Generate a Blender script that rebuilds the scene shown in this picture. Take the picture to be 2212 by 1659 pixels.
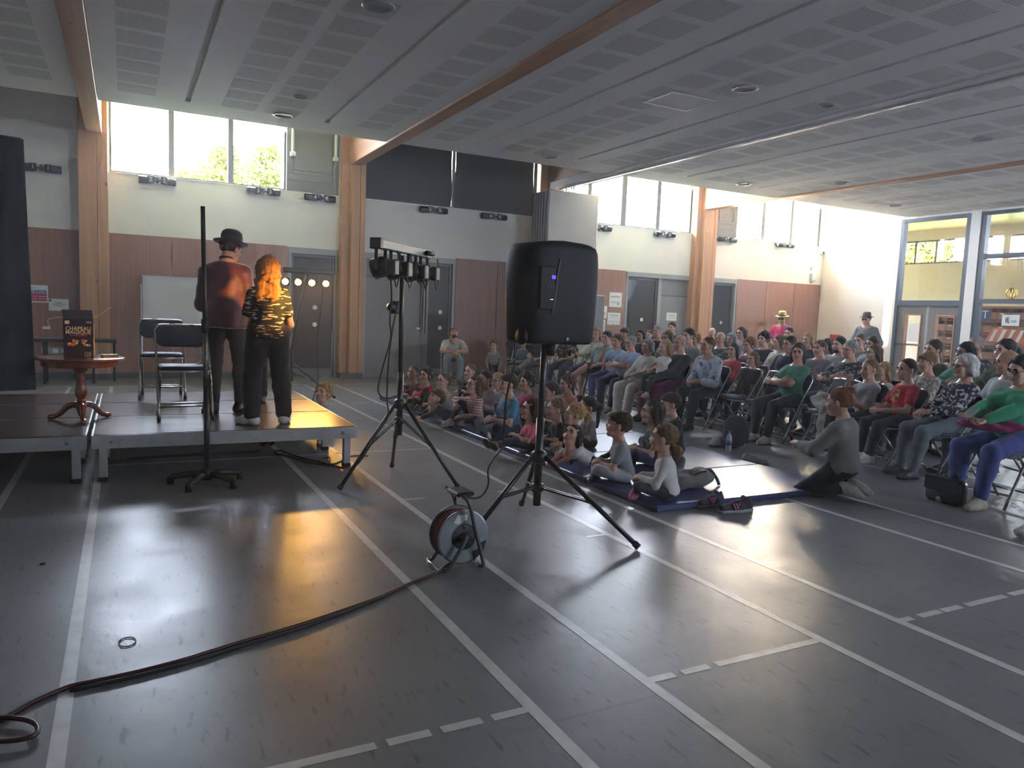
import bpy, math, random
import numpy as np
from mathutils import Vector, Matrix
for _o in list(bpy.data.objects): bpy.data.objects.remove(_o)
sc = bpy.context.scene
COL = sc.collection
PI = math.pi
rng = random.Random(7)

# ---------------------------------------------------------------- camera
EYE = 1.42                      # eye height of the photographer, metres
FPX = 1614.158                  # focal length in pixels of the 2212 px wide frame
AX = np.array([[0.888377, 0.009242, -0.459021], [-0.457418, 0.103685, -0.883187], [0.039431, 0.994567, 0.096339]])
_c = bpy.data.cameras.new('camera'); cam = bpy.data.objects.new('camera', _c); COL.objects.link(cam)
_c.sensor_width = 36.0; _c.lens = 36.0 * FPX / 2212; _c.clip_start = 0.05; _c.clip_end = 300
_m = Matrix([[*AX[0], 0], [*AX[1], 0], [*AX[2], EYE], [0, 0, 0, 1]]); cam.matrix_world = _m
sc.camera = cam

# ---------------------------------------------------------------- light and exposure
SUN_DIR = Vector((1.0, -0.28, -0.345))        # low evening sun, grazing the window wall
w = bpy.data.worlds.new('world'); sc.world = w; w.use_nodes = True
_bg = w.node_tree.nodes['Background']; _bg.inputs[0].default_value = (0.72, 0.82, 1.0, 1); _bg.inputs[1].default_value = 5.8
_l = bpy.data.lights.new('sun', 'SUN'); _l.energy = 80; _l.color = (1.0, 0.76, 0.48); _l.angle = 0.02
sun = bpy.data.objects.new('sun', _l); COL.objects.link(sun)
sun.rotation_euler = SUN_DIR.to_track_quat('-Z', 'Y').to_euler(); sun.location = (-6, 18, 9)
vs = sc.view_settings; vs.view_transform = 'Standard'; vs.look = 'None'; vs.gamma = 1.0; vs.use_curve_mapping = False
vs.exposure = 3.2
cy = sc.cycles; cy.adaptive_threshold = .08; cy.adaptive_min_samples = 16; cy.caustics_reflective = False; cy.caustics_refractive = False; cy.max_bounces = 8; cy.diffuse_bounces = 4; cy.glossy_bounces = 3; cy.transmission_bounces = 4; cy.volume_bounces = 0; cy.transparent_max_bounces = 12
def portal(x0, x1, z0, z1, y, name):
    l = bpy.data.lights.new(name, 'AREA'); l.shape = 'RECTANGLE'; l.size = x1 - x0; l.size_y = z1 - z0
    l.cycles.is_portal = True
    o = bpy.data.objects.new(name, l); COL.objects.link(o)
    o.location = ((x0 + x1) / 2, y, (z0 + z1) / 2); o.rotation_euler = (-PI / 2, 0, 0)     # faces -Y
    return o

# ---------------------------------------------------------------- helpers
def ray(px, py):
    d = AX @ np.array([px - 1106.0, 829.5 - py, -FPX]); return d / np.linalg.norm(d)
def on_z(px, py, z=0.0):
    d = ray(px, py); t = (z - EYE) / d[2]; return Vector((t * d[0], t * d[1], z))
def on_y(px, py, y):
    d = ray(px, py); t = y / d[1]; return Vector((t * d[0], y, EYE + t * d[2]))
def on_x(px, py, x):
    d = ray(px, py); t = x / d[0]; return Vector((x, t * d[1], EYE + t * d[2]))

MATS = {}
def mat(name, col=(.5, .5, .5), rough=.6, metal=0.0, emit=None, estr=0.0, noise=0.0, nscale=8.0, bump=0.0, bscale=40.0,
        spec=.5, stretch=None, sheen=0.0, coat=0.0):
    if name in MATS: return MATS[name]
    m = bpy.data.materials.new(name); m.use_nodes = True; nt = m.node_tree; b = nt.nodes['Principled BSDF']
    b.inputs['Base Color'].default_value = (*col, 1); b.inputs['Roughness'].default_value = rough
    b.inputs['Metallic'].default_value = metal; b.inputs['Specular IOR Level'].default_value = spec
    if sheen: b.inputs['Sheen Weight'].default_value = sheen
    if coat: b.inputs['Coat Weight'].default_value = coat; b.inputs['Coat Roughness'].default_value = .15
    if emit: b.inputs['Emission Color'].default_value = (*emit, 1); b.inputs['Emission Strength'].default_value = estr
    if noise or bump:
        tc = nt.nodes.new('ShaderNodeTexCoord'); mp = nt.nodes.new('ShaderNodeMapping'); nt.links.new(tc.outputs['Object'], mp.inputs[0])
        if stretch: mp.inputs['Scale'].default_value = stretch
    if noise:
        n = nt.nodes.new('ShaderNodeTexNoise'); n.inputs['Scale'].default_value = nscale; n.inputs['Detail'].default_value = 5
        nt.links.new(mp.outputs[0], n.inputs['Vector'])
        r = nt.nodes.new('ShaderNodeValToRGB'); r.color_ramp.elements[0].position = .3; r.color_ramp.elements[1].position = .7
        r.color_ramp.elements[0].color = (*[c * (1 - noise) for c in col], 1)
        r.color_ramp.elements[1].color = (*[min(1, c * (1 + noise)) for c in col], 1)
        nt.links.new(n.outputs['Fac'], r.inputs[0]); nt.links.new(r.outputs[0], b.inputs['Base Color'])
    if bump:
        n2 = nt.nodes.new('ShaderNodeTexNoise'); n2.inputs['Scale'].default_value = bscale; n2.inputs['Detail'].default_value = 3
        nt.links.new(mp.outputs[0], n2.inputs['Vector'])
        bp = nt.nodes.new('ShaderNodeBump'); bp.inputs['Strength'].default_value = bump; bp.inputs['Distance'].default_value = .01
        nt.links.new(n2.outputs['Fac'], bp.inputs['Height']); nt.links.new(bp.outputs[0], b.inputs['Normal'])
    MATS[name] = m
    return m

def link(o, parent=None):
    COL.objects.link(o)
    if parent is not None: o.parent = parent
    return o
def tag(o, label=None, cat=None, group=None, kind=None):
    if label: o['label'] = label
    if cat: o['category'] = cat
    if group: o['group'] = group
    if kind: o['kind'] = kind
    return o
def thing(name, label, cat, loc=(0, 0, 0), rz=0.0, group=None):
    o = bpy.data.objects.new(name, None); o.empty_display_size = .1; COL.objects.link(o)
    o.location = loc; o.rotation_euler = (0, 0, rz)
    return tag(o, label, cat, group)

class MB:
    """collects simple shapes and links them as ONE mesh object"""
    def __init__(s): s.v = []; s.f = []; s.m = []
    def add(s, v, f, mi=0):
        o = len(s.v); s.v += [tuple(p) for p in v]; s.f += [tuple(i + o for i in q) for q in f]; s.m += [mi] * len(f); return s
    def box(s, x0, x1, y0, y1, z0, z1, mi=0):
        return s.add([(x0, y0, z0), (x1, y0, z0), (x1, y1, z0), (x0, y1, z0), (x0, y0, z1), (x1, y0, z1), (x1, y1, z1), (x0, y1, z1)],
                     [(0, 3, 2, 1), (4, 5, 6, 7), (0, 1, 5, 4), (1, 2, 6, 5), (2, 3, 7, 6), (3, 0, 4, 7)], mi)
    def bbox(s, x0, x1, y0, y1, z0, z1, b=.01, mi=0):
        """box with chamfered edges"""
        xs, ys, zs = (x0, x1), (y0, y1), (z0, z1); v = []; ix = {}
        for i in (0, 1):
            for j in (0, 1):
                for k in (0, 1):
                    sx, sy, sz = (b, -b)[i], (b, -b)[j], (b, -b)[k]
                    ix[i, j, k, 0] = len(v); v.append((xs[i], ys[j] + sy, zs[k] + sz))
                    ix[i, j, k, 1] = len(v); v.append((xs[i] + sx, ys[j], zs[k] + sz))
                    ix[i, j, k, 2] = len(v); v.append((xs[i] + sx, ys[j] + sy, zs[k]))
        f = []
        for i in (0, 1):
            q = [ix[i, 0, 0, 0], ix[i, 1, 0, 0], ix[i, 1, 1, 0], ix[i, 0, 1, 0]]; f.append(q if i else q[::-1])
            q = [ix[0, i, 0, 1], ix[0, i, 1, 1], ix[1, i, 1, 1], ix[1, i, 0, 1]]; f.append(q if i else q[::-1])
            q = [ix[0, 0, i, 2], ix[1, 0, i, 2], ix[1, 1, i, 2], ix[0, 1, i, 2]]; f.append(q if i else q[::-1])
        for a in (0, 1):
            for c in (0, 1):
                f.append([ix[a, c, 0, 0], ix[a, c, 0, 1], ix[a, c, 1, 1], ix[a, c, 1, 0]][::(1 if a == c else -1)])
                f.append([ix[a, 0, c, 0], ix[a, 0, c, 2], ix[a, 1, c, 2], ix[a, 1, c, 0]][::(-1 if a == c else 1)])
                f.append([ix[0, a, c, 1], ix[0, a, c, 2], ix[1, a, c, 2], ix[1, a, c, 1]][::(1 if a == c else -1)])
                for k in (0, 1):
                    t = [ix[a, c, k, 0], ix[a, c, k, 1], ix[a, c, k, 2]]; f.append(t if (a + c + k) % 2 else t[::-1])
        return s.add(v, f, mi)
    def tube(s, pts, r, n=8, mi=0, caps=True, closed=False):
        P = [Vector(p) for p in pts]; R = r if isinstance(r, (list, tuple)) else [r] * len(P)
        t0 = (P[1] - P[0]).normalized(); up = Vector((0, 0, 1)) if abs(t0.z) < .9 else Vector((1, 0, 0))
        a = t0.cross(up).normalized(); v = []; f = []; N = len(P)
        for i, p in enumerate(P):
            if closed: t = (P[(i + 1) % N] - P[i - 1]).normalized()
            else: t = (P[min(i + 1, N - 1)] - P[max(i - 1, 0)]).normalized()
            a = (a - t * a.dot(t)).normalized(); b = t.cross(a)
            for k in range(n):
                an = 2 * PI * k / n; v.append(p + (a * math.cos(an) + b * math.sin(an)) * R[i])
        M = N if closed else N - 1
        for i in range(M):
            j = (i + 1) % N
            for k in range(n): f.append((i * n + k, i * n + (k + 1) % n, j * n + (k + 1) % n, j * n + k))
        if caps and not closed: f += [tuple(range(n))[::-1], tuple((N - 1) * n + k for k in range(n))]
        return s.add(v, f, mi)
    def lathe(s, prof, c=(0, 0, 0), n=20, mi=0, axis='z'):
        v = []; f = []; c = Vector(c)
        for r, z in prof:
            for k in range(n):
                an = 2 * PI * k / n; q = (r * math.cos(an), r * math.sin(an), z)
                if axis == 'x': q = (q[2], q[0], q[1])
                if axis == 'y': q = (q[1], q[2], q[0])
                v.append(c + Vector(q))
        for i in range(len(prof) - 1):
            for k in range(n): f.append((i * n + k, i * n + (k + 1) % n, (i + 1) * n + (k + 1) % n, (i + 1) * n + k))
        f += [tuple(range(n))[::-1], tuple((len(prof) - 1) * n + k for k in range(n))]
        return s.add(v, f, mi)
    def prism(s, poly, axis, a, b, mi=0):
        """2-D outline extruded along an axis from a to b"""
        n = len(poly)
        def P(u, w, t): return {'x': (t, u, w), 'y': (u, t, w), 'z': (u, w, t)}[axis]
        v = [P(u, w, a) for u, w in poly] + [P(u, w, b) for u, w in poly]
        f = [tuple(range(n))[::-1], tuple(range(n, 2 * n))] + [(i, (i + 1) % n, (i + 1) % n + n, i + n) for i in range(n)]
        return s.add(v, f, mi)
    def data(s, name, mats, smooth=False):
        me = bpy.data.meshes.new(name); me.from_pydata(s.v, [], s.f)
        for m in (mats if isinstance(mats, (list, tuple)) else [mats]): me.materials.append(m)
        if any(s.m): me.polygons.foreach_set('material_index', s.m)
        if smooth: me.polygons.foreach_set('use_smooth', [True] * len(s.f))
        import bmesh
        bm = bmesh.new(); bm.from_mesh(me); bmesh.ops.recalc_face_normals(bm, faces=bm.faces); bm.to_mesh(me); bm.free()
        me.update(); return me
    def build(s, name, mats, parent=None, smooth=False, loc=None):
        o = bpy.data.objects.new(name, s.data(name, mats, smooth))
        if loc is not None: o.location = loc
        return link(o, parent)
def inst(name, me, parent=None, loc=(0, 0, 0), rot=(0, 0, 0), scale=None):
    o = bpy.data.objects.new(name, me); o.location = loc; o.rotation_euler = rot
    if scale is not None: o.scale = scale
    return link(o, parent)
def struct(name, mb, m, label=None, parent=None, smooth=False):
    o = mb.build(name, m, parent, smooth)
    if parent is None: o['kind'] = 'structure'
    if label: o['label'] = label
    return o
def text_mesh(txt, size, m, name, depth=.0015, align='CENTER', bold=0.0):
    c = bpy.data.curves.new(name, 'FONT'); c.body = txt; c.size = size; c.extrude = depth; c.align_x = align; c.align_y = 'CENTER'; c.offset = bold
    c.resolution_u = 3
    t = bpy.data.objects.new(name, c); COL.objects.link(t)
    dg = bpy.context.evaluated_depsgraph_get(); me = bpy.data.meshes.new_from_object(t.evaluated_get(dg))
    bpy.data.objects.remove(t); bpy.data.curves.remove(c); me.name = name; me.materials.clear(); me.materials.append(m)
    return me
def arc(p0, p1, p2, n=12):
    """quadratic bezier points"""
    a, b, c = Vector(p0), Vector(p1), Vector(p2)
    return [(1 - t) ** 2 * a + 2 * t * (1 - t) * b + t * t * c for t in [i / (n - 1) for i in range(n)]]
def spline(pts, n=6):
    """catmull-rom through points"""
    P = [Vector(p) for p in pts]; P = [2 * P[0] - P[1]] + P + [2 * P[-1] - P[-2]]; out = []
    for i in range(1, len(P) - 2):
        a, b, c, d = P[i - 1:i + 3]
        for k in range(n):
            t = k / n; out.append(.5 * ((2 * b) + (c - a) * t + (2 * a - 5 * b + 4 * c - d) * t * t + (3 * b - a - 3 * c + d) * t ** 3))
    return out + [P[-2]]
# ---------------------------------------------------------------- materials of the room
def wood_mat(name, c1, c2, axis_scale=(1, 1, .06), scale=18, rough=.45, knots=False, coat=0.0):
    if name in MATS: return MATS[name]
    m = bpy.data.materials.new(name); m.use_nodes = True; nt = m.node_tree; b = nt.nodes['Principled BSDF']
    tc = nt.nodes.new('ShaderNodeTexCoord'); mp = nt.nodes.new('ShaderNodeMapping'); mp.inputs['Scale'].default_value = axis_scale
    nt.links.new(tc.outputs['Object'], mp.inputs[0])
    n = nt.nodes.new('ShaderNodeTexNoise'); n.inputs['Scale'].default_value = scale; n.inputs['Detail'].default_value = 8; n.inputs['Distortion'].default_value = .4
    nt.links.new(mp.outputs[0], n.inputs['Vector'])
    r = nt.nodes.new('ShaderNodeValToRGB'); r.color_ramp.elements[0].position = .35; r.color_ramp.elements[1].position = .68
    r.color_ramp.elements[0].color = (*c1, 1); r.color_ramp.elements[1].color = (*c2, 1); nt.links.new(n.outputs['Fac'], r.inputs[0])
    out = r.outputs[0]
    if knots:
        v = nt.nodes.new('ShaderNodeTexVoronoi'); v.inputs['Scale'].default_value = 3.2
        mp2 = nt.nodes.new('ShaderNodeMapping'); mp2.inputs['Scale'].default_value = tuple(1 if s > .5 else .6 for s in axis_scale)
        nt.links.new(tc.outputs['Object'], mp2.inputs[0]); nt.links.new(mp2.outputs[0], v.inputs['Vector'])
        rr = nt.nodes.new('ShaderNodeValToRGB'); rr.color_ramp.elements[0].position = .03; rr.color_ramp.elements[1].position = .075
        rr.color_ramp.elements[0].color = (.35, .25, .2, 1); rr.color_ramp.elements[1].color = (1, 1, 1, 1); nt.links.new(v.outputs['Distance'], rr.inputs[0])
        mx = nt.nodes.new('ShaderNodeMix'); mx.data_type = 'RGBA'; mx.blend_type = 'MULTIPLY'; mx.inputs[0].default_value = 1
        nt.links.new(out, mx.inputs[6]); nt.links.new(rr.outputs[0], mx.inputs[7]); out = mx.outputs[2]
    nt.links.new(out, b.inputs['Base Color']); b.inputs['Roughness'].default_value = rough
    if coat: b.inputs['Coat Weight'].default_value = coat
    MATS[name] = m; return m
def floor_mat():
    m = bpy.data.materials.new('vinyl_floor'); m.use_nodes = True; nt = m.node_tree; b = nt.nodes['Principled BSDF']
    tc = nt.nodes.new('ShaderNodeTexCoord')
    def noise(scale, sc_, detail=4, rz=0.0):
        mp = nt.nodes.new('ShaderNodeMapping'); mp.inputs['Scale'].default_value = sc_; mp.inputs['Rotation'].default_value = (0, 0, rz)
        nt.links.new(tc.outputs['Object'], mp.inputs[0]); n = nt.nodes.new('ShaderNodeTexNoise'); n.inputs['Scale'].default_value = scale
        n.inputs['Detail'].default_value = detail; nt.links.new(mp.outputs[0], n.inputs['Vector']); return n.outputs['Fac']
    def ramp(src, p0, c0, p1, c1):
        r = nt.nodes.new('ShaderNodeValToRGB'); e = r.color_ramp.elements; e[0].position = p0; e[0].color = (*c0, 1); e[1].position = p1; e[1].color = (*c1, 1)
        nt.links.new(src, r.inputs[0]); return r.outputs[0]
    def mul(a, bb, f=1.0):
        mx = nt.nodes.new('ShaderNodeMix'); mx.data_type = 'RGBA'; mx.blend_type = 'MULTIPLY'; mx.inputs[0].default_value = f
        nt.links.new(a, mx.inputs[6]); nt.links.new(bb, mx.inputs[7]); return mx.outputs[2]
    base = ramp(noise(1.2, (1, 1, 1)), .3, (.190, .188, .190), .7, (.222, .218, .218))
    fleck = ramp(noise(34, (1, .22, 1), 3), .30, (.62, .62, .63), .40, (1, 1, 1))
    light = ramp(noise(26, (1, .3, 1), 3), .62, (1, 1, 1), .75, (1.15, 1.15, 1.13))
    scuff = ramp(noise(5.0, (.10, 2.2, 1), 8, .6), .70, (1, 1, 1), .76, (.80, .80, .80))
    c = mul(mul(mul(base, fleck, .9), light, .8), scuff, .8); nt.links.new(c, b.inputs['Base Color'])
    rr = nt.nodes.new('ShaderNodeMapRange'); rr.inputs['From Min'].default_value = .3; rr.inputs['From Max'].default_value = .7
    rr.inputs['To Min'].default_value = .30; rr.inputs['To Max'].default_value = .40
    nt.links.new(noise(2.4, (1, 1, 1), 6), rr.inputs['Value']); nt.links.new(rr.outputs[0], b.inputs['Roughness'])
    bp = nt.nodes.new('ShaderNodeBump'); bp.inputs['Strength'].default_value = .10; bp.inputs['Distance'].default_value = .004
    nt.links.new(noise(60, (1, .5, 1), 3), bp.inputs['Height'])
    bp2 = nt.nodes.new('ShaderNodeBump'); bp2.inputs['Strength'].default_value = .10; bp2.inputs['Distance'].default_value = .02
    nt.links.new(noise(7, (.6, 1, 1), 4), bp2.inputs['Height']); nt.links.new(bp.outputs[0], bp2.inputs['Normal'])
    nt.links.new(bp2.outputs[0], b.inputs['Normal']); b.inputs['Specular IOR Level'].default_value = .34
    return m
def perforated_mat():
    m = bpy.data.materials.new('perforated_plaster'); m.use_nodes = True; nt = m.node_tree; b = nt.nodes['Principled BSDF']
    tc = nt.nodes.new('ShaderNodeTexCoord'); v = nt.nodes.new('ShaderNodeTexVoronoi'); v.inputs['Scale'].default_value = 55; v.inputs['Randomness'].default_value = 0
    mp = nt.nodes.new('ShaderNodeMapping'); mp.inputs['Scale'].default_value = (1, .55, 1)
    nt.links.new(tc.outputs['Object'], mp.inputs[0]); nt.links.new(mp.outputs[0], v.inputs['Vector'])
    r = nt.nodes.new('ShaderNodeValToRGB'); r.color_ramp.elements[0].position = .26; r.color_ramp.elements[1].position = .34
    r.color_ramp.elements[0].color = (.45, .44, .43, 1); r.color_ramp.elements[1].color = (.77, .755, .74, 1)
    nt.links.new(v.outputs['Distance'], r.inputs[0]); nt.links.new(r.outputs[0], b.inputs['Base Color']); b.inputs['Roughness'].default_value = .8
    return m
def glass_mat(name, refl=.06, tint=(1, 1, 1), rough=.0):
    m = bpy.data.materials.new(name); m.use_nodes = True; nt = m.node_tree
    for n in list(nt.nodes): nt.nodes.remove(n)
    o = nt.nodes.new('ShaderNodeOutputMaterial'); t = nt.nodes.new('ShaderNodeBsdfTransparent'); g = nt.nodes.new('ShaderNodeBsdfGlossy')
    t.inputs[0].default_value = (*tint, 1); g.inputs['Roughness'].default_value = rough
    lw_ = nt.nodes.new('ShaderNodeLayerWeight'); pw = nt.nodes.new('ShaderNodeMath'); pw.operation = 'POWER'; pw.inputs[1].default_value = 5
    nt.links.new(lw_.outputs['Facing'], pw.inputs[0]); fr = nt.nodes.new('ShaderNodeMath'); fr.operation = 'MULTIPLY_ADD'; fr.inputs[1].default_value = .95; fr.inputs[2].default_value = refl * .7
    nt.links.new(pw.outputs[0], fr.inputs[0]); lw_.inputs[0].default_value = .5
    mx = nt.nodes.new('ShaderNodeMixShader'); nt.links.new(fr.outputs[0], mx.inputs[0]); nt.links.new(t.outputs[0], mx.inputs[1]); nt.links.new(g.outputs[0], mx.inputs[2])
    nt.links.new(mx.outputs[0], o.inputs[0]); return m

M_WHITE = mat('white_wall_paint', (.78, .755, .71), .7, noise=.03, nscale=1.5, bump=.05, bscale=120)
M_CEIL = mat('ceiling_plaster', (.86, .845, .83), .75, noise=.03, nscale=2)
M_PERF = perforated_mat()
M_PANEL = wood_mat('laminate_panel', (.30, .145, .10), (.36, .18, .125), (1, 1, .04), 26, .38)
M_PANEL_L = M_PANEL
M_PINE = wood_mat('glulam_pine', (.47, .235, .11), (.57, .30, .145), (1, 1, .05), 14, .5, knots=True)
M_BEAM = wood_mat('glulam_beam', (.42, .20, .10), (.52, .27, .135), (1, .05, 1), 14, .5, knots=True)
M_FLOOR = floor_mat()
M_LINE = mat('line_paint', (.58, .57, .54), .35, noise=.12, nscale=14)
M_FRAME = mat('grey_frame', (.115, .12, .125), .4)
M_FRAME_L = mat('light_grey_frame', (.32, .33, .33), .4)
M_FRAME_B = mat('blue_grey_frame', (.075, .095, .12), .4)
M_GLASS = glass_mat('window_glass')
M_DARKGLASS = mat('dark_door_glass', (.045, .047, .045), .06, spec=.7)
M_SHUT = mat('grey_shutter_panel', (.20, .20, .195), .5, noise=.04)
M_DOORLEAF = mat('grey_door_leaf', (.24, .235, .23), .5, noise=.03)
M_BLIND = mat('black_blind_fabric', (.042, .044, .042), .8, bump=.1, bscale=160)
M_ALU = mat('aluminium', (.62, .64, .65), .32, 1.0, noise=.10, nscale=10, bump=.03)
M_CHROME = mat('chrome', (.75, .75, .76), .16, 1.0)
M_BLACK = mat('black_plastic', (.014, .014, .016), .42)
M_BLACKM = mat('black_metal', (.016, .016, .018), .33, spec=.6)
M_RUBBER = mat('black_rubber', (.012, .012, .013), .6)
M_PAPER = mat('white_paper', (.78, .78, .76), .7)
M_INK = mat('black_ink', (.03, .03, .035), .7)
M_BASE = mat('grey_baseboard', (.10, .105, .10), .5)
# ---------------------------------------------------------------- the hall
WY = 14.64                    # window wall
RX = 17.10                    # right hand wall
CZ, CY = 4.11, 12.19          # ceiling height and the edge where it stops short of the windows
SILL, WTOP, PANEL = 3.51, 4.92, 2.485
LX, BY = -5.2, -5.0           # left wall, wall behind the photographer
LOBX = 24.5
floor = struct('floor', MB().box(LX - .2, LOBX + .2, BY - .2, WY + .3, -.12, 0).box(RX, LOBX + .2, WY + .3, 21.2, -.12, 0), M_FLOOR, 'dark grey blue vinyl sports floor with white court lines')
# court lines: thin paint, each line a piece of the floor
def court_line(x0, x1, y0, y1): MB().box(x0, x1, y0, y1, 0, .0012).build('court_line', M_LINE, floor)
for x in (-.76, -.20, 1.29, 1.80, 2.78, 3.32, 4.74, 5.30, 6.72, 7.25, 8.70, 9.24, 10.7, 11.2):
    court_line(x - .025, x + .025, -3.0 if x not in (-.76,) else 2.9, 13.28)
for x0, x1 in ((-.05, .18), (.35, .71), (.75, .90), (.94, 1.09), (1.13, 1.265), (1.825, 1.94), (1.98, 2.12), (2.16, 2.76), (3.345, 3.42), (3.48, 3.64), (3.66, 3.81), (3.86, 4.20), (4.25, 4.72)):
    court_line(x0, x1, 2.205, 2.245)
court_line(-.20, 2.78, 7.02, 7.05); court_line(-4.0, 11.2, 13.24, 13.28)
for x in (1.825, 2.6, 4.55): court_line(x, x + .16, 5.16, 5.19)
for k in range(9): court_line(1.83 + k * .36, 1.83 + k * .36 + .22, 10.62, 10.65)
for y in (8.2, 3.9): court_line(2.62, 2.76, y, y + .03)

# ceiling: slabs between the open joints, perforated fields as pieces of their own
BEAMS = [-.43, 3.94, 8.31, 12.69]
JOINTS = []
for b in BEAMS: JOINTS += [b + 1.22, b + 3.12]
mb = MB(); cuts = [LX]
for b in BEAMS:
    cuts += [b - .12, b + .12]
xs = sorted(cuts + [RX])
segs = []
edges = sorted([(b - .12, b + .12) for b in BEAMS] + [(j - .035, j + .035) for j in JOINTS] + [(-.43 - 1.25 - .035, -.43 - 1.25 + .035), (-.43 - 3.15 - .035, -.43 - 3.15 + .035)])
prev = LX
for a, c in edges + [(RX, RX)]:
    mb.box(prev, a, BY, 11.5, CZ, CZ + .05); prev = c
prev = LX
for a, c in [(b - .12, b + .12) for b in BEAMS] + [(RX, RX)]:
    mb.box(prev, a, 11.5, CY, CZ, CZ + .05); mb.box(prev, a, BY, CY, CZ + .05, CZ + .09); mb.box(prev, a, CY - .06, CY, CZ + .05, 5.05); prev = c
mb.box(LX, RX + .2, BY, WY + .3, 5.05, 5.2)
ceiling = struct('ceiling', mb, M_CEIL, 'white suspended ceiling with fields of perforations and long open joints')
pf = MB().box(-.225, .225, -.208, .208, -.0012, 0).data('perforated_panel', M_PERF)
for b in [-4.80] + BEAMS:
    for off in (.36 + .235, 1.63 + .23, 2.21 + .23, 3.78):
        x = b + off
        if x < -2.2 or x > RX - .3: continue
        for k in range(16):
            y = 11.245 - k * .54
            if y < 3.6 or (x < 2 and y < 6.4) or (x < 4.6 and y < 5.2): continue
            if abs(x - 6.16) < .35 and abs(y - 7.64) < .45: continue
            inst('perforated_panel', pf, ceiling, (x, y, CZ))
ht = MB().box(5.84, 6.50, 7.38, 7.91, CZ - .006, CZ); ht.build('access_hatch', M_CEIL, ceiling)
hf = MB()
for q in ((5.825, 5.84, 7.365, 7.925), (6.50, 6.515, 7.365, 7.925), (5.84, 6.5, 7.365, 7.38), (5.84, 6.5, 7.91, 7.925)): hf.box(*q, CZ - .010, CZ)
hf.build('hatch_rim', M_ALU, ceiling)
for i, b in enumerate(BEAMS):
    if i == 2:
        bm_ = struct('trim_%d' % (i + 1), MB().box(b - .11, b + .11, BY, WY + .1, CZ + .10, 5.04), M_BEAM, 'timber roof beam above the folding partition')
        struct('trim_14', MB().box(b - .17, b + .19, BY, 14.25, CZ - .03, CZ + .10), M_CEIL, 'white boxed soffit under the beam carrying the partition track')
        MB().box(b - .028, b + .028, BY, 14.1, CZ - .055, CZ - .03).build('partition_track', M_ALU, bpy.data.objects['trim_14'])
    else:
        struct('trim_%d' % (i + 1), MB().bbox(b - .115, b + .115, BY, 14.42, CZ - .03, 5.04, .006), M_BEAM,
               ['brown timber ceiling beam running above the stage at the left', 'brown timber ceiling beam running out from the second post', '', 'brown timber ceiling beam over the back of the audience'][i])
def downlight(x, y, r, label):
    t = thing('ceiling_light', label, 'ceiling light', (x, y, CZ - .001), 0, 'recessed round ceiling lights')
    MB().lathe([(r * .72, 0), (r, 0), (r, -.008), (r * .93, -.016), (r * .78, -.016), (r * .72, -.004)], n=24).build('rim', M_FRAME_L, t, True)
    MB().lathe([(r * .70, -.001), (r * .74, -.003), (.002, -.0032)], n=20).build('reflector', M_CHROME, t, True)
for x, y, r, lab in [(2.06, 10.28, .09, 'small round downlight in the ceiling above the girl'), (2.05, 11.42, .15, 'round downlight at the ceiling edge by the three bright panes'),
                     (2.05, 6.84, .15, 'large round downlight cut by the top edge of the picture'), (6.42, 6.78, .15, 'round downlight beside the square ceiling hatch'),
                     (7.70, 6.72, .10, 'small bright downlight right of the ceiling hatch'), (10.76, 6.63, .15, 'round downlight near the right edge of the picture'),
                     (10.87, 11.34, .15, 'round downlight at the ceiling edge above the right hand post'), (12.15, 10.11, .13, 'downlight beside the far right ceiling beam'),
                     (15.27, 11.23, .13, 'farthest downlight above the glazed lobby screen'), (6.52, 11.47, .15, 'downlight at the ceiling edge above the black blinds')]:
    downlight(x, y, r, lab)

# window wall
DOORS = [(2.74, 3.70), (4.19, 6.16), (10.54, 12.53), (13.13, 14.02)]
GLAZ = [(-.215, 2.70), (4.19, 8.03), (8.62, 12.46), (13.90, 16.98)]
SOLID = [(2.70, 3.68), (13.15, 13.90)]
mb = MB(); prev = LX
for a, b in DOORS: mb.box(prev, a, WY, WY + .25, 0, 2.45); prev = b
mb.box(prev, RX, WY, WY + .25, 0, 2.45); mb.box(LX, RX, WY, WY + .25, 2.45, SILL)
prev = LX
for a, b in GLAZ: mb.box(prev, a, WY, WY + .25, SILL, WTOP); prev = b
mb.box(prev, RX, WY, WY + .25, SILL, WTOP); mb.box(LX, RX, WY, WY + .25, WTOP, 5.05)
for a, b in DOORS: mb.box(a, b, WY + .16, WY + .25, 0, 2.45)
wall = struct('wall_far', mb, M_WHITE, 'cream painted window wall above dark wood panelling')
pm = []
for x0, x1 in [(-3.6, -2.4), (-2.4, -1.2), (-1.2, -.66), (-.24, .735), (.745, 1.705), (1.715, 2.72), (6.17, 7.135), (7.145, 8.1), (8.55, 9.5), (9.51, 10.53), (14.03, 15.055), (15.065, 16.085), (16.095, 17.09)]:
    MB().bbox(x0, x1, WY - .022, WY, .10, PANEL, .004).build('wood_panel', M_PANEL, wall)
mb = MB(); prev = LX
for a, b in DOORS: mb.box(prev, a, WY - .034, WY, 0, .10); prev = b
mb.box(prev, RX, WY - .034, WY, 0, .10)
struct('baseboard_far', mb, M_BASE)
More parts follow.
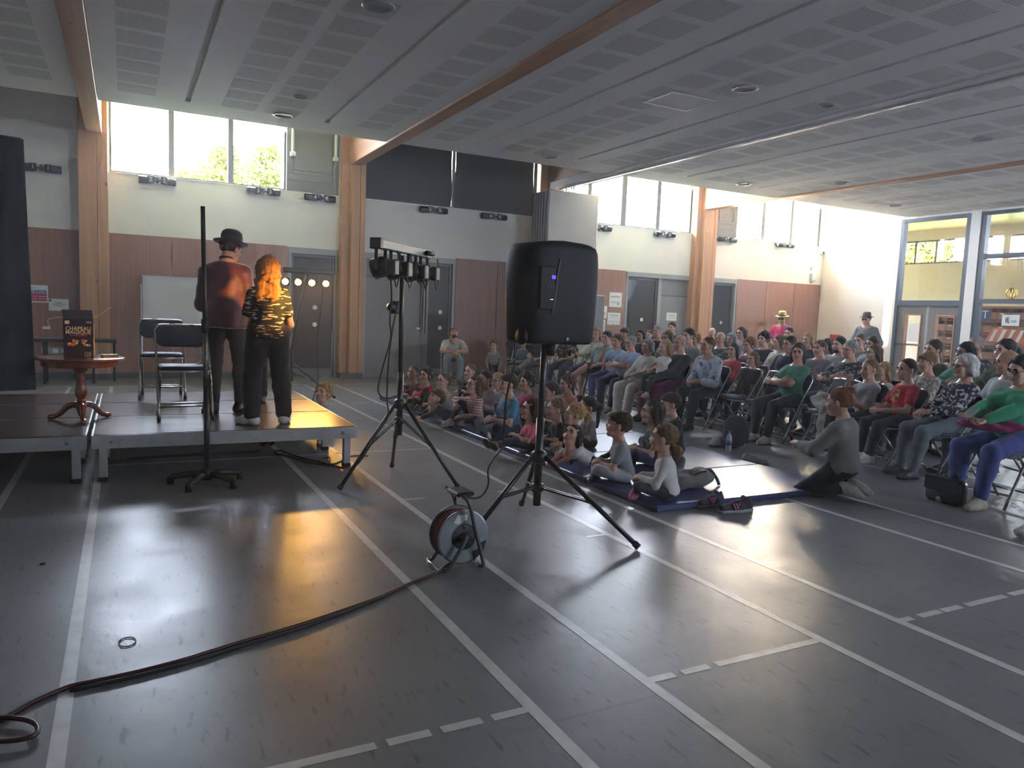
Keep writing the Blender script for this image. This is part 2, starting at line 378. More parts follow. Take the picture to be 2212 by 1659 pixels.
for n, (x0, x1, panes) in enumerate([(-.215, 2.70, [(-.18, .70), (.79, 1.68), (1.77, 2.66)]), (4.19, 8.03, [(4.25, 5.15), (5.2, 6.05), (6.12, 7.05), (7.1, 7.98)]),
                                     (8.62, 12.46, [(8.66, 9.40), (9.50, 10.34), (10.48, 11.37), (11.48, 12.40)]), (13.90, 16.98, [(13.93, 14.81), (14.92, 15.85), (15.94, 16.90)])]):
    y0, y1 = WY + .06, WY + .15; mb = MB(); e = [x0] + [v for p in panes for v in p] + [x1]
    for k in range(0, len(e), 2): mb.box(e[k], e[k + 1], y0, y1, SILL, WTOP)
    for a, b in panes: mb.box(a, b, y0, y1, SILL, SILL + .035); mb.box(a, b, y0, y1, WTOP - .05, WTOP)
    wi = struct('window_%d' % (n + 1), mb, M_FRAME, ['row of three bright clerestory panes showing sky and a tree', 'clerestory row behind the black blinds', 'overexposed clerestory panes left of the right hand post', 'overexposed clerestory panes above the pale wood panels'][n])
    MB().box(x0, x1, WY - .02, WY + .06, SILL - .015, SILL + .004).build('sill', M_WHITE, wi)
    for a, b in panes: MB().box(a, b, WY + .10, WY + .108, SILL + .035, WTOP - .05).build('pane', M_GLASS, wi)
    for k in range(2, len(e) - 1, 2): MB().box((e[k] + e[k + 1]) / 2 - .03, (e[k] + e[k + 1]) / 2 + .03, y1, WY + .34, SILL, WTOP).build('added_sun_fin', M_FRAME, wi)  # unseen fins added outside to narrow the sun stripes indoors
    if n != 1: portal(x0, x1, SILL, WTOP, WY + .40, 'window_portal')
for n, (x0, x1) in enumerate(SOLID):
    mb = MB().box(x0, x1, WY - .005, WY + .012, SILL, WTOP)
    z = SILL + .30
    mb.box(x0 + .05, x1 - .05, WY - .018, WY - .005, z + .02, z + .035).box(x0 + .05, x1 - .05, WY - .018, WY - .005, z - .10, z - .085)
    mb.box(x0 + .12, x1 - .14, WY - .02, WY - .005, z + .09, z + .10).box(x0 + .12, x0 + .13, WY - .02, WY - .005, z + .09, WTOP).box(x1 - .15, x1 - .14, WY - .02, WY - .005, z + .09, WTOP)
    o = struct('window_%d' % (n + 5), mb, M_SHUT, ['grey closed vent panel beside the three bright panes', 'grey closed vent panel right of the right hand post'][n])
    if n == 0:
        for x in (x0 + .10, x1 - .08):
            rd = MB().tube([(x, WY - .05, 4.20), (x, WY - .05, WTOP)], .028, 10).bbox(x - .05, x + .05, WY - .09, WY - .01, 4.14, 4.22, .012); rd.build('opener', M_PAPER, o)
        MB().tube([(x1 - .08, WY - .05, 4.15), (x1 - .10, WY - .04, 4.0), (x1 - .085, WY - .04, SILL)], .012, 8).build('opener_rod', M_FRAME_L, o)

# glued timber posts, each of three members
POSTS = [('trim_5', [(-.665, -.40, 14.37), (-.395, -.235, 14.40)], 'pale timber post at the left beside the curtain'),
         ('trim_6', [(3.70, 3.875, 14.47), (3.865, 4.03, 14.36), (4.035, 4.135, 14.36)], 'orange timber post with a sunlit edge behind the lights'),
         ('trim_7', [(8.03, 8.24, 14.47), (8.23, 8.40, 14.36), (8.405, 8.55, 14.36)], 'timber post hidden behind the folded partition'),
         ('trim_8', [(12.44, 12.60, 14.47), (12.59, 12.90, 14.36), (12.905, 13.01, 14.36)], 'orange timber post at the right beside the grey doors')]
for nm, mem, lab in POSTS:
    o = None
    for k, (a, b, y) in enumerate(mem):
        q = MB().bbox(a, b, y, WY + .06, .10, 5.04, .006)
        if o is None: o = struct(nm, q, M_PINE, lab)
        else: q.build('post_member', M_PINE, o)
    MB().box(mem[0][0] - .01, mem[-1][1] + .01, mem[-1][2] - .02, WY, 0, .10).build('base_plate', M_BASE, o)
    for z in (3.05, 3.16, 3.27):
        MB().lathe([(.018, 0), (.018, .014), (.010, .02)], (mem[0][0] - .001, mem[0][2] + .05, z), 8, axis='x').build('bolt', M_FRAME, o)

# doors
def door(n, x0, x1, leaves, label, transom=2.03):
    o = struct('door_%d' % n, MB().box(x0, x1, WY - .03, WY + .1, 2.36, 2.47).box(x0, x0 + .06, WY - .02, WY + .1, 0, 2.36).box(x1 - .06, x1, WY - .02, WY + .1, 0, 2.36), M_FRAME_L, label)
    for a, b, kind in leaves:
        if kind == 'glass':
            MB().box(a, b, WY + .04, WY + .09, 0, .16).box(a, a + .05, WY + .04, WY + .09, .16, 2.36).box(b - .05, b, WY + .04, WY + .09, .16, 2.36).box(a + .05, b - .05, WY + .04, WY + .09, 2.30, 2.36).build('leaf_frame', M_FRAME, o)
            MB().box(a + .05, b - .05, WY + .06, WY + .07, .16, 2.30).build('pane', M_DARKGLASS, o)
            for z in (1.35, 1.02): MB().lathe([(.045, 0), (.045, -.002), (.001, -.0021)], ((a + b) / 2 + .05, WY + .058, z), 20, axis='y').build('safety_dot', M_PAPER, o)
        else:
            MB().box(a, b, WY + .03, WY + .08, 0, transom - .05).build('leaf', M_DOORLEAF, o)
            MB().box(a, b, WY + .03, WY + .08, transom - .045, transom).build('transom_bar', M_FRAME, o)
            MB().box(a, b, WY + .05, WY + .07, transom, 2.36).build('transom_panel', M_SHUT, o)
            MB().box(b - .09, b - .07, WY - .03, WY + .03, .98, 1.02).box(b - .09, b - .02, WY - .035, WY - .02, .985, 1.015).build('handle', M_CHROME, o)
    return o
d1 = door(1, 2.74, 3.70, [(2.80, 3.64, 'glass')], 'dark glazed door behind the lit stage lamps')
d2 = door(2, 4.19, 6.16, [(4.25, 5.42, 'solid'), (5.55, 6.10, 'glass')], 'grey double door behind the light stand')
MB().box(5.42, 5.55, WY - .01, WY + .09, 0, 2.36).build('mullion', M_FRAME, d2)
for x in (5.47, 5.53): MB().tube([(x, WY - .05, .9), (x, WY - .05, 2.2)], .016, 8).build('push_bar', M_CHROME, d2)
MB().tube([(3.62, WY - .03, .9), (3.62, WY - .03, 2.0)], .014, 8).build('push_bar', M_CHROME, d1)
d3 = door(3, 10.54, 12.53, [(10.60, 11.50, 'glass'), (11.60, 12.47, 'solid')], 'grey double door with notices left of the right hand post', 1.98)
MB().box(11.50, 11.60, WY - .01, WY + .09, 0, 2.36).build('mullion', M_FRAME_L, d3)
d4 = door(4, 13.13, 14.02, [(13.19, 13.96, 'glass')], 'dark glazed door right of the right hand post')

# remaining shell of the hall
struct('wall_left', MB().box(LX - .15, LX, BY, WY + .25, 0, 5.05), M_WHITE, 'left end wall outside the picture')
struct('wall_back', MB().box(LX, LOBX, BY - .15, BY, 0, 2.4).box(LX, LOBX, BY - .15, BY, 4.0, 5.05).box(LX, 9.0, BY - .15, BY, 2.4, 4.0).box(11.0, LOBX, BY - .15, BY, 2.4, 4.0), M_WHITE, 'wall behind the photographer outside the picture')
wb = MB()
for k in range(3): wb.box(9.0 + k * .96, 9.08 + k * .96, BY - .12, BY - .04, 2.4, 4.0)
struct('window_10', wb, M_FRAME, 'unseen window band added behind the photographer for fill light')  # unseen window band, added to lift the ambient light
pb = portal(9.0, 11.0, 2.4, 4.0, BY - .2, 'fill_window_portal'); pb.rotation_euler = (PI / 2, 0, 0)
mb = MB().box(RX, RX + .18, 12.33, WY + .25, 0, 5.05).box(RX, RX + .18, BY, 12.33, 4.06, 5.05)
wr = struct('wall_right', mb, M_WHITE, 'bright white end wall striped by evening sunlight')
# ---------------------------------------------------------------- glazed screen to the lobby, in the plane of the right wall
def screen(n, label): return struct('window_%d' % n, MB().box(RX + .02, RX + .12, 0, 0, 0, 0), M_FRAME_B, label)
X0, X1 = RX + .0, RX + .13
fr = MB()
def fbox(y0, y1, z0, z1, e=0.0): fr.box(X0 - e, X1 + e, y0, y1, z0, z1)
fbox(12.25, 12.33, 0, 4.06, .01); fbox(10.60, 10.70, 0, 4.06, .01); fbox(10.70, 12.25, 3.98, 4.06); fbox(10.70, 12.25, 1.95, 2.08, .01)
w7 = struct('window_7', fr, M_FRAME_B, 'glazed lobby screen above the double doors')
MB().box(RX + .06, RX + .068, 10.70, 12.25, 2.08, 3.98).build('pane', M_GLASS, w7)
fr = MB(); fbox(10.25, 10.36, 0, 4.06, .01); fbox(BY, 10.25, 3.99, 4.06); fbox(BY, 10.25, 3.02, 3.12, .01); fbox(BY, 10.25, 2.02, 2.12, .01); fbox(BY, 10.25, 0, .12)
for y in (8.3, 6.2, 4.1, 2.0, -.1, -2.2): fbox(y, y + .08, 0, 4.0)
w8 = struct('window_8', fr, M_FRAME_B, 'glazed lobby screen at the right edge of the picture')
for z0, z1 in ((.12, 2.02), (2.12, 3.02), (3.12, 3.99)): MB().box(RX + .06, RX + .068, BY, 10.25, z0, z1).build('pane', M_GLASS, w8)
struct('trim_9', MB().box(RX - .03, RX + .20, 10.37, 10.59, 0, 4.08), M_WHITE, 'narrow white pillar between the two lobby screens')
dl = struct('door_5', MB().box(RX + .03, RX + .09, 11.44, 11.50, 0, 1.95), M_FRAME_L, 'grey double door with narrow wood rimmed windows')
M_LOBDOOR = mat('grey_brown_door', (.17, .15, .14), .5)
M_RIM = wood_mat('door_window_rim', (.45, .20, .11), (.52, .26, .15))
for y0, y1, a, b in ((11.50, 12.25, 11.61, 12.02), (10.70, 11.44, 10.78, 11.24)):
    MB().box(RX + .03, RX + .08, y0, a, 0, 1.95).box(RX + .03, RX + .08, b, y1, 0, 1.95).box(RX + .03, RX + .08, a, b, 0, .35).box(RX + .03, RX + .08, a, b, 1.74, 1.95).build('leaf', M_LOBDOOR, dl)
    MB().box(RX + .015, RX + .095, a, a + .025, .35, 1.74).box(RX + .015, RX + .095, b - .025, b, .35, 1.74).box(RX + .015, RX + .095, a, b, 1.715, 1.74).box(RX + .015, RX + .095, a, b, .35, .375).build('window_rim', M_RIM, dl)
    MB().box(RX + .05, RX + .056, a + .025, b - .025, .375, 1.715).build('pane', M_GLASS, dl)
MB().box(RX - .06, RX - .045, 11.52, 12.2, .98, 1.02).box(RX - .045, RX + .03, 11.56, 11.58, .98, 1.02).build('push_bar', M_CHROME, dl)
pn = thing('paper_notice', 'blank white sheet on the left lobby door window', 'notice', (RX + .045, 11.80, 1.30)); MB().box(-.006, 0, -.14, .14, -.22, .22).build('sheet', M_PAPER, pn)

# the lobby behind the glass
M_LOB = mat('lobby_wall_paint', (.66, .58, .46), .7, noise=.03)
M_LOBC = wood_mat('lobby_ceiling_boards', (.50, .34, .22), (.58, .42, .28), (1, .05, 1), 12)
YE = 21.0
wl_ = MB().box(LOBX, LOBX + .2, BY, YE + .2, 0, 3.62).box(LOBX, LOBX + .2, BY, YE + .2, 4.42, 5.05)
for y in (20.6, 18.4, 13.9, 9.7, 5.5, 1.3): wl_.box(LOBX, LOBX + .2, y, y + .2, 3.62, 4.42)
struct('wall_lobby', wl_, M_LOB, 'beige far wall of the lobby below a strip of windows')
wf = MB()
for y in (19.9, 17.05, 16.3, 14.9, 12.85, 11.1, 9.0, 6.8): wf.box(LOBX + .05, LOBX + .12, y, y + .06, 3.62, 4.42)
for z in (3.62, 4.37): wf.box(LOBX + .05, LOBX + .12, BY, YE, z, z + .05)
lw = struct('window_9', wf, M_FRAME, 'strip of lobby windows showing sunlit green leaves')
MB().box(LOBX + .08, LOBX + .086, BY, YE, 3.67, 4.37).build('pane', M_GLASS, lw)
struct('trim_10', MB().box(RX + .18, LOBX + .2, BY, YE + .2, 4.75, 5.05), M_LOBC, 'boarded lobby ceiling')
M_LOBS = mat('lobby_side_paint', (.55, .60, .56), .7)
struct('wall_lobby_side', MB().box(RX + .18, 21.2, YE, YE + .2, 0, 4.75).box(21.2, 23.6, YE, YE + .2, 2.4, 4.75).box(23.6, LOBX, YE, YE + .2, 0, 4.75), M_LOBS, 'pale end wall of the lobby with an opening added for daylight')  # opening invented so that daylight brightens the lobby
struct('wall_lobby_hall', MB().box(RX, RX + .18, WY + .26, YE + .2, 0, 5.05), M_WHITE, 'outer wall of the lobby wing seen through the clerestory')
lp = portal(21.2, 23.6, 0, 2.4, YE + .25, 'lobby_portal')
lo2 = portal(BY, YE, 3.62, 4.42, 0, 'lobby_clerestory_portal'); lo2.location = (LOBX + .3, (BY + YE) / 2, 4.02); lo2.rotation_euler = (-PI / 2, 0, -PI / 2)
# pigeon holes in the lobby
M_PIG = wood_mat('pigeonhole_wood', (.27, .12, .06), (.36, .17, .09), (1, .05, 1), 16)
pg = thing('pigeonhole_cabinet', 'brown wooden wall of pigeonholes seen through the lobby glass', 'cabinet', (20.6, 0, 0))
mb = MB().box(.0, .35, 7.0, 13.9, 0, .25).box(.30, .35, 7.0, 13.9, .25, 2.06).box(-.02, .35, 7.0, 13.9, 2.02, 2.07)
for k in range(21): mb.box(0, .35, 7.0 + k * .345 - .01, 7.0 + k * .345 + .01, .25, 2.02)
mb.build('carcass', M_PIG, pg)
shelf = MB().box(.0, .30, 7.0, 13.9, -.012, .012).data('shelf', M_PIG)
flap = MB().bbox(-.012, .0, -.155, .155, -.10, .085, .003).data('flap', M_PIG)
knob = MB().lathe([(.012, 0), (.015, -.012), (.004, -.02)], n=8, axis='x').data('knob', M_CHROME)
for r in range(5):
    inst('shelf', shelf, pg, (0, 0, .60 + r * .355))
    for k in range(20):
        f = inst('flap', flap, pg, (-.001, 7.17 + k * .345, .40 + r * .355)); inst('knob', knob, f, (-.012, 0, -.04))
        if k % 2: inst('name_card', bpy.data.meshes.get('name_card') or MB().box(-.004, 0, -.045, .045, -.014, .014).data('name_card', M_PAPER), f, (-.012, .05, .05))
# notices and leaflets on the lobby glass
def wall_x(name, label, cat, x, y0, y1, z0, z1, m, group=None):
    t = thing(name, label, cat, (x, (y0 + y1) / 2, (z0 + z1) / 2), 0, group); MB().box(-.008, 0, -(y1 - y0) / 2, (y1 - y0) / 2, -(z1 - z0) / 2, (z1 - z0) / 2).build('sheet', m, t); return t
M_NAVY = mat('navy_sign', (.03, .06, .16), .5); M_ORANGE = mat('orange_print', (.75, .20, .05), .6); M_RED = mat('red_sign', (.62, .02, .03), .45)
def x_text(t, txt, size, m, y, z, nm='lettering', x=-.010):
    inst(nm, text_mesh(txt, size, m, nm), t, (x, y, z), (PI / 2, 0, -PI / 2))
a = on_x(2123, 680, 20.58)
t = wall_x('lobby_sign', 'dark blue sign with the white letters RT behind the lobby glass', 'sign', 20.58, a.y - .22, a.y + .30, a.z - .17, a.z + .17, M_NAVY); x_text(t, 'RT', .30, M_PAPER, -.02, 0)
a = on_x(2182, 692, RX + .05)
t = wall_x('paper_notice', 'white notice with a black logo on the right lobby screen', 'notice', RX + .05, a.y - .19, a.y + .17, a.z - .12, a.z + .12, M_PAPER); MB().tube([(-.011, .08, .06), (-.011, .10, .0), (-.011, .07, -.06)], .012, 6).tube([(-.011, .05, .06), (-.011, .06, .0), (-.011, .03, -.06)], .010, 6).box(-.011, -.009, -.13, -.02, -.02, -.008).box(-.011, -.009, -.13, -.02, -.045, -.036).build('logo', M_INK, t)
a = on_x(2172, 727, 18.6)
t = thing('leaflet_banner', 'slanting orange and white striped leaflet behind the lobby glass', 'banner', (18.6, a.y, a.z))
MB().prism([(-.42, -.16), (.48, -.12), (.30, .20), (-.55, .16)], 'x', 0, .01).build('sheet', M_ORANGE, t)
for k in range(4): MB().prism([(-.30 + k * .2, -.13), (-.22 + k * .2, -.13), (-.34 + k * .2, .16), (-.42 + k * .2, .16)], 'x', -.012, -.002).build('stripe', M_PAPER, t)
a = on_x(2186, 640, RX - .02)
t = thing('gold_ornament', 'round gold wire ornament on the lobby screen rail', 'ornament', (RX - .04, a.y, 2.12)); mg = mat('gold', (.72, .48, .12), .25, 1.0); M_GOLD = mg
for k in range(5):
    an = k * PI / 5; MB().tube([(.0 + .09 * math.cos(an) * math.cos(q), .11 * math.sin(an) * math.cos(q) + 0, .125 + .11 * math.sin(q)) for q in [i * 2 * PI / 20 for i in range(20)]], .009, 6, closed=True).build('hoop', mg, t, True)
MB().lathe([(.05, 0), (.05, .01), (.02, .02)], n=14).build('foot', mg, t, True)

# fire extinguisher sign and small boxes on the end wall and window wall
a = on_x(1803, 742, RX)
t = wall_x('fire_sign', 'red fire extinguisher sign on the white end wall', 'sign', RX - .001, a.y - .17, a.y + .17, a.z - .26, a.z + .24, M_RED)
MB().bbox(-.014, -.008, -.035, .035, -.16, .05, .003).box(-.014, -.008, -.015, .015, .05, .09).box(-.014, -.008, -.06, .015, .08, .10).build('extinguisher_symbol', M_PAPER, t)
a = on_y(1753, 597, WY)
t = thing('alarm_sounder', 'white alarm sounder high on the window wall near the corner', 'alarm', (a.x, WY, a.z)); MB().bbox(-.085, .085, -.10, 0, -.14, .10, .025).build('body', M_PAPER, t); MB().lathe([(.06, 0), (.055, -.04), (.02, -.055)], (0, -.02, -.13), 14).build('beacon', mat('beacon_lens', (.75, .72, .68), .2), t, True)
MB().bbox(-.06, .06, -.05, 0, .16, .27, .01).build('junction_box', M_PAPER, t)
a = on_y(1776, 545, WY)
t = thing('security_sensor', 'small white sensor box in the corner by the last clerestory pane', 'sensor', (RX - .09, WY - .001, a.z)); MB().bbox(-.05, .05, -.09, 0, -.07, .07, .015).build('body', M_PAPER, t); MB().lathe([(.03, 0), (.026, -.012), (.005, -.014)], (0, -.09, -.02), 12, axis='y').build('lens', M_BLACK, t, True)

# ---------------------------------------------------------------- outdoors
M_LEAF = bpy.data.materials.new('backlit_leaf'); M_LEAF.use_nodes = True
def _leaf(m, c):
    nt = m.node_tree; b = nt.nodes['Principled BSDF']; b.inputs['Base Color'].default_value = (*c, 1); b.inputs['Roughness'].default_value = .5
    tr = nt.nodes.new('ShaderNodeBsdfTranslucent'); tr.inputs[0].default_value = (c[0] * 1.3, c[1] * 1.2, c[2], 1); mx = nt.nodes.new('ShaderNodeMixShader'); mx.inputs[0].default_value = .5
    nt.links.new(b.outputs[0], mx.inputs[1]); nt.links.new(tr.outputs[0], mx.inputs[2]); nt.links.new(mx.outputs[0], nt.nodes['Material Output'].inputs[0])
_leaf(M_LEAF, (.115, .135, .022)); M_BARK = mat('bark', (.10, .07, .045), .9)
def tree(x, y, h, crowns, n, size, label, seed):
    r = random.Random(seed); t = thing('tree', label, 'tree', (x, y, -.3))
    tk = MB().tube([(0, 0, 0), (.05, .0, h * .35), (-.05, .05, h * .6), (0, 0, h * .92)], [.16, .13, .09, .03], 8)
    for cx, cy, cz, rx, rz in crowns: tk.tube([(0, 0, h * .45), (cx * .5, cy * .5, (h * .45 + cz) / 2), (cx, cy, cz)], [.06, .04, .015], 6)
    tk.build('trunk', M_BARK, t, True); mb = MB()
    for i in range(n):
        cx, cy, cz, rx, rz = crowns[i % len(crowns)]; u = Vector((r.gauss(0, 1), r.gauss(0, 1), r.gauss(0, 1))).normalized() * (r.random() ** .4)
        p = Vector((cx + u.x * rx, cy + u.y * rx, cz + u.z * rz)); a = Vector((r.gauss(0, 1), r.gauss(0, 1), r.gauss(0, 1))).normalized(); b = a.orthogonal().normalized()
        s = size * r.uniform(.6, 1.3); mb.v += [tuple(p - a * s), tuple(p + b * s * .55), tuple(p + a * s), tuple(p - b * s * .55)]; k = len(mb.v); mb.f.append((k - 4, k - 3, k - 2, k - 1)); mb.m.append(0)
    me = bpy.data.meshes.new('foliage'); me.from_pydata(mb.v, [], mb.f); me.materials.append(M_LEAF)
    tag(inst('foliage', me, t), kind='stuff')
tree(3.0, 24.0, 6.2, [(.5, 0, 5.6, .9, .8), (-.7, .2, 5.3, .8, .65), (1.3, -.2, 5.3, .8, .8), (-1.5, 0, 5.05, .6, .35), (.2, 0, 4.8, 1.5, .6), (1.7, 0, 4.7, .9, .7), (-.4, 0, 5.95, .45, .4), (.9, 0, 6.1, .45, .4), (-2.2, 0, 4.9, .5, .25)], 17000, .07, 'sunlit yellow green tree outside the left clerestory panes', 3)
for i, (x, y, lab) in enumerate([(29.5, 20.5, 'broad green tree outside the lobby windows, seen in the left screen'), (30.5, 13.0, 'broad green tree outside the lobby windows, seen at the right edge')]):
    tree(x, y, 6.4, [(0, -1.5, 4.6, 1.3, 1.3), (0, 1.5, 4.8, 1.3, 1.5), (.4, 0, 5.4, 1.3, 1.2), (0, 0, 3.9, 2.0, 1.0)], 9000, .12, lab, 11 + i)
g = struct('ground', MB().box(-30, 60, WY + .36, 60, -.4, -.3).box(LOBX + .25, 60, -20, WY + .32, -.4, -.3), mat('lawn', (.10, .16, .05), .9, noise=.3, nscale=3), 'grass outside the hall')
# ---------------------------------------------------------------- stage
ST = .37
M_DECK = wood_mat('stage_deck', (.055, .032, .022), (.085, .05, .034), (.12, 1, 1), 9, .24)
M_NUT = mat('bolt_steel', (.35, .35, .36), .3, 1.0)
def platform(x0, x1, y0, y1, label):
    t = thing('stage_platform', label, 'stage', (x0, y0, 0), 0, 'aluminium framed stage platforms')
    w, d = x1 - x0, y1 - y0
    MB().bbox(.012, w - .012, .012, d - .012, ST - .022, ST, .002).build('deck', M_DECK, t)
    for nm, a in (('rail', (0, w, 0, .04)), ('rail', (0, w, d - .04, d)), ('rail', (0, .04, .04, d - .04)), ('rail', (w - .04, w, .04, d - .04))):
        q = MB().box(*a, ST - .105, ST - .004)
        if a[1] == w and a[0] == 0:
            for zz in (ST - .04, ST - .075): q.box(.003, w - .003, a[2] - .002, a[3] + .002, zz, zz + .012)
        q.build(nm, M_ALU, t)
    for x in (.10, w - .16):
        MB().lathe([(.014, 0), (.014, -.008), (.006, -.009)], (x + .03, -.001, ST - .055), 6, axis='y').build('bolt', M_NUT, t)
    for x, y in ((.045, .05), (w - .105, .05), (.045, d - .11), (w - .105, d - .11)):
        lg = MB().bbox(x, x + .06, y, y + .06, .03, ST - .09, .005).build('leg', M_ALU, t)
        MB().bbox(x - .003, x + .063, y - .003, y + .063, 0, .035, .004).build('foot_cap', M_RUBBER, lg)
for i, (y0, y1) in enumerate(((6.36, 7.325), (7.34, 8.285), (8.30, 9.16))):
    for j, (x0, x1) in enumerate(((-2.26, -.265), (-.235, 1.80))):
        platform(x0, x1, y0, y1, ['dark stage platform', 'brown stage platform'][j] + [' nearest the camera', ' in the middle row', ' in the row nearest the windows'][i] + [' at the left under the side table', ' under the performers'][j])

# ---------------------------------------------------------------- folding chairs
M_PAD = mat('navy_chair_pad', (.022, .022, .034), .62, bump=.08, bscale=220); M_CSTEEL = mat('chair_steel', (.42, .41, .40), .26, 1.0)
def rounded_pad(w, d, t, r=.06, n=6):
    """a soft rounded rectangle pad lying in XY"""
    out = []
    for cx, cy, a0 in ((w / 2 - r, d / 2 - r, 0), (-w / 2 + r, d / 2 - r, PI / 2), (-w / 2 + r, -d / 2 + r, PI), (w / 2 - r, -d / 2 + r, 1.5 * PI)):
        for k in range(n): a = a0 + PI / 2 * k / (n - 1); out.append((cx + r * math.cos(a), cy + r * math.sin(a)))
    v = []; f = []; N = len(out)
    for s, z in ((.93, -t / 2), (1, -t * .28), (1, t * .2), (.95, t * .42), (.75, t * .5)): v += [(x * s, y * s, z) for x, y in out]
    for i in range(4):
        for k in range(N): f.append((i * N + k, i * N + (k + 1) % N, (i + 1) * N + (k + 1) % N, (i + 1) * N + k))
    f += [tuple(range(N))[::-1], tuple(4 * N + k for k in range(N))]
    return v, f
CH = {}
def chair_meshes():
    v, f = rounded_pad(.40, .39, .045); m = MB().add(v, f); CH['seat'] = m.data('seat', M_PAD, True)
    v, f = rounded_pad(.43, .20, .028, .075)
    # the back curves a little around the sitter
    v = [(x, z - .35 * x * x + .012, y) for x, y, z in v]; CH['back'] = MB().add(v, f).data('backrest', M_PAD, True)
    for s, k in ((-1, 'L'), (1, 'R')):
        x = s * .215
        CH['front' + k] = MB().tube(spline([(x, -.245, .012), (x, -.02, .45), (x, .145, .72), (x * .97, .165, .775), (x * .86, .168, .805), (x * .45, .172, .81)], 4), .0115, 8).data('leg', M_CSTEEL, True)
        x = s * .19
        CH['rear' + k] = MB().tube([(x, .235, .012), (x, -.10, .435)], .0115, 8).data('leg', M_CSTEEL, True)
    CH['top'] = MB().tube([(-.10, .172, .81), (.10, .172, .81)], .0115, 8).data('top_rail', M_CSTEEL, True)
    CH['rung1'] = MB().tube([(-.215, -.19, .12), (.215, -.19, .12)], .009, 8).data('rung', M_CSTEEL, True)
    CH['rung2'] = MB().tube([(-.19, .165, .10), (.19, .165, .10)], .009, 8).data('rung', M_CSTEEL, True)
    CH['rim'] = MB().tube([(-.2, -.2, -.02), (.2, -.2, -.02), (.2, .18, -.02), (-.2, .18, -.02)], .010, 6, closed=True).data('seat_frame', M_CSTEEL, True)
    CH['foot'] = MB().lathe([(.016, 0), (.017, .03), (.013, .035)], n=8).data('foot_cap', M_RUBBER, True)
chair_meshes()
def folding_chair(x, y, z, rz, label, group=None, detail=True):
    t = thing('folding_chair', label, 'chair', (x, y, z), rz, group)     # faces -Y before turning
    inst('seat', CH['seat'], t, (0, -.02, .445)); inst('seat_frame', CH['rim'], t, (0, -.01, .445)); inst('backrest', CH['back'], t, (0, .155, .715), (-.16, 0, 0))
    for k in ('frontL', 'frontR', 'rearL', 'rearR'):
        l = inst('leg', CH[k], t)
        if detail: inst('foot_cap', CH['foot'], l, ((-.215 if k[-1] == 'L' else .215) * (1 if k[0] == 'f' else .884), -.243 if k[0] == 'f' else .233, 0))
    inst('top_rail', CH['top'], t); inst('rung', CH['rung1'], t); inst('rung', CH['rung2'], t)
    return t
folding_chair(.455, 7.21, ST, .03, 'front folding chair with navy padding standing on the stage')
folding_chair(.345, 8.78, ST, -.02, 'rear folding chair half hidden behind the front one on the stage')

# ---------------------------------------------------------------- pedestal table with the magic kit
M_MAHOG = wood_mat('polished_mahogany', (.16, .045, .018), (.27, .085, .03), (1, 1, .2), 16, .22, coat=.5)
TX, TY = -.335, 7.16; TZ = on_y(165, 771, TY).z - ST
tb = thing('pedestal_table', 'round polished wooden tripod table on the stage', 'side table', (TX, TY, ST))
MB().lathe([(.31, TZ - .022), (.325, TZ - .02), (.335, TZ - .008), (.33, TZ - .002), (.32, TZ)], n=40).build('table_top', M_MAHOG, tb, True)
MB().lathe([(.27, TZ - .075), (.282, TZ - .07), (.285, TZ - .03), (.29, TZ - .022)], n=40).build('apron', M_MAHOG, tb, True)
MB().lathe([(.05, TZ - .075), (.052, TZ - .11), (.034, TZ - .125), (.028, TZ - .14), (.040, TZ - .165), (.035, TZ - .185), (.030, TZ - .20), (.038, TZ - .25), (.046, TZ - .29), (.042, TZ - .32), (.026, TZ - .35), (.024, TZ - .36), (.036, TZ - .372), (.040, TZ - .39), (.030, TZ - .41), (.034, TZ - .42), (.034, TZ - .428), (.030, TZ - .434), (.042, .16), (.044, .12), (.030, .075), (.02, .06), (.022, .045), (.012, .035)], n=24).build('column', M_MAHOG, tb, True)
for i, an in enumerate((-1.45, -1.45 + 2 * PI / 3, -1.45 + 4 * PI / 3)):
    c, s = math.cos(an), math.sin(an); pr = [(.03, .135, .026), (.085, .125, .026), (.13, .095, .024), (.165, .055, .022), (.21, .028, .020), (.245, .022, .022), (.265, .021, .017)]
    MB().tube([(r * c, r * s, z) for r, z, q in spline([(a, b, d) for a, b, d in pr], 3)], [q for r, z, q in spline([(a, b, d) for a, b, d in pr], 3)], 8).build('leg', M_MAHOG, tb, True)
M_BOXP = mat('dark_purple_card', (.030, .012, .045), .35, noise=.2, nscale=20); M_BOXI = mat('box_inside_card', (.05, .04, .06), .6)
BX, BW, BD, BH = TX - .005, .215, .10, .315
bx = thing('magic_kit_box', 'dark purple magic hat kit box with its lid flap raised', 'box', (BX, TY - .02, ST + TZ), -.06)
MB().box(-BW / 2, BW / 2, -BD / 2, BD / 2, 0, BH).build('carton', M_BOXP, bx)
MB().add([(-BW / 2, -BD / 2, BH), (BW / 2, -BD / 2, BH), (BW / 2 - .012, -BD / 2 + .045, BH + .075), (-BW / 2 - .015, -BD / 2 + .045, BH + .075), (-BW / 2, -BD / 2 + .003, BH), (BW / 2, -BD / 2 + .003, BH), (BW / 2 - .012, -BD / 2 + .048, BH + .075), (-BW / 2 - .015, -BD / 2 + .048, BH + .075)],
         [(0, 1, 2, 3), (7, 6, 5, 4), (0, 4, 5, 1), (1, 5, 6, 2), (2, 6, 7, 3), (3, 7, 4, 0)]).build('lid_flap', M_BOXI, bx)
M_CREAM = mat('cream_print', (.85, .70, .45), .5); fy = -BD / 2 - .001
def bprint(nm, mb, m): mb.build(nm, m, bx)
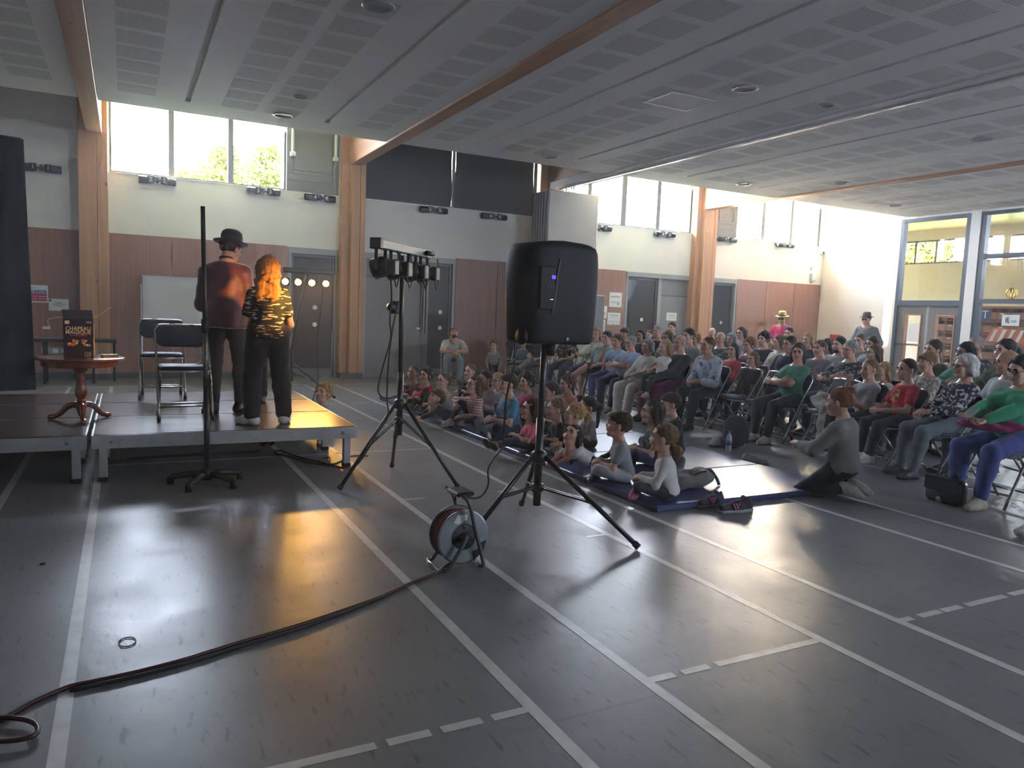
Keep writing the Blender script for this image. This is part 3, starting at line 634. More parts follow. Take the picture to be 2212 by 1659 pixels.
for txt, z, s in (('CHAPEAU', BH * .755, .043), ('MAGIQUE', BH * .655, .043)):
    inst('lettering', text_mesh(txt, s, M_CREAM, 'lettering', bold=.0006), bx, (0, fy, z), (PI / 2, 0, 0), (.96, 1, 1))
inst('lettering', text_mesh('AVEC MARIONNETTES', .012, mat('pink_print', (.7, .25, .4), .5), 'lettering'), bx, (0, fy, BH * .575), (PI / 2, 0, 0))
inst('lettering', text_mesh('125', .038, M_CREAM, 'lettering'), bx, (.065, fy, BH * .10), (PI / 2, 0, 0)); inst('lettering', text_mesh('TOURS', .013, M_CREAM, 'lettering'), bx, (.065, fy, BH * .035), (PI / 2, 0, 0))
r_ = random.Random(5)
for i in range(26):
    cc = r_.choice([(.7, .12, .10), (.75, .30, .08), (.6, .15, .35), (.25, .35, .10), (.8, .6, .2), (.55, .1, .12)]); a = r_.uniform(.1, PI - .1); q = r_.uniform(.035, .085)
    MB().lathe([(.012, 0), (.009, -.003), (.002, -.004)], (q * math.cos(a) * 1.05, fy + .001, BH * .30 + q * .62 * math.sin(a)), 7, axis='y').build('printed_prop', mat('print_%.2f_%.2f' % cc[:2], cc, .5), bx)
MB().prism([(-.055, BH * .28), (.055, BH * .28), (.042, BH * .10), (-.042, BH * .10)], 'y', fy - .002, fy).build('printed_hat', M_INK, bx)
MB().prism([(-.065, BH * .285), (.065, BH * .285), (.065, BH * .305), (-.065, BH * .305)], 'y', fy - .003, fy).build('printed_hat_brim', M_INK, bx)
MB().box(BW / 2, BW / 2 + .001, -BD / 2 + .01, BD / 2 - .01, .02, BH * .9).build('side_print', mat('side_print', (.55, .35, .12), .5, noise=.6, nscale=40), bx)
MB().box(-BW / 2 + .012, -BW / 2 + .045, fy - .001, fy, BH * .87, BH * .96).build('printed_badge', M_CREAM, bx); MB().box(BW / 2 - .05, BW / 2 - .012, fy - .001, fy, BH * .90, BH * .95).build('printed_badge', mat('olive_print', (.4, .35, .08), .5), bx)
wr_ = thing('magic_wire', 'thin curved wire with a white tag sticking out of the magic box', 'wire', (TX, TY, ST + TZ + BH))
q0 = on_y(98, 708, TY); q1 = on_y(239, 666, TY)
MB().tube(spline([(q0.x - TX + .03, 0, q0.z - ST - TZ - BH - .002), (-.22, 0, -.01), (-.11, 0, .012), (.0, 0, .004), (.11, 0, .02), (.22, 0, .10), (q1.x - TX, 0, q1.z - ST - TZ - BH)], 5), .0025, 5).build('wire', M_CREAM, wr_)
MB().box(q0.x - TX - .02, q0.x - TX + .035, -.002, .002, q0.z - ST - TZ - BH - .012, q0.z - ST - TZ - BH + .012).build('tag', M_PAPER, wr_)
yc = thing('card_packet', 'yellow card packet lying on the pedestal table', 'card packet', (TX + .215, TY + .02, ST + TZ), .25)
MB().bbox(-.06, .06, -.045, .045, 0, .022, .003).build('packet', mat('yellow_card', (.75, .55, .05), .5), yc); MB().box(.025, .058, -.046, .046, .022, .0225).build('label', mat('green_label', (.10, .2, .05), .5), yc)
# ---------------------------------------------------------------- organic shapes: smooth union of tapered capsules and ellipsoids, meshed by surface nets
F32 = np.float32
def cap(a, b, ra, rb=None, k=.03): return ('c', np.array(a, F32), np.array(b, F32), ra, ra if rb is None else rb, k)
def ell(c, r, R=None, k=.04): return ('e', np.array(c, F32), np.array(r, F32), None if R is None else np.array(R, F32), k)
def cut(p, n, k=.006): return ('x', np.array(p, F32), np.array(n, F32) / np.linalg.norm(n), k)     # removes the side the normal points to
def sub(c, r, k=.01): return ('s', np.array(c, F32), np.array(r, F32), k)
def wrinkle(amp, freq, seed=0): return ('w', amp, freq, seed)
def sdf_mesh(prims, res):
    lo = np.full(3, 1e9); hi = -lo
    for p in prims:
        if p[0] == 'c': r = max(p[3], p[4]); lo = np.minimum(lo, np.minimum(p[1], p[2]) - r); hi = np.maximum(hi, np.maximum(p[1], p[2]) + r)
        elif p[0] == 'e': r = max(p[2]); lo = np.minimum(lo, p[1] - (r if p[3] is not None else p[2])); hi = np.maximum(hi, p[1] + (r if p[3] is not None else p[2]))
    pad = .02 + 3 * res; lo = lo - pad; hi = hi + pad; n = np.ceil((hi - lo) / res).astype(int) + 1
    ax = [(lo[i] + np.arange(n[i]) * res).astype(F32) for i in range(3)]; F = np.full(n, .5, F32)
    def block(a, b):
        s = []
        for i in range(3):
            i0 = max(0, int((a[i] - lo[i]) / res)); i1 = min(n[i], int((b[i] - lo[i]) / res) + 2); s.append(slice(i0, max(i1, i0 + 1)))
        return tuple(s), ax[0][s[0]][:, None, None], ax[1][s[1]][None, :, None], ax[2][s[2]][None, None, :]
    for p in prims:
        if p[0] == 'c':
            _, a, b, ra, rb, k = p; m = max(ra, rb) + k + 2.5 * res; s, x, y, z = block(np.minimum(a, b) - m, np.maximum(a, b) + m)
            d = b - a; L = float(d @ d) + 1e-9; t = np.clip(((x - a[0]) * d[0] + (y - a[1]) * d[1] + (z - a[2]) * d[2]) / L, 0, 1)
            q = np.sqrt((x - a[0] - t * d[0]) ** 2 + (y - a[1] - t * d[1]) ** 2 + (z - a[2] - t * d[2]) ** 2) - (ra + (rb - ra) * t)
        elif p[0] == 'e':
            _, c, r, R, k = p; mr = np.full(3, max(r)) if R is not None else r; m = mr + k + 2.5 * res; s, x, y, z = block(c - m, c + m); x = x - c[0]; y = y - c[1]; z = z - c[2]
            if R is not None: u = x * R[0, 0] + y * R[0, 1] + z * R[0, 2]; v = x * R[1, 0] + y * R[1, 1] + z * R[1, 2]; w_ = x * R[2, 0] + y * R[2, 1] + z * R[2, 2]
            else: u, v, w_ = x, y, z
            k0 = np.sqrt((u / r[0]) ** 2 + (v / r[1]) ** 2 + (w_ / r[2]) ** 2); k1 = np.sqrt((u / r[0] ** 2) ** 2 + (v / r[1] ** 2) ** 2 + (w_ / r[2] ** 2) ** 2) + 1e-6
            q = k0 * (k0 - 1) / k1
        elif p[0] == 's':
            _, c, r, k = p; s, x, y, z = block(c - r - k - .01, c + r + k + .01); k0 = np.sqrt(((x - c[0]) / r[0]) ** 2 + ((y - c[1]) / r[1]) ** 2 + ((z - c[2]) / r[2]) ** 2)
            q = -(k0 - 1) * min(r); g = F[s]; h = np.maximum(k - np.abs(g - q), 0) / k; F[s] = np.maximum(g, q) + h * h * k * .25; continue
        elif p[0] == 'x':
            _, c, nn, k = p; q = (ax[0][:, None, None] - c[0]) * nn[0] + (ax[1][None, :, None] - c[1]) * nn[1] + (ax[2][None, None, :] - c[2]) * nn[2]; F = np.maximum(F, q); continue
        elif p[0] == 'w':
            _, amp, fr, sd = p; x, y, z = ax[0][:, None, None], ax[1][None, :, None], ax[2][None, None, :]
            F = F + amp * (np.sin(x * fr + 2.1 * np.sin(z * fr * .7 + sd) + sd) * np.sin(z * fr * .9 + 1.7 * np.sin(y * fr * .8 + sd * 2)) + .5 * np.sin(y * fr * 1.6 + z * fr * .5 + sd)).astype(F32); continue
        g = F[s]; h = np.maximum(k - np.abs(g - q), 0) / k; F[s] = np.minimum(g, q) - h * h * k * .25
    S = F < 0; c8 = sum(S[i:n[0] - 1 + i, j:n[1] - 1 + j, l:n[2] - 1 + l].astype(np.int8) for i in (0, 1) for j in (0, 1) for l in (0, 1))
    act = (c8 > 0) & (c8 < 8); I = np.argwhere(act); ix = np.full(act.shape, -1, np.int32); ix[act] = np.arange(len(I))
    pos = np.zeros((len(I), 3), F32); cnt = np.zeros(len(I), F32)
    cor = [(i, j, l) for i in (0, 1) for j in (0, 1) for l in (0, 1)]; val = {q: F[I[:, 0] + q[0], I[:, 1] + q[1], I[:, 2] + q[2]] for q in cor}
    for a in cor:
        for e in range(3):
            if a[e]: continue
            b = list(a); b[e] = 1; b = tuple(b); fa, fb = val[a], val[b]; cr = (fa < 0) != (fb < 0); t = np.where(cr, fa / np.where(cr, fa - fb, 1), 0)
            q = np.repeat(np.array([a], F32), len(I), 0); q[:, e] = t; pos += q * cr[:, None]; cnt += cr
    V = lo + (I + pos / cnt[:, None]) * res; Q = []
    for e in range(3):
        u, v = [i for i in range(3) if i != e]; sl0 = [slice(1, n[i] - 1) for i in range(3)]; sl0[e] = slice(0, n[e] - 1); sl1 = list(sl0); sl1[e] = slice(1, n[e])
        A = S[tuple(sl0)]; B = S[tuple(sl1)]; J = np.argwhere(A != B)
        if not len(J): continue
        J = J + np.array([1 if i != e else 0 for i in range(3)]); du = np.zeros(3, int); du[u] = 1; dv = np.zeros(3, int); dv[v] = 1
        q = np.stack([ix[tuple((J - du - dv).T)], ix[tuple((J - dv).T)], ix[tuple(J.T)], ix[tuple((J - du).T)]], 1)
        ins = S[tuple(J.T)]; flip = ins if e == 1 else ~ins; q[flip] = q[flip][:, ::-1]; Q.append(q)
    Q = np.concatenate(Q) if Q else np.zeros((0, 4), int)
    return V.astype(np.float64), Q[(Q >= 0).all(1)]
def np_mesh(name, parts, mats):
    """parts: list of (verts, quads, material index) put into one mesh"""
    vs_, fs, mi = [], [], []; o = 0
    for V, Q, m in parts: vs_.append(np.asarray(V, float)); fs.append(np.asarray(Q) + o); mi += [m] * len(Q); o += len(V)
    V = np.concatenate(vs_); Q = np.concatenate(fs); me = bpy.data.meshes.new(name)
    me.vertices.add(len(V)); me.vertices.foreach_set('co', V.ravel()); me.loops.add(Q.size); me.loops.foreach_set('vertex_index', Q.ravel().astype(np.int32))
    me.polygons.add(len(Q)); me.polygons.foreach_set('loop_start', np.arange(0, Q.size, 4, dtype=np.int32)); me.polygons.foreach_set('loop_total', np.full(len(Q), 4, np.int32))
    me.polygons.foreach_set('material_index', np.array(mi, np.int32)); me.polygons.foreach_set('use_smooth', np.ones(len(Q), bool))
    for m in (mats if isinstance(mats, (list, tuple)) else [mats]): me.materials.append(m)
    me.update(calc_edges=True); me.validate(); return me
def blob(name, prims, res, m, parent=None, loc=(0, 0, 0), rot=(0, 0, 0)):
    V, Q = sdf_mesh(prims, res); return inst(name, np_mesh(name, [(V, Q, 0)], m), parent, loc, rot)
# ---------------------------------------------------------------- stage surroundings
M_DRAPE = mat('black_drape', (.012, .013, .017), .85, bump=.15, bscale=60, sheen=.2)
a = on_y(50, 300, 9.3)
dr = thing('stage_curtain', 'tall black stage drape at the left edge of the picture', 'curtain', (-2.0, 9.3, ST))
v = []; f = []; NX, NZ = 60, 10; x1 = a.x + 2.0; H_ = a.z - ST
for j in range(NZ + 1):
    for i in range(NX + 1):
        u = i / NX; t = j / NZ; x = -1.6 + (x1 + .06 * (1 - t) + 1.6) * u; y = .05 * math.sin(u * 34 + .6 * t) * (1.1 - .4 * t) + .02 * math.sin(u * 71)
        v.append((x, y, (H_ + .16 * (1 - u) ** .8 * 0 + .09 * (1 - u)) * t + (.02 if j == 0 else 0)))
o_ = len(v); v += [(p[0], p[1] + .012, p[2]) for p in v]
for j in range(NZ):
    for i in range(NX): k = j * (NX + 1) + i; f += [(k, k + 1, k + NX + 2, k + NX + 1), (o_ + k, o_ + k + NX + 1, o_ + k + NX + 2, o_ + k + 1)]
for i in range(NX): k = NZ * (NX + 1) + i; f += [(k, k + 1, o_ + k + 1, o_ + k)]
for j in range(NZ): k = j * (NX + 1) + NX; f += [(k, o_ + k, o_ + k + NX + 1, k + NX + 1)]
MB().add(v, f).build('fabric', M_DRAPE, dr, True)
MB().tube([(-1.6, .02, H_ + .12), (x1 - .02, .02, H_ - .01)], .02, 8).build('curtain_rail', M_BLACKM, dr); MB().tube([(-1.2, .10, .0), (-1.2, .10, H_ + .08)], .022, 8).build('upright', M_BLACKM, dr)
MB().box(-1.4, -1.0, -.1, .3, 0, .012).build('base_plate', M_BLACKM, dr)
# black pole on a five armed base in front of the stage
pb_ = on_z(449, 1030); top = on_y(438, 446, 6.2)
ps = thing('pole_stand', 'tall thin black pole on a five armed foot in front of the stage', 'stand', (.555, 6.12, 0))
MB().tube([(.0, 0, .06), (-.0 + (top.x - .555) * .3, .02, .75)], .021, 12).build('lower_pole', M_BLACKM, ps, True)
d_ = Vector((top.x - .555, .08, top.z))
MB().tube([d_ * .36 + Vector((0, 0, .04)), d_], .0165, 12).build('upper_pole', M_BLACKM, ps, True)
MB().tube([d_ * .555, d_ * .60], .026, 12).build('clamp', M_BLACK, ps, True); MB().tube([d_ * .30, d_ * .60], .019, 12).build('sleeve', mat('grey_pole', (.18, .18, .18), .25, .9), ps, True)
for k in range(5):
    an = .35 + k * 2 * PI / 5; c, s = math.cos(an), math.sin(an)
    ar = MB().tube([(.02 * c, .02 * s, .075), (.13 * c, .13 * s, .075), (.25 * c, .25 * s, .055), (.275 * c, .275 * s, .045)], [.030, .026, .022, .018], 8).build('base_arm', M_BLACK, ps, True)
    MB().lathe([(.026, 0), (.026, .045), (.018, .06)], (.268 * c, .268 * s, 0), 10).build('glide', M_RUBBER, ar, True)
MB().lathe([(.05, .035), (.055, .06), (.05, .10), (.028, .13)], n=16).build('hub', M_BLACK, ps, True)
# whiteboard on castors
wb_ = thing('whiteboard', 'white mobile marker board standing behind the stage', 'whiteboard', (0, 14.1, 0))
p0, p1, p2 = on_y(307, 594, 14.1), on_y(306, 712, 14.1), on_y(468, 712, 14.1)
MB().box(p0.x + .02, p2.x - .02, -.02, 0, p1.z + .03, p0.z - .02).build('board', mat('whiteboard_enamel', (.70, .71, .70), .22), wb_)
MB().box(p0.x, p2.x, -.03, .01, p0.z - .02, p0.z).box(p0.x, p2.x, -.03, .01, p1.z + .005, p1.z + .03).box(p0.x, p0.x + .02, -.03, .01, p1.z + .03, p0.z - .02).box(p2.x - .02, p2.x, -.03, .01, p1.z + .03, p0.z - .02).build('frame', M_ALU, wb_)
MB().box(p0.x + .1, p2.x - .1, -.09, -.03, p1.z - .01, p1.z + .006).build('pen_tray', M_ALU, wb_)
for x in (p0.x - .012, p2.x + .012):
    l = MB().tube([(x, 0, .08), (x, 0, p0.z - .15)], .016, 8).tube([(x, -.22, .07), (x, .22, .07)], .016, 8).build('leg', M_ALU, wb_)
    for y in (-.2, .2): MB().lathe([(.03, -.012), (.033, 0), (.03, .012)], (x, y, .033), 12, axis='x').build('castor', M_RUBBER, l, True)
# low black bench along the wall
q0, q1 = on_y(62, 735, 13.85), on_y(252, 733, 13.85); bz = q1.z
bn = thing('bench', 'long low black bench against the panelling behind the table', 'bench', (0, 13.85, 0))
MB().bbox(q0.x - .6, q1.x, -.16, .30, bz - .05, bz, .008).build('bench_top', M_BLACK, bn)
for x, y in ((-1.13, -.12), (-.46, -.12), (q1.x - .04, .25), (-1.8, -.12), (-1.13, .25)): MB().bbox(x - .02, x + .02, y - .02, y + .02, 0, bz - .05, .004).build('leg', M_BLACKM, bn)
# wall sockets
so = on_y(118, 757, WY); sk = thing('wall_socket', 'grey double wall socket behind the pedestal table', 'socket', (so.x, WY - .022, so.z)); MB().bbox(-.19, .19, -.03, 0, -.055, .055, .006).build('plate', M_FRAME_L, sk)
for x in (-.02, .10): MB().bbox(x, x + .075, -.034, -.028, -.035, .03, .003).build('outlet', M_PAPER, sk)

# posters
def poster(label, x0, y0, x1, y1, wy=WY - .024, cat='notice', group=None):
    a, b = on_y(x0, y0, wy), on_y(x1, y1, wy); w, h = b.x - a.x, a.z - b.z
    t = thing('paper_notice', label, cat, ((a.x + b.x) / 2, wy, (a.z + b.z) / 2), 0, group); MB().box(-w / 2, w / 2, -.003, 0, -h / 2, h / 2).build('sheet', M_PAPER, t); return t, w, h
def lines(t, w, h, rows, m=None):
    for z, fr_, hh in rows: MB().box(-w * fr_ / 2, w * fr_ / 2, -.0045, -.003, h * z - hh / 2, h * z + hh / 2).build('text_line', m or mat('grey_print', (.35, .35, .35), .7), t)
t, w_, h_ = poster('white notice with a blue IMPORTANT band over a red block', 40, 614, 104, 654)
MB().box(-w_ * .46, w_ * .46, -.0045, -.003, h_ * .02, h_ * .22).build('blue_band', mat('blue_print', (.04, .13, .28), .6), t); MB().box(-w_ * .46, w_ * .46, -.0045, -.003, -h_ * .42, 0).build('red_block', mat('red_print', (.45, .02, .07), .6), t)
inst('lettering', text_mesh('IMPORTANT', .066, M_PAPER, 'lettering'), t, (.02, -.0055, h_ * .12), (PI / 2, 0, 0))
for s, z in (("d'\u00e9teindre les lumi\u00e8res", -.14), ("apr\u00e8s votre s\u00e9ance", -.28)): inst('lettering', text_mesh(s, .042, M_PAPER, 'lettering'), t, (.02, -.0055, h_ * z), (PI / 2, 0, 0))
MB().tube([(-.10, -.006, h_ * .44), (-.09, -.006, h_ * .37), (-.11, -.006, h_ * .30)], .008, 6).build('logo', M_INK, t); lines(t, w_ * .2, h_, [(.34, .9, .008)])
t, w_, h_ = poster('plain white notice below the blue and red one at the left', 105, 645, 149, 672); lines(t, w_, h_, [(.16, .35, .018), (.06, .75, .008), (-.02, .55, .008), (-.12, .4, .008)]); MB().lathe([(.018, 0), (.018, -.002), (.001, -.0021)], (-w_ * .42, -.003, h_ * .36), 10, axis='y').build('logo', M_INK, t)
t, w_, h_ = poster('tall white notice with an arrow left of the grey door', 1317, 631, 1342, 664); lines(t, w_, h_, [(.2, .7, .03), (-.14, .7, .01), (-.2, .7, .01)]); MB().prism([(.06, -.22 * h_), (.12, -.28 * h_), (.06, -.34 * h_)], 'y', -.0045, -.003).build('arrow', M_INK, t)
t, w_, h_ = poster('white notice with small orange pictograms', 1287, 660, 1310, 688)
for x, z, c in ((-.06, .1, (.05, .05, .08)), (-.06, -.2, (.75, .45, .05)), (.08, -.1, (.75, .35, .05))): MB().lathe([(.035, 0), (.035, -.002), (.001, -.0021)], (x, -.003, z * h_), 10, axis='y').build('pictogram', mat('picto_%.2f' % (c[0] + c[1]), c, .6), t)
t, w_, h_ = poster('white notice with a cut fringe of tear-off strips', 1313, 675, 1339, 702); lines(t, w_, h_, [(.3, .7, .02), (.12, .6, .008), (-.2, .9, .006)])
for k in range(5): MB().box(-w_ * .4 + k * w_ * .2 - .003, -w_ * .4 + k * w_ * .2 + .003, -.0045, -.003, -h_ / 2, -h_ * .22).build('tear_line', M_INK, t)
t, w_, h_ = poster('lowest white notice left of the grey door', 1287, 690, 1306, 716); lines(t, w_, h_, [(.3, .7, .01), (.15, .7, .01), (0, .7, .01)])
t, w_, h_ = poster('white notice taped to the grey door leaf', 1440, 675, 1461, 693, WY + .029); lines(t, w_, h_, [(.2, .6, .02), (0, .7, .008), (-.2, .7, .008)])

# numbered twin units under the clerestory
cyl = MB().lathe([(.002, -.135), (.058, -.135), (.062, -.12), (.062, .05), (.058, .062), (.002, .062)], n=16, axis='x').data('lamp_barrel', M_BLACK, True)
til = MB().bbox(-.052, .052, -.012, 0, -.062, .062, .004).data('number_tile', M_BLACK)
for i, (px, py) in enumerate([(88, 363), (340, 390), (570, 414), (692, 428), (938, 454), (1068, 468), (1298, 493), (1437, 507), (1572, 518), (1697, 530)]):
    a = on_y(px, py, WY - .1); t = thing('twin_wall_lamp', 'twin black wall lamp numbered %d %s' % (i + 1, ['beside the stage curtain', 'below the first bright pane', 'below the third bright pane', 'below the grey vent panel at the orange post', 'below the gap between the black blinds', 'left of the folded partition', 'just right of the folded partition', 'left of the right hand post', 'right of the right hand post', 'nearest the white end wall'][i]), 'wall lamp', (a.x, WY, a.z), 0, 'numbered twin wall lamps')
    MB().box(-.06, .06, -.10, -.07, -.015, .015).box(-.02, .02, -.07, 0, -.03, .06).build('bracket', M_BLACKM, t)
    num = text_mesh(str(i + 1), .10, M_PAPER, 'number')
    for s in (-1, 1):
        c = inst('lamp_barrel', cyl, t, (s * .155, -.085, 0), (0, 0, PI if s > 0 else 0)); u = inst('number_tile', til, t, (s * .105, -.145, 0)); inst('number', num, u, (0, -.0135, 0), (PI / 2, 0, 0))

# roller blinds in the second bay
def blind(x0, x1, label, wob):
    t = thing('roller_blind', label, 'blind', (x0, WY + .02, SILL)); v = []; f = []; n = 14; w = x1 - x0
    for j in range(11):
        for i in range(n + 1):
            z = .02 + (WTOP - SILL - .06) * j / 10; u = i / n; v.append((w * u + wob * math.sin(j * .7) * (u - .5), .012 * math.sin(u * 9 + j * .35) * (1 - j / 14) - .03 * max(0, u - .75) * (1 - j / 10) * 2, z))
    o = len(v); v += [(p[0], p[1] + .004, p[2]) for p in v]
    for j in range(10):
        for i in range(n): k = j * (n + 1) + i; f += [(k, k + 1, k + n + 2, k + n + 1), (o + k, o + k + n + 1, o + k + n + 2, o + k + 1)]
    MB().add(v, f).build('fabric', M_BLIND, t, True); MB().box(0, w, -.012, .012, .0, .025).build('bottom_bar', M_BLACKM, t); MB().tube([(0, 0, WTOP - SILL - .04), (w, 0, WTOP - SILL - .04)], .035, 10).build('roller', M_BLACKM, t)
blind(4.18, 6.02, 'black roller blind right of the orange post', .02); blind(6.10, 7.95, 'black roller blind beside the folded partition', .03)

# folding partition parked under its track
fp = thing('folding_partition', 'tall folding partition parked in a stack of panels', 'partition', (8.31, 13.5, 0))
M_PART = mat('partition_laminate', (.56, .51, .47), .5, noise=.03, nscale=3); M_PEDGE = mat('partition_edge', (.25, .26, .28), .35, .6)
for k in range(7):
    y = k * .105; pp_ = MB().bbox(-.60, .60, y, y + .075, .02, 3.93, .012).build('panel', M_PART, fp)
    for x in (-.60, .60): MB().bbox(x - .018, x + .006, y + .012, y + .063, .03, 3.92, .005).build('edge_profile', M_PEDGE, pp_)
    MB().box(-.02, .02, y + .03, y + .05, 3.93, CZ - .056).build('hanger', M_ALU, pp_)
gb = thing('gym_mat', 'grey gym mat leaning upright beside the folded partition', 'gym mat', (9.12, 13.62, 0), 0); MB().bbox(-.16, .12, -.06, .10, 0, 1.85, .02).build('cover', mat('grey_mat_vinyl', (.22, .23, .22), .5), gb); MB().box(-.162, .122, -.062, -.058, .88, .92).build('seam', M_BASE, gb)

# ---------------------------------------------------------------- tripods, lamps, loudspeaker
def tripod(name, label, cx, cy, feet, zc, zl, ptop, r, cat='stand', group=None, extra=None):
    t = thing(name, label, cat, (cx, cy, 0), 0, group)
    MB().tube([(0, 0, zl - .12), (0, 0, zc + .25)], r, 12).build('lower_tube', M_BLACKM, t, True); MB().tube([(0, 0, zc + .2), ptop], r * .78, 12).build('pole', M_BLACKM, t, True)
    MB().lathe([(r * 1.5, zc - .04), (r * 2.0, zc - .03), (r * 2.0, zc + .02), (r * 1.2, zc + .04)], n=14).build('collar', M_BLACK, t, True)
    MB().lathe([(r * 1.3, zl - .03), (r * 1.6, zl - .02), (r * 1.6, zl + .02), (r * 1.1, zl + .03)], n=14).build('brace_collar', M_BLACK, t, True)
    for fx, fy in feet:
        d = Vector((fx - cx, fy - cy, 0)); u = d.normalized(); a = u * r * 1.8 + Vector((0, 0, zc)); b = d + Vector((0, 0, .02)); s = Vector((-u.y, u.x, 0)) * r * .55
        l = MB().tube([a, b], r * .62, 8).build('leg', M_BLACKM, t, True); MB().tube([a.lerp(b, .955), b], r * .85, 8).build('foot_cap', M_RUBBER, l, True)
        m = a.lerp(b, .52); br = MB()
        for q in (s, -s): br.tube([u * r * 1.5 + Vector((0, 0, zl)) + q, m + q], r * .28, 6)
        br.build('brace', M_BLACKM, t)
    return t
def par(parent, loc, aim, lit, nm='par_lamp'):
    """hanging PAR can with its yoke; aim is a world direction"""
    k_ = .72 if lit else 1.0; M_LENS = mat('lit_lens', (1, .6, .2), .3, emit=(1.0, .50, .07), estr=1.8) if lit else mat('lamp_lens', (.3, .25, .15), .2, emit=(1.0, .45, .06), estr=1.5)
    t = bpy.data.objects.new('pivot', None); aim = Vector(aim).normalized(); rz = math.atan2(aim.y, aim.x); tilt = math.asin(aim.z)
    p = MB().box(-.013, .013, -.088, -.083, -.155, .0).box(-.013, .013, .083, .088, -.155, .0).box(-.013, .013, -.088, .088, -.006, .0).build('yoke', M_BLACKM, parent, loc=loc); p.rotation_euler = (0, 0, rz)
    mt = Matrix.Rotation(-tilt, 4, 'Y') if True else None
    c = MB().lathe([(.05 * k_, -.075), (.062 * k_, -.06), (.075 * k_, -.03), (.078 * k_, .055), (.070 * k_, .055), (.068 * k_, .035)], n=18, axis='x').build('can', M_BLACK, p, True, loc=(0, 0, -.135)); c.rotation_euler = (0, -tilt, 0)
    lens = MB().lathe([(.066 * k_, .040), (.04 * k_, .046), (.002, .048)], n=18, axis='x').build('lens', M_LENS, p, True, loc=(0, 0, -.135)); lens.rotation_euler = (0, -tilt, 0)
    MB().bbox(-.13, -.07, -.045, .045, -.19, -.08, .008).build('driver_box', M_BLACK, p)
    return p
def lamp_light(loc, target, energy, size, col, blend=.4):
    l = bpy.data.lights.new('par_beam', 'SPOT'); l.energy = energy; l.color = col; l.spot_size = size; l.spot_blend = blend; l.shadow_soft_size = .06
    o = bpy.data.objects.new('par_beam', l); COL.objects.link(o); o.location = loc; o.rotation_euler = (Vector(target) - Vector(loc)).to_track_quat('-Z', 'Y').to_euler()
AMBER = (1.0, .50, .10)
# near light stand
LSX, LSY = 1.955, 5.70; c0 = on_y(856, 872, LSY); c1 = on_y(853, 908, LSY); tp = on_y(868, 552, LSY)
ls = tripod('light_stand', 'black tripod light stand near the stage corner seen from behind', LSX, LSY, [(1.44, 5.56), (2.08, 6.24), (2.32, 5.30)], c0.z, c1.z, (tp.x - LSX, 0, tp.z), .024, 'light stand')
kn = on_y(854, 664, LSY); MB().lathe([(.02, -.01), (.034, 0), (.034, .05), (.02, .055)], (kn.x - LSX - .035, -.03, kn.z), 12, axis='y').build('clamp_knob', M_BLACK, ls, True); MB().lathe([(.034, -.05), (.036, -.04), (.036, .04), (.03, .05)], (kn.x - LSX, 0, kn.z), 12).build('clamp', M_BLACK, ls, True)
A_, B_ = on_y(814, 529, 5.34), on_y(926, 547, 6.06); A_.z = B_.z = (A_.z + B_.z) / 2
lb = thing('light_bar', 'grey bar of four amber lamps seen from behind on the nearer stand', 'light bar', ((A_.x + B_.x) / 2, (A_.y + B_.y) / 2, A_.z)); bl = (B_ - A_).length / 2; lb.rotation_euler = (0, 0, math.atan2(B_.y - A_.y, B_.x - A_.x))
MB().bbox(-bl, bl, -.035, .035, -.032, .032, .004).build('bar', mat('grey_bar', (.22, .23, .22), .4), lb); MB().bbox(-bl - .03, -bl + .02, -.045, .045, -.04, .04, .006).build('end_box', M_BLACK, lb)
aim_l = Matrix.Rotation(-lb.rotation_euler.z, 3, 'Z') @ Vector((-.75, .62, -.28))
for s in (-.86, -.36, .30, .80): par(lb, (s * bl, 0, -.032), aim_l, False)
for k, s in enumerate((-.86, -.36, .30, .80)):
    MB().tube(spline([(s * bl - .0 + .08, -.06, -.20), (s * bl + .09, -.08, -.28), (s * bl + .16, -.06, -.30), (s * bl + .22, -.05, -.20), (s * bl + .18, -.05, -.03)], 4), .0055, 6).build('cable', M_RUBBER, lb, True)
MB().tube([(.62 * bl, -.06, .0), (.9 * bl, -.06, .0)], .02, 8).build('cable_roll', M_RUBBER, lb, True)
for s, tg, e in ((-.36, (1.14, 6.7, 1.55), 36), (.30, (.9, 7.4, .9), 3), (.8, (-.2, 7.3, .9), 24)):
    p = A_.lerp(B_, (s + 1) / 2) + Vector((-.10, .05, -.19)); lamp_light(p, tg, e, .42, AMBER, 1.0)
# cables hanging down the near stand
def cable(label, pts, r=.006, m=None, name='cable', cat='cable', n=6):
    t = tag(MB().tube(spline(pts, n), r, 7).build(name, m or M_RUBBER, None, True), label, cat); return t
yy = LSY - .12
cable('thin black cable hanging in a long loop beside the nearer light stand', [on_y(843, 590, yy), on_y(846, 640, yy), on_y(842, 690, yy), on_y(844, 730, yy), on_y(828, 790, yy), on_y(817, 835, yy), on_y(822, 855, yy), on_y(838, 861, yy), on_y(856, 855, yy + .05)])
cable('black cable running down the nearer light stand to the floor', [on_y(862, 650, yy), on_y(852, 690, yy), on_y(844, 740, yy), on_y(838, 800, yy), on_y(836, 860, yy), on_y(838, 900, yy), on_y(815, 935, yy), on_y(795, 970, yy), on_z(770, 1005, .006), on_z(740, 1010, .006), on_z(700, 1000, .006), on_z(640, 985, .006), on_z(605, 972, .006)])
cable('black cables bunched on the floor under the stage corner', [on_z(795, 985, .02), on_z(760, 985, .006), on_z(735, 997, .006), on_z(708, 1005, .006), on_z(690, 993, .006), on_z(712, 988, .006), on_z(706, 1003, .02), on_z(670, 1000, .006), on_z(630, 987, .006), on_z(598, 980, .006), on_z(594, 974, .008), on_z(612, 974, .02), on_z(604, 985, .006)])
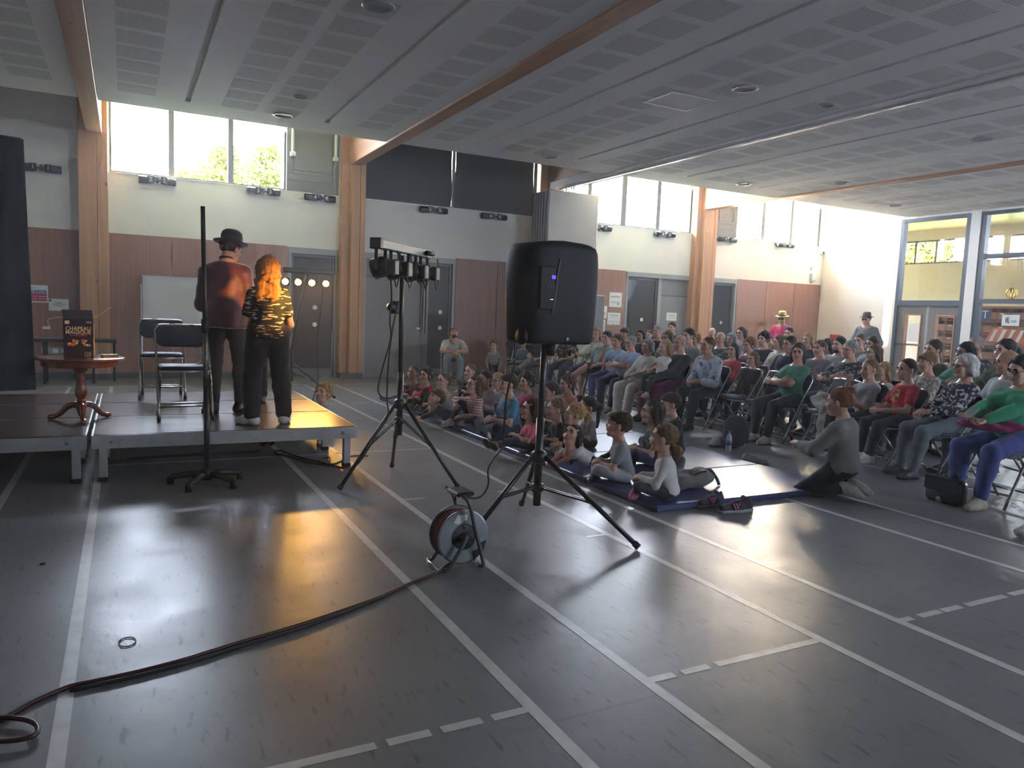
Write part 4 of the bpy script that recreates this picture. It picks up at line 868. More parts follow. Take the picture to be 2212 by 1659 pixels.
cable('thick black cable lying across the floor under the stage', [on_z(560, 975, .012), on_z(480, 978, .012), on_z(400, 983, .012), on_z(300, 990, .012), on_z(230, 1000, .012)], .012)
u0 = on_z(580, 968); ub = thing('cable_drum', 'small red and black cable drum under the stage', 'cable drum', (u0.x, u0.y + .12, 0), .2); MB().lathe([(.10, -.05), (.13, -.045), (.13, -.035), (.10, -.03)], (0, 0, .13), 18, axis='x').lathe([(.10, .03), (.13, .035), (.13, .045), (.10, .05)], (0, 0, .13), 18, axis='x').build('flange', M_BLACK, ub, True); MB().lathe([(.05, -.04), (.105, -.035), (.105, .035), (.05, .04)], (0, 0, .13), 18, axis='x').build('wound_cable', mat('red_cable', (.22, .02, .025), .5), ub, True)
# far light stand, lamps lit
FX, FY = 2.18, 11.3; h0 = on_y(655, 788, FY); h1 = on_y(655, 806, FY); ft = on_y(664, 592, FY)
fs_ = tripod('light_stand', 'black tripod light stand behind the stage carrying the lit amber lamps', FX, FY, [(FX - .36, FY - .30), (FX + .62, FY - .16), (FX - .1, FY + .5)], h0.z, h1.z, (ft.x - FX, 0, ft.z - .01), .024, 'light stand')
C_, D_ = on_y(636, 583, FY - .05), on_y(699, 588, FY + .1); fz = (C_.z + D_.z) / 2
fb = thing('light_bar', 'bar of glowing amber lamps facing the audience behind the girl', 'light bar', ((C_.x + D_.x) / 2, (C_.y + D_.y) / 2, fz)); fl_ = (D_.x - C_.x) / 2 + .14
MB().bbox(-fl_, fl_, -.035, .035, -.032, .032, .004).build('bar', M_BLACKM, fb)
for s in (-.92, -.42, .12, .68): par(fb, (s * fl_, 0, -.032), (-.28, -.94, -.16), True)
for s in (-.42, .12, .68): lamp_light((fb.location.x + s * fl_ - .02, FY - .14, fz - .17), (1.6, 4.0, .0), 7.5, .75, AMBER, .8)
cable('black cable hanging from the lit lamps to the floor', [on_y(697, 620, FY), on_y(693, 680, FY), on_y(684, 740, FY), on_y(687, 800, FY), on_y(685, 828, FY), on_z(675, 866, .01)], .007)

# loudspeaker on its tripod
SX, SY = 2.39, 4.18; s0 = on_y(1166, 985, SY); s1 = on_y(1163, 1052, SY); st = on_y(1176, 740, SY)
ss = tripod('speaker_stand', 'black tripod stand under the loudspeaker', SX, SY, [(1.90, 4.13), (2.57, 4.72), (2.77, 3.57)], s0.z, s1.z, (st.x - SX, 0, st.z), .026, 'speaker stand')
sb, sr, sl, sz1 = on_y(1190, 741, SY), on_y(1277, 620, SY), on_y(1107, 620, SY), on_y(1190, 528, SY)
sw, sh = sr.x - sl.x, sz1.z - sb.z
sp = thing('loudspeaker', 'black moulded loudspeaker on a tripod with a small blue display', 'loudspeaker', ((sl.x + sr.x) / 2 - .0, SY, sb.z), .05)
v = []; f = []; prof = [(0, .86, .90), (.012, .90, .94), (.05, .93, .97), (.3, .97, 1), (.6, 1, 1), (.82, .99, .99), (.92, .97, .96), (.965, .93, .9), (.99, .84, .8), (1, .6, .55)]
N = 40
for tz, swf, sdf_ in prof:
    for k in range(N):
        an = 2 * PI * k / N; c, s = math.cos(an), math.sin(an); e = .35; x = math.copysign(abs(c) ** e, c); y = math.copysign(abs(s) ** e, s); wfac = .80 if y < 0 else 1.0
        v.append((x * sw / 2 * swf * (1 - .10 * max(0, -y)), y * .17 * sdf_, tz * sh + (.02 * (1 - x * x) if tz > .9 else 0)))
for i in range(len(prof) - 1):
    for k in range(N): f.append((i * N + k, i * N + (k + 1) % N, (i + 1) * N + (k + 1) % N, (i + 1) * N + k))
f += [tuple(range(N))[::-1], tuple((len(prof) - 1) * N + k for k in range(N))]
M_SPK = mat('speaker_shell', (.012, .0125, .014), .58, bump=.05, bscale=300, spec=.35); M_RIB = mat('edge_highlight', (.16, .17, .18), .35)  # lighter rib colour paints the highlight along the cabinet crease
MB().add(v, f).build('cabinet', M_SPK, sp, True)
yb = -.172
MB().tube(spline([(-.065, yb - .001, sh * .84), (-.085, yb - .004, sh * .66), (-.095, yb - .004, sh * .45), (-.11, yb + .0, sh * .30)], 6), .0035, 8).build('moulded_rib', M_RIB, sp, True)
MB().tube(spline([(-.19, yb + .004, sh * .36), (-.215, yb + .02, sh * .28), (-.222, yb + .04, sh * .20)], 6), .0025, 8).build('moulded_rib', M_RIB, sp, True)
MB().bbox(-.205, -.095, yb - .004, yb + .02, sh * .34, sh * .76, .006).build('control_panel', M_SPK, sp)
MB().box(-.125, -.098, yb - .006, yb - .003, sh * .64, sh * .675).build('display', mat('blue_display', (.02, .0, .5), .3, emit=(.03, .0, 1.0), estr=.35), sp)
for k in range(3): MB().lathe([(.0022, 0), (.0022, -.002)], (-.128 + k * .008, yb - .004, sh * .44), 8, axis='y').build('status_light', mat('yellow_led', (.9, .9, .3), .3, emit=(1, .9, .4), estr=.3), sp)
for k in range(3): MB().lathe([(.006, 0), (.005, -.008)], (-.155 + k * .02, yb - .004, sh * .56), 10, axis='y').build('control_knob', M_BLACKM, sp)
MB().tube(spline([(sw / 2 - .03, -.02, sh * .74), (sw / 2 - .004, -.02, sh * .70), (sw / 2 + .004, -.02, sh * .64), (sw / 2 - .03, -.02, sh * .61)], 5), .022, 10).build('side_handle', M_SPK, sp, True)
MB().lathe([(.045, -.02), (.052, -.01), (.052, .01), (.045, .02)], (-sw / 2 + .012, -.10, sh * .07), 18, axis='x').build('wheel', M_RUBBER, sp, True); MB().lathe([(.03, -.06), (.034, 0), (.034, .05)], (0, 0, -.02), 14).build('pole_socket', M_BLACK, sp, True)
MB().lathe([(.012, 0), (.010, -.006), (.005, -.006)], (.012, yb, sh * .055), 12, axis='y').build('socket_ring', M_FRAME_L, sp)
yq = SY - .14
cable('thin black cable hanging from the loudspeaker down to the cable reel', [on_y(1112, 742, yq), on_y(1111, 790, yq), on_y(1098, 838, yq), on_y(1091, 890, yq), on_y(1089, 935, yq), on_y(1086, 965, yq), on_y(1066, 992, 3.95), on_y(1054, 1015, 3.9), on_y(1055, 1045, 3.85), on_y(1042, 1070, 3.82), on_y(1020, 1076, 3.8), on_y(998, 1065, 3.78), on_y(986, 1060, 3.76), on_y(984, 1082, 3.76)], .006)

# ---------------------------------------------------------------- cable reel
RX_, RY_, RR = on_y(1001, 1160, 3.66).x, 3.66, .152; RZ_ = on_y(1001, 1160, 3.66).z
rl = thing('cable_reel', 'steel drum cable reel with a tubular frame in the foreground', 'cable reel', (RX_, RY_, 0), .03)
M_GALV = mat('galvanised_steel', (.30, .33, .35), .42, .8, noise=.18, nscale=9); M_TUBE = mat('frame_tube', (.13, .135, .14), .3, .7)
for nm, y0 in (('front_flange', 0), ('rear_flange', .115)):
    s = 1 if y0 else -1
    MB().lathe([(.02, y0 - .004 * s), (.07, y0 - .004 * s), (.075, y0 + .004 * s), (RR - .008, y0 + .004 * s), (RR, y0 + .001), (RR, y0 + .006), (.02, y0 + .006)], (0, 0, RZ_), 40, axis='y').build(nm, M_GALV, rl, False)
for k in range(5): MB().tube([((.127 - .004 * (k % 2)) * math.cos(q), .022 + k * .018, RZ_ + (.127 - .004 * (k % 2)) * math.sin(q)) for q in [i * 2 * PI / 36 for i in range(36)]], .0105, 7, closed=True).build('wound_cable', mat('red_cable', (.22, .02, .025), .5), rl, True)
MB().lathe([(.11, .004), (.11, .11)], (0, 0, RZ_), 30, axis='y').build('drum', M_BLACK, rl, True)
MB().lathe([(.022, -.03), (.022, .14)], (0, 0, RZ_), 14, axis='y').build('axle', M_BLACKM, rl, True)
MB().prism([(-.045 + .0, .085), (-.02, .128), (.04, .125), (.035, .095), (.02, .09), (-.01, .075)], 'y', -.006, -.004).build('rating_label', M_PAPER, rl).location = (-.02, 0, RZ_)
MB().prism([(.065, -.14), (.125, -.09), (.14, -.03), (.105, -.04), (.10, -.07), (.06, -.09)], 'y', -.006, -.004).build('warning_label', M_BLACK, rl).location = (0, 0, RZ_)
for a, b in ((.0, .055), (.05, -.02), (-.05, -.02)): MB().lathe([(.004, 0), (.004, -.002)], (a, -.008, RZ_ + b), 8, axis='y').build('rivet', M_BLACKM, rl)
for nm, yq_ in (('front_frame', -.045), ('rear_frame', .165)):
    MB().tube(spline([(-.02, yq_ + .04, RZ_ + .235), (.005, yq_, RZ_ + .20), (.045, yq_, RZ_ + .06), (.10, yq_, .05), (.105, yq_, .018), (.09, yq_ + .02, .013)], 5), .0105, 9).build(nm, M_TUBE, rl, True)
    MB().tube(spline([(0, yq_ + .01, RZ_ + .02), (-.01, yq_, RZ_ - .01), (-.085, yq_, .05), (-.115, yq_, .016), (-.13, yq_ + .02, .013)], 5), .0105, 9).build(nm, M_TUBE, rl, True)
MB().tube([(-.13, -.03, .013), (-.145, 0, .013), (-.145, .12, .013), (-.13, .18, .013)], .0105, 9).tube([(.09, -.03, .013), (.10, 0, .013), (.10, .13, .013), (.09, .18, .013)], .0105, 9).build('foot_rail', M_CHROME, rl, True)
MB().bbox(-.05, .06, -.01, .14, RZ_ + .225, RZ_ + .25, .01).build('handle', M_BLACK, rl)
fl_pts = [(936, 1240), (900, 1254), (830, 1285), (750, 1315), (640, 1352), (500, 1393), (400, 1424), (300, 1450), (210, 1470), (150, 1483), (80, 1512), (20, 1545), (-40, 1580)]
cable('thick red black cable lying across the floor from the reel', [Vector((RX_ - .06, RY_ - .01, .05))] + [on_z(x, y, .009) for x, y in fl_pts], .0085, mat('dark_red_cable', (.055, .012, .014), .4))
cable('second strand of cable lying beside the first on the floor', [on_z(x, y + (0 if x > 840 else min(9, (900 - x) * .03)), .009) for x, y in fl_pts[2:10]], .008)
cable('loop of red black cable curled on the floor at the lower left', [on_z(x, y, .02) for x, y in ((-30, 1552), (20, 1550), (60, 1556), (80, 1568), (78, 1585), (50, 1596), (10, 1601), (-40, 1602))], .0085, mat('dark_red_cable', (.055, .012, .014), .4))
p = on_z(275, 1388); t = thing('rubber_ring', 'thin dark rubber ring lying on the floor', 'ring', (p.x, p.y, 0)); MB().tube([(.031 * math.cos(q), .045 * math.sin(q), .0035) for q in [i * 2 * PI / 28 for i in range(28)]], .0022, 6, closed=True).build('band', M_RUBBER, t, True)
p = on_z(92, 1219); t = tag(MB().bbox(-.012, .012, -.008, .008, 0, .008, .002).build('black_scrap', M_BLACK, None, loc=(p.x, p.y, 0)), 'tiny black scrap lying on the floor at the left', 'scrap')

# ---------------------------------------------------------------- gym mats on the floor
M_MAT = mat('blue_gym_mat', (.035, .055, .17), .34, noise=.06, nscale=5, bump=.16, bscale=30, stretch=(.5, 1, 1)); M_MATS = mat('mat_side', (.014, .022, .07), .5)
MATX0, MATX1, MATY0, MZ = 3.44, 5.42, 4.24, .05
ords = ['nearest', 'second', 'third', 'fourth', 'fifth', 'sixth', 'farthest']
for k in range(7):
    y0 = MATY0 + k * .965; t = thing('gym_mat', '%s blue floor mat under the seated children, counting from the camera' % ords[k], 'gym mat', ((MATX0 + MATX1) / 2, y0 + .48, 0), 0, 'blue floor mats')
    hw = (MATX1 - MATX0) / 2; MB().bbox(-hw, hw, -.478, .478, .004, MZ, .008).build('cover', M_MAT, t); MB().box(-hw + .01, hw - .01, -.47, .47, 0, .006).build('base', M_MATS, t)
    MB().box(-hw - .001, hw + .001, -.4795, -.4775, .022, .028).box(-hw - .0015, -hw + .0005, -.478, .478, .022, .028).build('seam', M_MATS, t)
# ---------------------------------------------------------------- people
def nrm(v): v = np.asarray(v, float); return v / (np.linalg.norm(v) + 1e-9)
def ik(a, c, l1, l2, pole):
    a, c = np.asarray(a, float), np.asarray(c, float); d = c - a; L = min(max(np.linalg.norm(d), abs(l1 - l2) + .01), (l1 + l2) * .998); u = nrm(d)
    h = (l1 * l1 - l2 * l2 + L * L) / (2 * L); r = math.sqrt(max(l1 * l1 - h * h, 0)); p = np.asarray(pole, float); p = nrm(p - u * (p @ u)); return a + u * h + p * r, a + u * L
def rot(ax, deg):
    a = math.radians(deg); c, s = math.cos(a), math.sin(a)
    return np.array({'x': [[1, 0, 0], [0, c, -s], [0, s, c]], 'y': [[c, 0, s], [0, 1, 0], [-s, 0, c]], 'z': [[c, -s, 0], [s, c, 0], [0, 0, 1]]}[ax])
TPL = {}
def head_tpl(kind, hi):
    """face towards -Y, origin at eye level; returns (verts, quads, slot) lists: skin, eye, brow, lips"""
    key = ('head', kind, hi)
    if key in TPL: return TPL[key]
    j = {'m': 1.0, 'f': .90, 'k': .84}[kind]; cr = {'m': 1.0, 'f': .985, 'k': 1.03}[kind]
    P = [ell((0, .014, .028), (.076 * cr, .097 * cr, .088 * cr), k=.03), ell((0, -.028, -.030), (.060 * j + .002, .064, .080), k=.03), cap((-.026 * j, -.046, -.092), (.026 * j, -.046, -.092), .024 * j, k=.03),
         ell((0, -.066, -.103), (.021 * j, .017, .016), k=.02), cap((-.040, -.062, -.030), (-.022, -.070, -.040), .022, k=.02), cap((.040, -.062, -.030), (.022, -.070, -.040), .022, k=.02),
         cap((-.040, -.079, .021), (.040, -.079, .021), .010 if kind != 'm' else .012, k=.014), sub((-.031, -.099, .001), (.018, .016, .012), .014), sub((.031, -.099, .001), (.018, .016, .012), .014),
         cap((0, -.088, .006), (0, -.108 if kind != 'k' else -.100, -.030), .0075, .0115, k=.010), ell((-.011, -.094, -.034), (.008, .009, .007), k=.006), ell((.011, -.094, -.034), (.008, .009, .007), k=.006),
         ell((0, -.084, -.060), (.024, .012, .014), k=.010), ell((-.077, .010, -.008), (.009, .019, .031), rot('z', 18), k=.008), ell((.077, .010, -.008), (.009, .019, .031), rot('z', -18), k=.008),
         cap((0, .022, -.075), (0, .036, -.19), .053 if kind == 'm' else .045, k=.03)]
    V, Q = sdf_mesh(P, .0064 if hi else .010); out = [(V, Q, 0)]
    for sx in (-1, 1):
        V, Q = sdf_mesh([ell((sx * .031, -.0815, .001), (.0115, .0085, .0055))], .004 if hi else .006); out.append((V, Q, 1))
        V, Q = sdf_mesh([cap((sx * .015, -.0915, .0210), (sx * .031, -.0895, .0235), .0026), cap((sx * .031, -.0895, .0235), (sx * .045, -.0775, .0200), .0025, .0015)], .0032 if hi else .005); out.append((V, Q, 2))
    V, Q = sdf_mesh([ell((0, -.0935, -.0575), (.021, .0050, .0042), k=.003), ell((0, -.0925, -.0655), (.018, .0050, .0048), k=.003)], .004 if hi else .006); out.append((V, Q, 3))
    TPL[key] = out; return out
def hand_tpl(kind, hi):
    """wrist at the origin, fingers along +X, palm facing -Z, thumb on +Y"""
    key = ('hand', kind, hi)
    if key in TPL: return TPL[key]
    bend = {'relax': (22, 30, 22), 'fist': (62, 78, 48), 'flat': (8, 10, 8), 'grip': (45, 55, 35)}[kind]
    P = [cap((-.03, 0, 0), (.01, 0, 0), .026, .024, k=.015), cap((.015, .016, 0), (.078, .027, .002), .017, .0135, k=.016), cap((.015, .004, 0), (.080, .008, .004), .017, .014, k=.016), cap((.015, -.008, 0), (.077, -.012, .003), .017, .0135, k=.016), cap((.015, -.018, 0), (.070, -.030, 0), .016, .012, k=.016)]
    for (bx, by, bz), L, r, sp in (((.082, .029, .002), .072, .0088, .06), ((.086, .009, .004), .080, .0090, .01), ((.083, -.012, .003), .074, .0086, -.04), ((.074, -.031, 0), .058, .0076, -.09)):
        p = np.array([bx, by, bz]); a = 0
        for seg, b in zip((.45, .31, .24), bend):
            a += b; q = p + L * seg * np.array([math.cos(math.radians(a)), sp * math.cos(math.radians(a)), -math.sin(math.radians(a))]); P.append(cap(p, q, r, r * .93, k=.006)); p = q; r *= .93
    t0, t1, t2, t3 = np.array([.016, .026, -.004]), np.array([.040, .050, -.014]), np.array([.070, .060, -.022]), np.array([.092, .056, -.030])
    if kind == 'fist': t2, t3 = np.array([.068, .046, -.032]), np.array([.078, .022, -.042])
    P += [cap(t0, t1, .016, .0125, k=.012), cap(t1, t2, .0115, .0105, k=.006), cap(t2, t3, .0102, .0085, k=.006)]
    V, Q = sdf_mesh(P, .0054 if hi else .0078); TPL[key] = (V, Q); return V, Q
HAIRM = {}
def hair_mat(c):
    key = 'hair_%02d_%02d_%02d' % tuple(int(v * 99) for v in c)
    if key in MATS: return MATS[key]
    m = mat(key, c, .62, noise=.45, nscale=9, bump=.5, bscale=34, stretch=(6, 6, .8), spec=.22); return m
def hair_mesh(style):
    key = ('hair', style)
    if key in TPL: return TPL[key]
    e = {'buzz': .009, 'short': .014, 'neat': .010, 'curly': .024, 'bald': .006, 'tight': .009}.get(style, .012)
    C = [ell((0, .024, .036), (.0785 + e * .5, .0935 + e, .0845 + e), k=.02)]; face = [cut((0, -.070, .058), (0, -.85, -.52)), cut((0, .06, -.055), (0, .3, -1)), cut((0, -.030, -.012), (0, -.55, -.84))]; fr = [wrinkle(.0045, 80, 1), wrinkle(.002, 170, 3)]; post = []
    if style in ('buzz',): C += face
    elif style in ('short', 'neat', 'tight'): C += face + fr
    elif style == 'fringe': C += [ell((0, -.052, .066), (.062, .045, .034), k=.03)] + [cut((0, -.085, .034), (0, -.75, -.66)), cut((0, .06, -.06), (0, .3, -1)), cut((0, -.03, -.02), (0, -.6, -.8))] + fr
    elif style == 'curly': C += face[:1] + [cut((0, .07, -.07), (0, .3, -1)), cut((0, -.02, -.03), (0, -.6, -.8)), wrinkle(.010, 62, 2), wrinkle(.005, 120, 3)]
    elif style == 'bald': C += [cut((0, 0, .035), (0, -.35, 1)), cut((0, -.02, 0), (0, -1, .1)), cut((0, .05, -.055), (0, .2, -1)), wrinkle(.002, 90, 1)]
    elif style in ('bob', 'greybob', 'long', 'longer', 'wavy'):
        z1 = {'bob': -.115, 'greybob': -.075, 'long': -.26, 'longer': -.34, 'wavy': -.42}[style]; w = .020 if style != 'wavy' else .032
        for sx in (-1, 1): C += [cap((sx * .070, .012, .02), (sx * .078, .026, max(z1, -.20)), .026 + w * .3, .022 + w * .3, k=.03), cap((sx * .045, .075, .02), (sx * .06, .085, z1), .036, .028, k=.04)]
        C += [cap((0, .085, .02), (0, .10 if style != 'wavy' else .115, z1 - .01), .040, .030 + w * .3, k=.04)]
        if style == 'wavy': C += [cap((-.05, .09, -.10), (-.075, .105, z1 + .02), .04, .03, k=.04), cap((.05, .09, -.10), (.075, .105, z1 + .02), .04, .03, k=.04)]
        C += [cut((0, -.066, .060), (0, -.85, -.52)), ('s', np.array((0, -.085, -.055), F32), np.array((.064, .085, .105), F32), .02), ('s', np.array((0, .0, -.20), F32), np.array((.058, .062, .15), F32), .02)]
        C += [wrinkle(.0045, 70, 2)] if style != 'wavy' else [wrinkle(.009, 46, 2), wrinkle(.004, 110, 4)]
        if style == 'greybob': C.insert(1, ell((0, -.045, .062), (.066, .05, .036), k=.03))
    elif style in ('pony', 'lowpony', 'bun', 'longpony'):
        C += face + fr
        if style == 'pony': post = [ell((0, .118, .045), (.022, .018, .022), k=.01), cap((0, .125, .045), (0, .165, .0), .024, .030, k=.02), cap((0, .165, .0), (0, .165, -.11), .030, .014, k=.03)]
        if style == 'longpony': post = [cap((0, .115, .05), (0, .165, .02), .022, .030, k=.02), cap((0, .165, .02), (0, .16, -.22), .032, .016, k=.03)]
        if style == 'lowpony': post = [cap((0, .095, -.055), (0, .14, -.085), .024, .036, k=.02), cap((0, .14, -.085), (0, .145, -.16), .038, .020, k=.03)]
        if style == 'bun': post = [ell((0, .095, .10), (.040, .038, .034), k=.02)]
    V, Q = sdf_mesh(C, .0080 if style in ('wavy', 'curly') else .0095); parts = [(V, Q, 0)]
    if post: V2, Q2 = sdf_mesh(post + [wrinkle(.003, 90, 5)], .0075); parts.append((V2, Q2, 0))
    TPL[key] = np_mesh('hair', parts, hair_mat((.1, .06, .04))); return TPL[key]
def glasses_mesh():
    if 'gl' in TPL: return TPL['gl']
    m = MB()
    for sx in (-1, 1):
        m.tube([(sx * .031 + .024 * math.cos(q), -.101 + .004 * abs(math.cos(q)), .001 + .018 * math.sin(q)) for q in [i * 2 * PI / 16 for i in range(16)]], .0022, 5, closed=True); m.tube([(sx * .055, -.099, .006), (sx * .079, -.06, .006), (sx * .082, .012, .002)], .0022, 5)
    m.tube([(-.008, -.102, .004), (0, -.104, .007), (.008, -.102, .004)], .0022, 5); TPL['gl'] = m.data('glasses', M_BLACKM); return TPL['gl']
SKIN = [mat('skin_fair', (.56, .33, .235), .48, noise=.06, nscale=30), mat('skin_rosy', (.54, .28, .20), .48, noise=.06, nscale=30), mat('skin_tan', (.42, .22, .135), .48, noise=.06, nscale=30), mat('skin_brown', (.24, .115, .065), .48, noise=.06, nscale=30)]
M_EYE = mat('eye_dark', (.035, .025, .02), .15); M_LIP = mat('lip', (.42, .16, .13), .45)
def cloth(name, c, rough=.85, bump=.25): return mat('cloth_' + name, c, rough, bump=bump, bscale=28, noise=.10, nscale=14, sheen=.15, spec=.25)
BODYC = {}
def skeleton(S):
    H = S['H']; s = H / 1.72; sex = S.get('sex', 'm'); b = S.get('b', 1.0); P = np.array(S['pelvis'], float); J = {'s': s}
    L = S.get('lean', 0); sd = S.get('side', 0); tw = S.get('twist', 0)
    R1 = rot('y', sd) @ rot('x', L * .7); R2 = rot('y', sd * 1.2) @ rot('x', L * S.get('bend', 1.15)) @ rot('z', tw)
    J['R1'], J['R2'] = R1, R2; J['P'] = P; J['W'] = P + R1 @ np.array([0, 0, .13 * s]); J['C'] = J['W'] + R2 @ np.array([0, -.004, .15 * s]); J['SH'] = J['C'] + R2 @ np.array([0, .01 * s, .115 * s * (1 if sex != 'k' else .96)])
    sw = {'m': .160, 'f': .138, 'k': .140}[sex] * s * (b ** .4)
    up = S.get('shrug', 0)
    for k, sx in (('R', -1), ('L', 1)): J['s' + k] = J['SH'] + R2 @ np.array([sx * sw, .006 * s, -.034 * s + up]); J['h' + k] = P + R1 @ np.array([sx * .088 * s * (b ** .4), 0, -.02 * s])
    J['N'] = J['SH'] + R2 @ np.array([0, .012 * s, .045 * s]); hs = S.get('hs', .80 + .20 * min(s, 1.08)); J['hs'] = hs
    Rh = rot('z', S.get('hy', 0)) @ rot('y', S.get('hr', 0)) @ rot('x', S.get('hp', 0)); J['Rh'] = Rh; J['HC'] = J['N'] + R2 @ np.array([0, -.012 * s, .045 * s]) + Rh @ np.array([0, -.030, .118]) * hs * .98
    ua, fa, th, sk = .168 * H, .148 * H, .243 * H, .240 * H
    for k, sx in (('R', -1), ('L', 1)):
        J['e' + k], J['w' + k] = ik(J['s' + k], S['hand' + k], ua, fa, S.get('ep' + k, (sx * .7, .6, -.5))); J['k' + k], J['a' + k] = ik(J['h' + k], S['foot' + k], th, sk, S.get('kp' + k, (sx * .15, -1, .4)))
        t = S.get('toe' + k, (sx * .15, -1, 0)); J['t' + k] = nrm(t)
    return J
def build_meshes(S, top, bottom, hi, res):
    """skin, top, bottom and shoes of one figure, cached so that alike figures share mesh data"""
    key = repr((sorted(S.items()), top, bottom, hi, res))
    if key in BODYC: return BODYC[key]
    J = skeleton(S); s = J['s']; sex = S.get('sex', 'm'); b = S.get('b', 1.0); P, W, C, SH, N = J['P'], J['W'], J['C'], J['SH'], J['N']; R1, R2 = J['R1'], J['R2']; K = .045 * s
    hip = {'m': .158, 'f': .172, 'k': .150}[sex] * s * b; wst = {'m': .140, 'f': .128, 'k': .135}[sex] * s * b; cst = {'m': .158, 'f': .142, 'k': .142}[sex] * s * (b ** .6); belly = S.get('belly', 0) * s
    def torso(e):
        q = [ell(P + R1 @ np.array([0, .008 * s, .0]), (hip + e, .118 * s * b + e, .112 * s + e), R1.T, K), ell(W + R1 @ np.array([0, -belly * .5, 0]), (wst + e, .104 * s * b + belly * .6 + e, .125 * s + e), R1.T, K), ell(C, (cst + e, .112 * s * (b ** .5) + e, .160 * s + e), R2.T, K),
             cap(J['sR'] * .86 + SH * .14, J['sL'] * .86 + SH * .14, .052 * s + e, k=K), cap(J['sR'] * .8 + SH * .2, N, .040 * s + e, .046 * s + e, K), cap(J['sL'] * .8 + SH * .2, N, .040 * s + e, .046 * s + e, K)]
        if sex == 'f' and s > .85: q += [ell(C + R2 @ np.array([x * .068 * s, -.085 * s, .01 * s]), np.array((.062, .058, .062)) * s * S.get('bust', 1) + e, R2.T, .03) for x in (-1, 1)]
        return q
    g = {'m': 1.0, 'f': .87, 'k': .90}[sex] * s * (b ** .5)
    def arm(k, e, f0, f1):
        a, m, w_ = J['s' + k], J['e' + k], J['w' + k]; q = []
        if f1 <= 1: q.append(cap(a, a + (m - a) * f1, .057 * g + e, (.057 - .014 * f1) * g + e * (1.25 if f1 < 1 else 1), K * .6))
        else:
            q.append(cap(a, m, .057 * g + e, .043 * g + e, K * .7)); q.append(cap(m, m + (w_ - m) * .35, .043 * g + e, .041 * g + e, K * .5)); q.append(cap(m + (w_ - m) * .3, m + (w_ - m) * (f1 - 1), .041 * g + e, (.041 - .012 * (f1 - 1)) * g + e, K * .5))
        return q
    lg = {'m': 1.0, 'f': 1.02, 'k': .92}[sex] * s * (b ** .5)
    def leg(k, e, f1, flare=0.0):
        h, n_, a = J['h' + k], J['k' + k], J['a' + k]; q = []
        if f1 <= 1: q.append(cap(h, h + (n_ - h) * f1, .088 * lg + e, (.088 - .030 * f1) * lg + e * 1.3, K))
        else:
            q.append(cap(h, n_, .088 * lg + e, .058 * lg + e, K)); bk = nrm(np.cross(np.cross(n_ - h, a - n_), a - n_)) if np.linalg.norm(np.cross(n_ - h, a - n_)) > 1e-4 else np.zeros(3)
            m = n_ + (a - n_) * .32 ; q.append(cap(n_, m, .057 * lg + e, .056 * lg + e, K * .6)); q.append(cap(m, n_ + (a - n_) * (f1 - 1), .056 * lg + e, (.056 - .019 * (f1 - 1)) * lg + e + flare, K * .6))
        return q
    def foot(k, e):
        a, t = J['a' + k], J['t' + k]; dn = np.array([0, 0, -1.0]) if not S.get('flatfoot') else np.array(S['flatfoot'], float); sl = a + dn * .045 * s
        if S.get('toedown'): dn = nrm(np.array([0, 0, -1.0]) + t * .0); sl = a
        return [cap(a, sl - t * .035 * s, .038 * s + e, .036 * s + e, .03), cap(sl - t * .03 * s, sl + t * .085 * s, .034 * s + e, .036 * s + e, .03), cap(sl + t * .08 * s, sl + t * .155 * s - np.array([0, 0, .006]), .036 * s + e, .026 * s + e, .03), cap(a, sl + t * .07 * s, .034 * s + e, .03 * s + e, .03)], sl
    out = {}
    # skin: one continuous body
    pr = torso(0)
    for k in 'RL': pr += arm(k, 0, 0, 2.0) + leg(k, 0, 2.0) + foot(k, 0)[0]
    pr.append(cap(N - R2 @ np.array([0, 0, .04 * s]), J['HC'] + J['Rh'] @ np.array([0, .03, -.10]) * J['hs'], (.062 if sex == 'm' else .052) * s ** .6, (.056 if sex == 'm' else .046) * J['hs'], .04))
    V, Q = sdf_mesh(pr, res); parts = [(V, Q, 0)]
    for V, Q, m in head_tpl(sex, hi): parts.append(((V * J['hs']) @ J['Rh'].T + J['HC'], Q, m))
    for k, sx in (('R', -1), ('L', 1)):
        V, Q = hand_tpl(S.get('hk' + k, S.get('hk', 'relax')), hi); x = nrm(J['w' + k] - J['e' + k]); x = nrm(S['hd' + k]) if 'hd' + k in S else x; pz = -np.asarray(S.get('palm' + k, S.get('palm', (-sx * .35, .1, -1))), float); z = nrm(pz - x * (pz @ x)); y = np.cross(z, x)
        sgn = 1 if (y @ np.array(S.get('thumb' + k, (-sx, -.3, .5)))) > 0 else -1
        Vh = V * np.array([1, sgn, 1]) * (s ** .8) * {'m': 1.0, 'f': .92, 'k': .98}[sex]; parts.append((Vh @ np.stack([x, y, z]) + J['w' + k], Q if sgn > 0 else Q[:, ::-1], 0))
    out['body'] = np_mesh('body', parts, [SKIN[0], M_EYE, M_INK, M_LIP])
    kind = top; e = {'tee': .014, 'long': .015, 'jacket': .024, 'loose': .024, 'dress': .016, 'vest': .012}[kind] * (s ** .5); wv = wrinkle(.0042 * s ** .5, 26 / s ** .5, S.get('seed', 1))
    sl = {'tee': .60, 'long': 1.93, 'jacket': 1.95, 'loose': 1.45, 'dress': .55, 'vest': .18}[kind] if S.get('sleeve') is None else S['sleeve']; pr = torso(e)
    if S.get('tail'): pr += [cap(P - R1 @ np.array([x, -.01, .02 * s]), P - R1 @ np.array([x * 1.1, -.01, S['tail'] * s]), .10 * s + e, .105 * s + e, K) for x in (-.05, .05)]
    pr.append(cut(P - R1 @ np.array([0, 0, (.055 if not S.get('tail') else S['tail']) * s]), -R1[:, 2]))
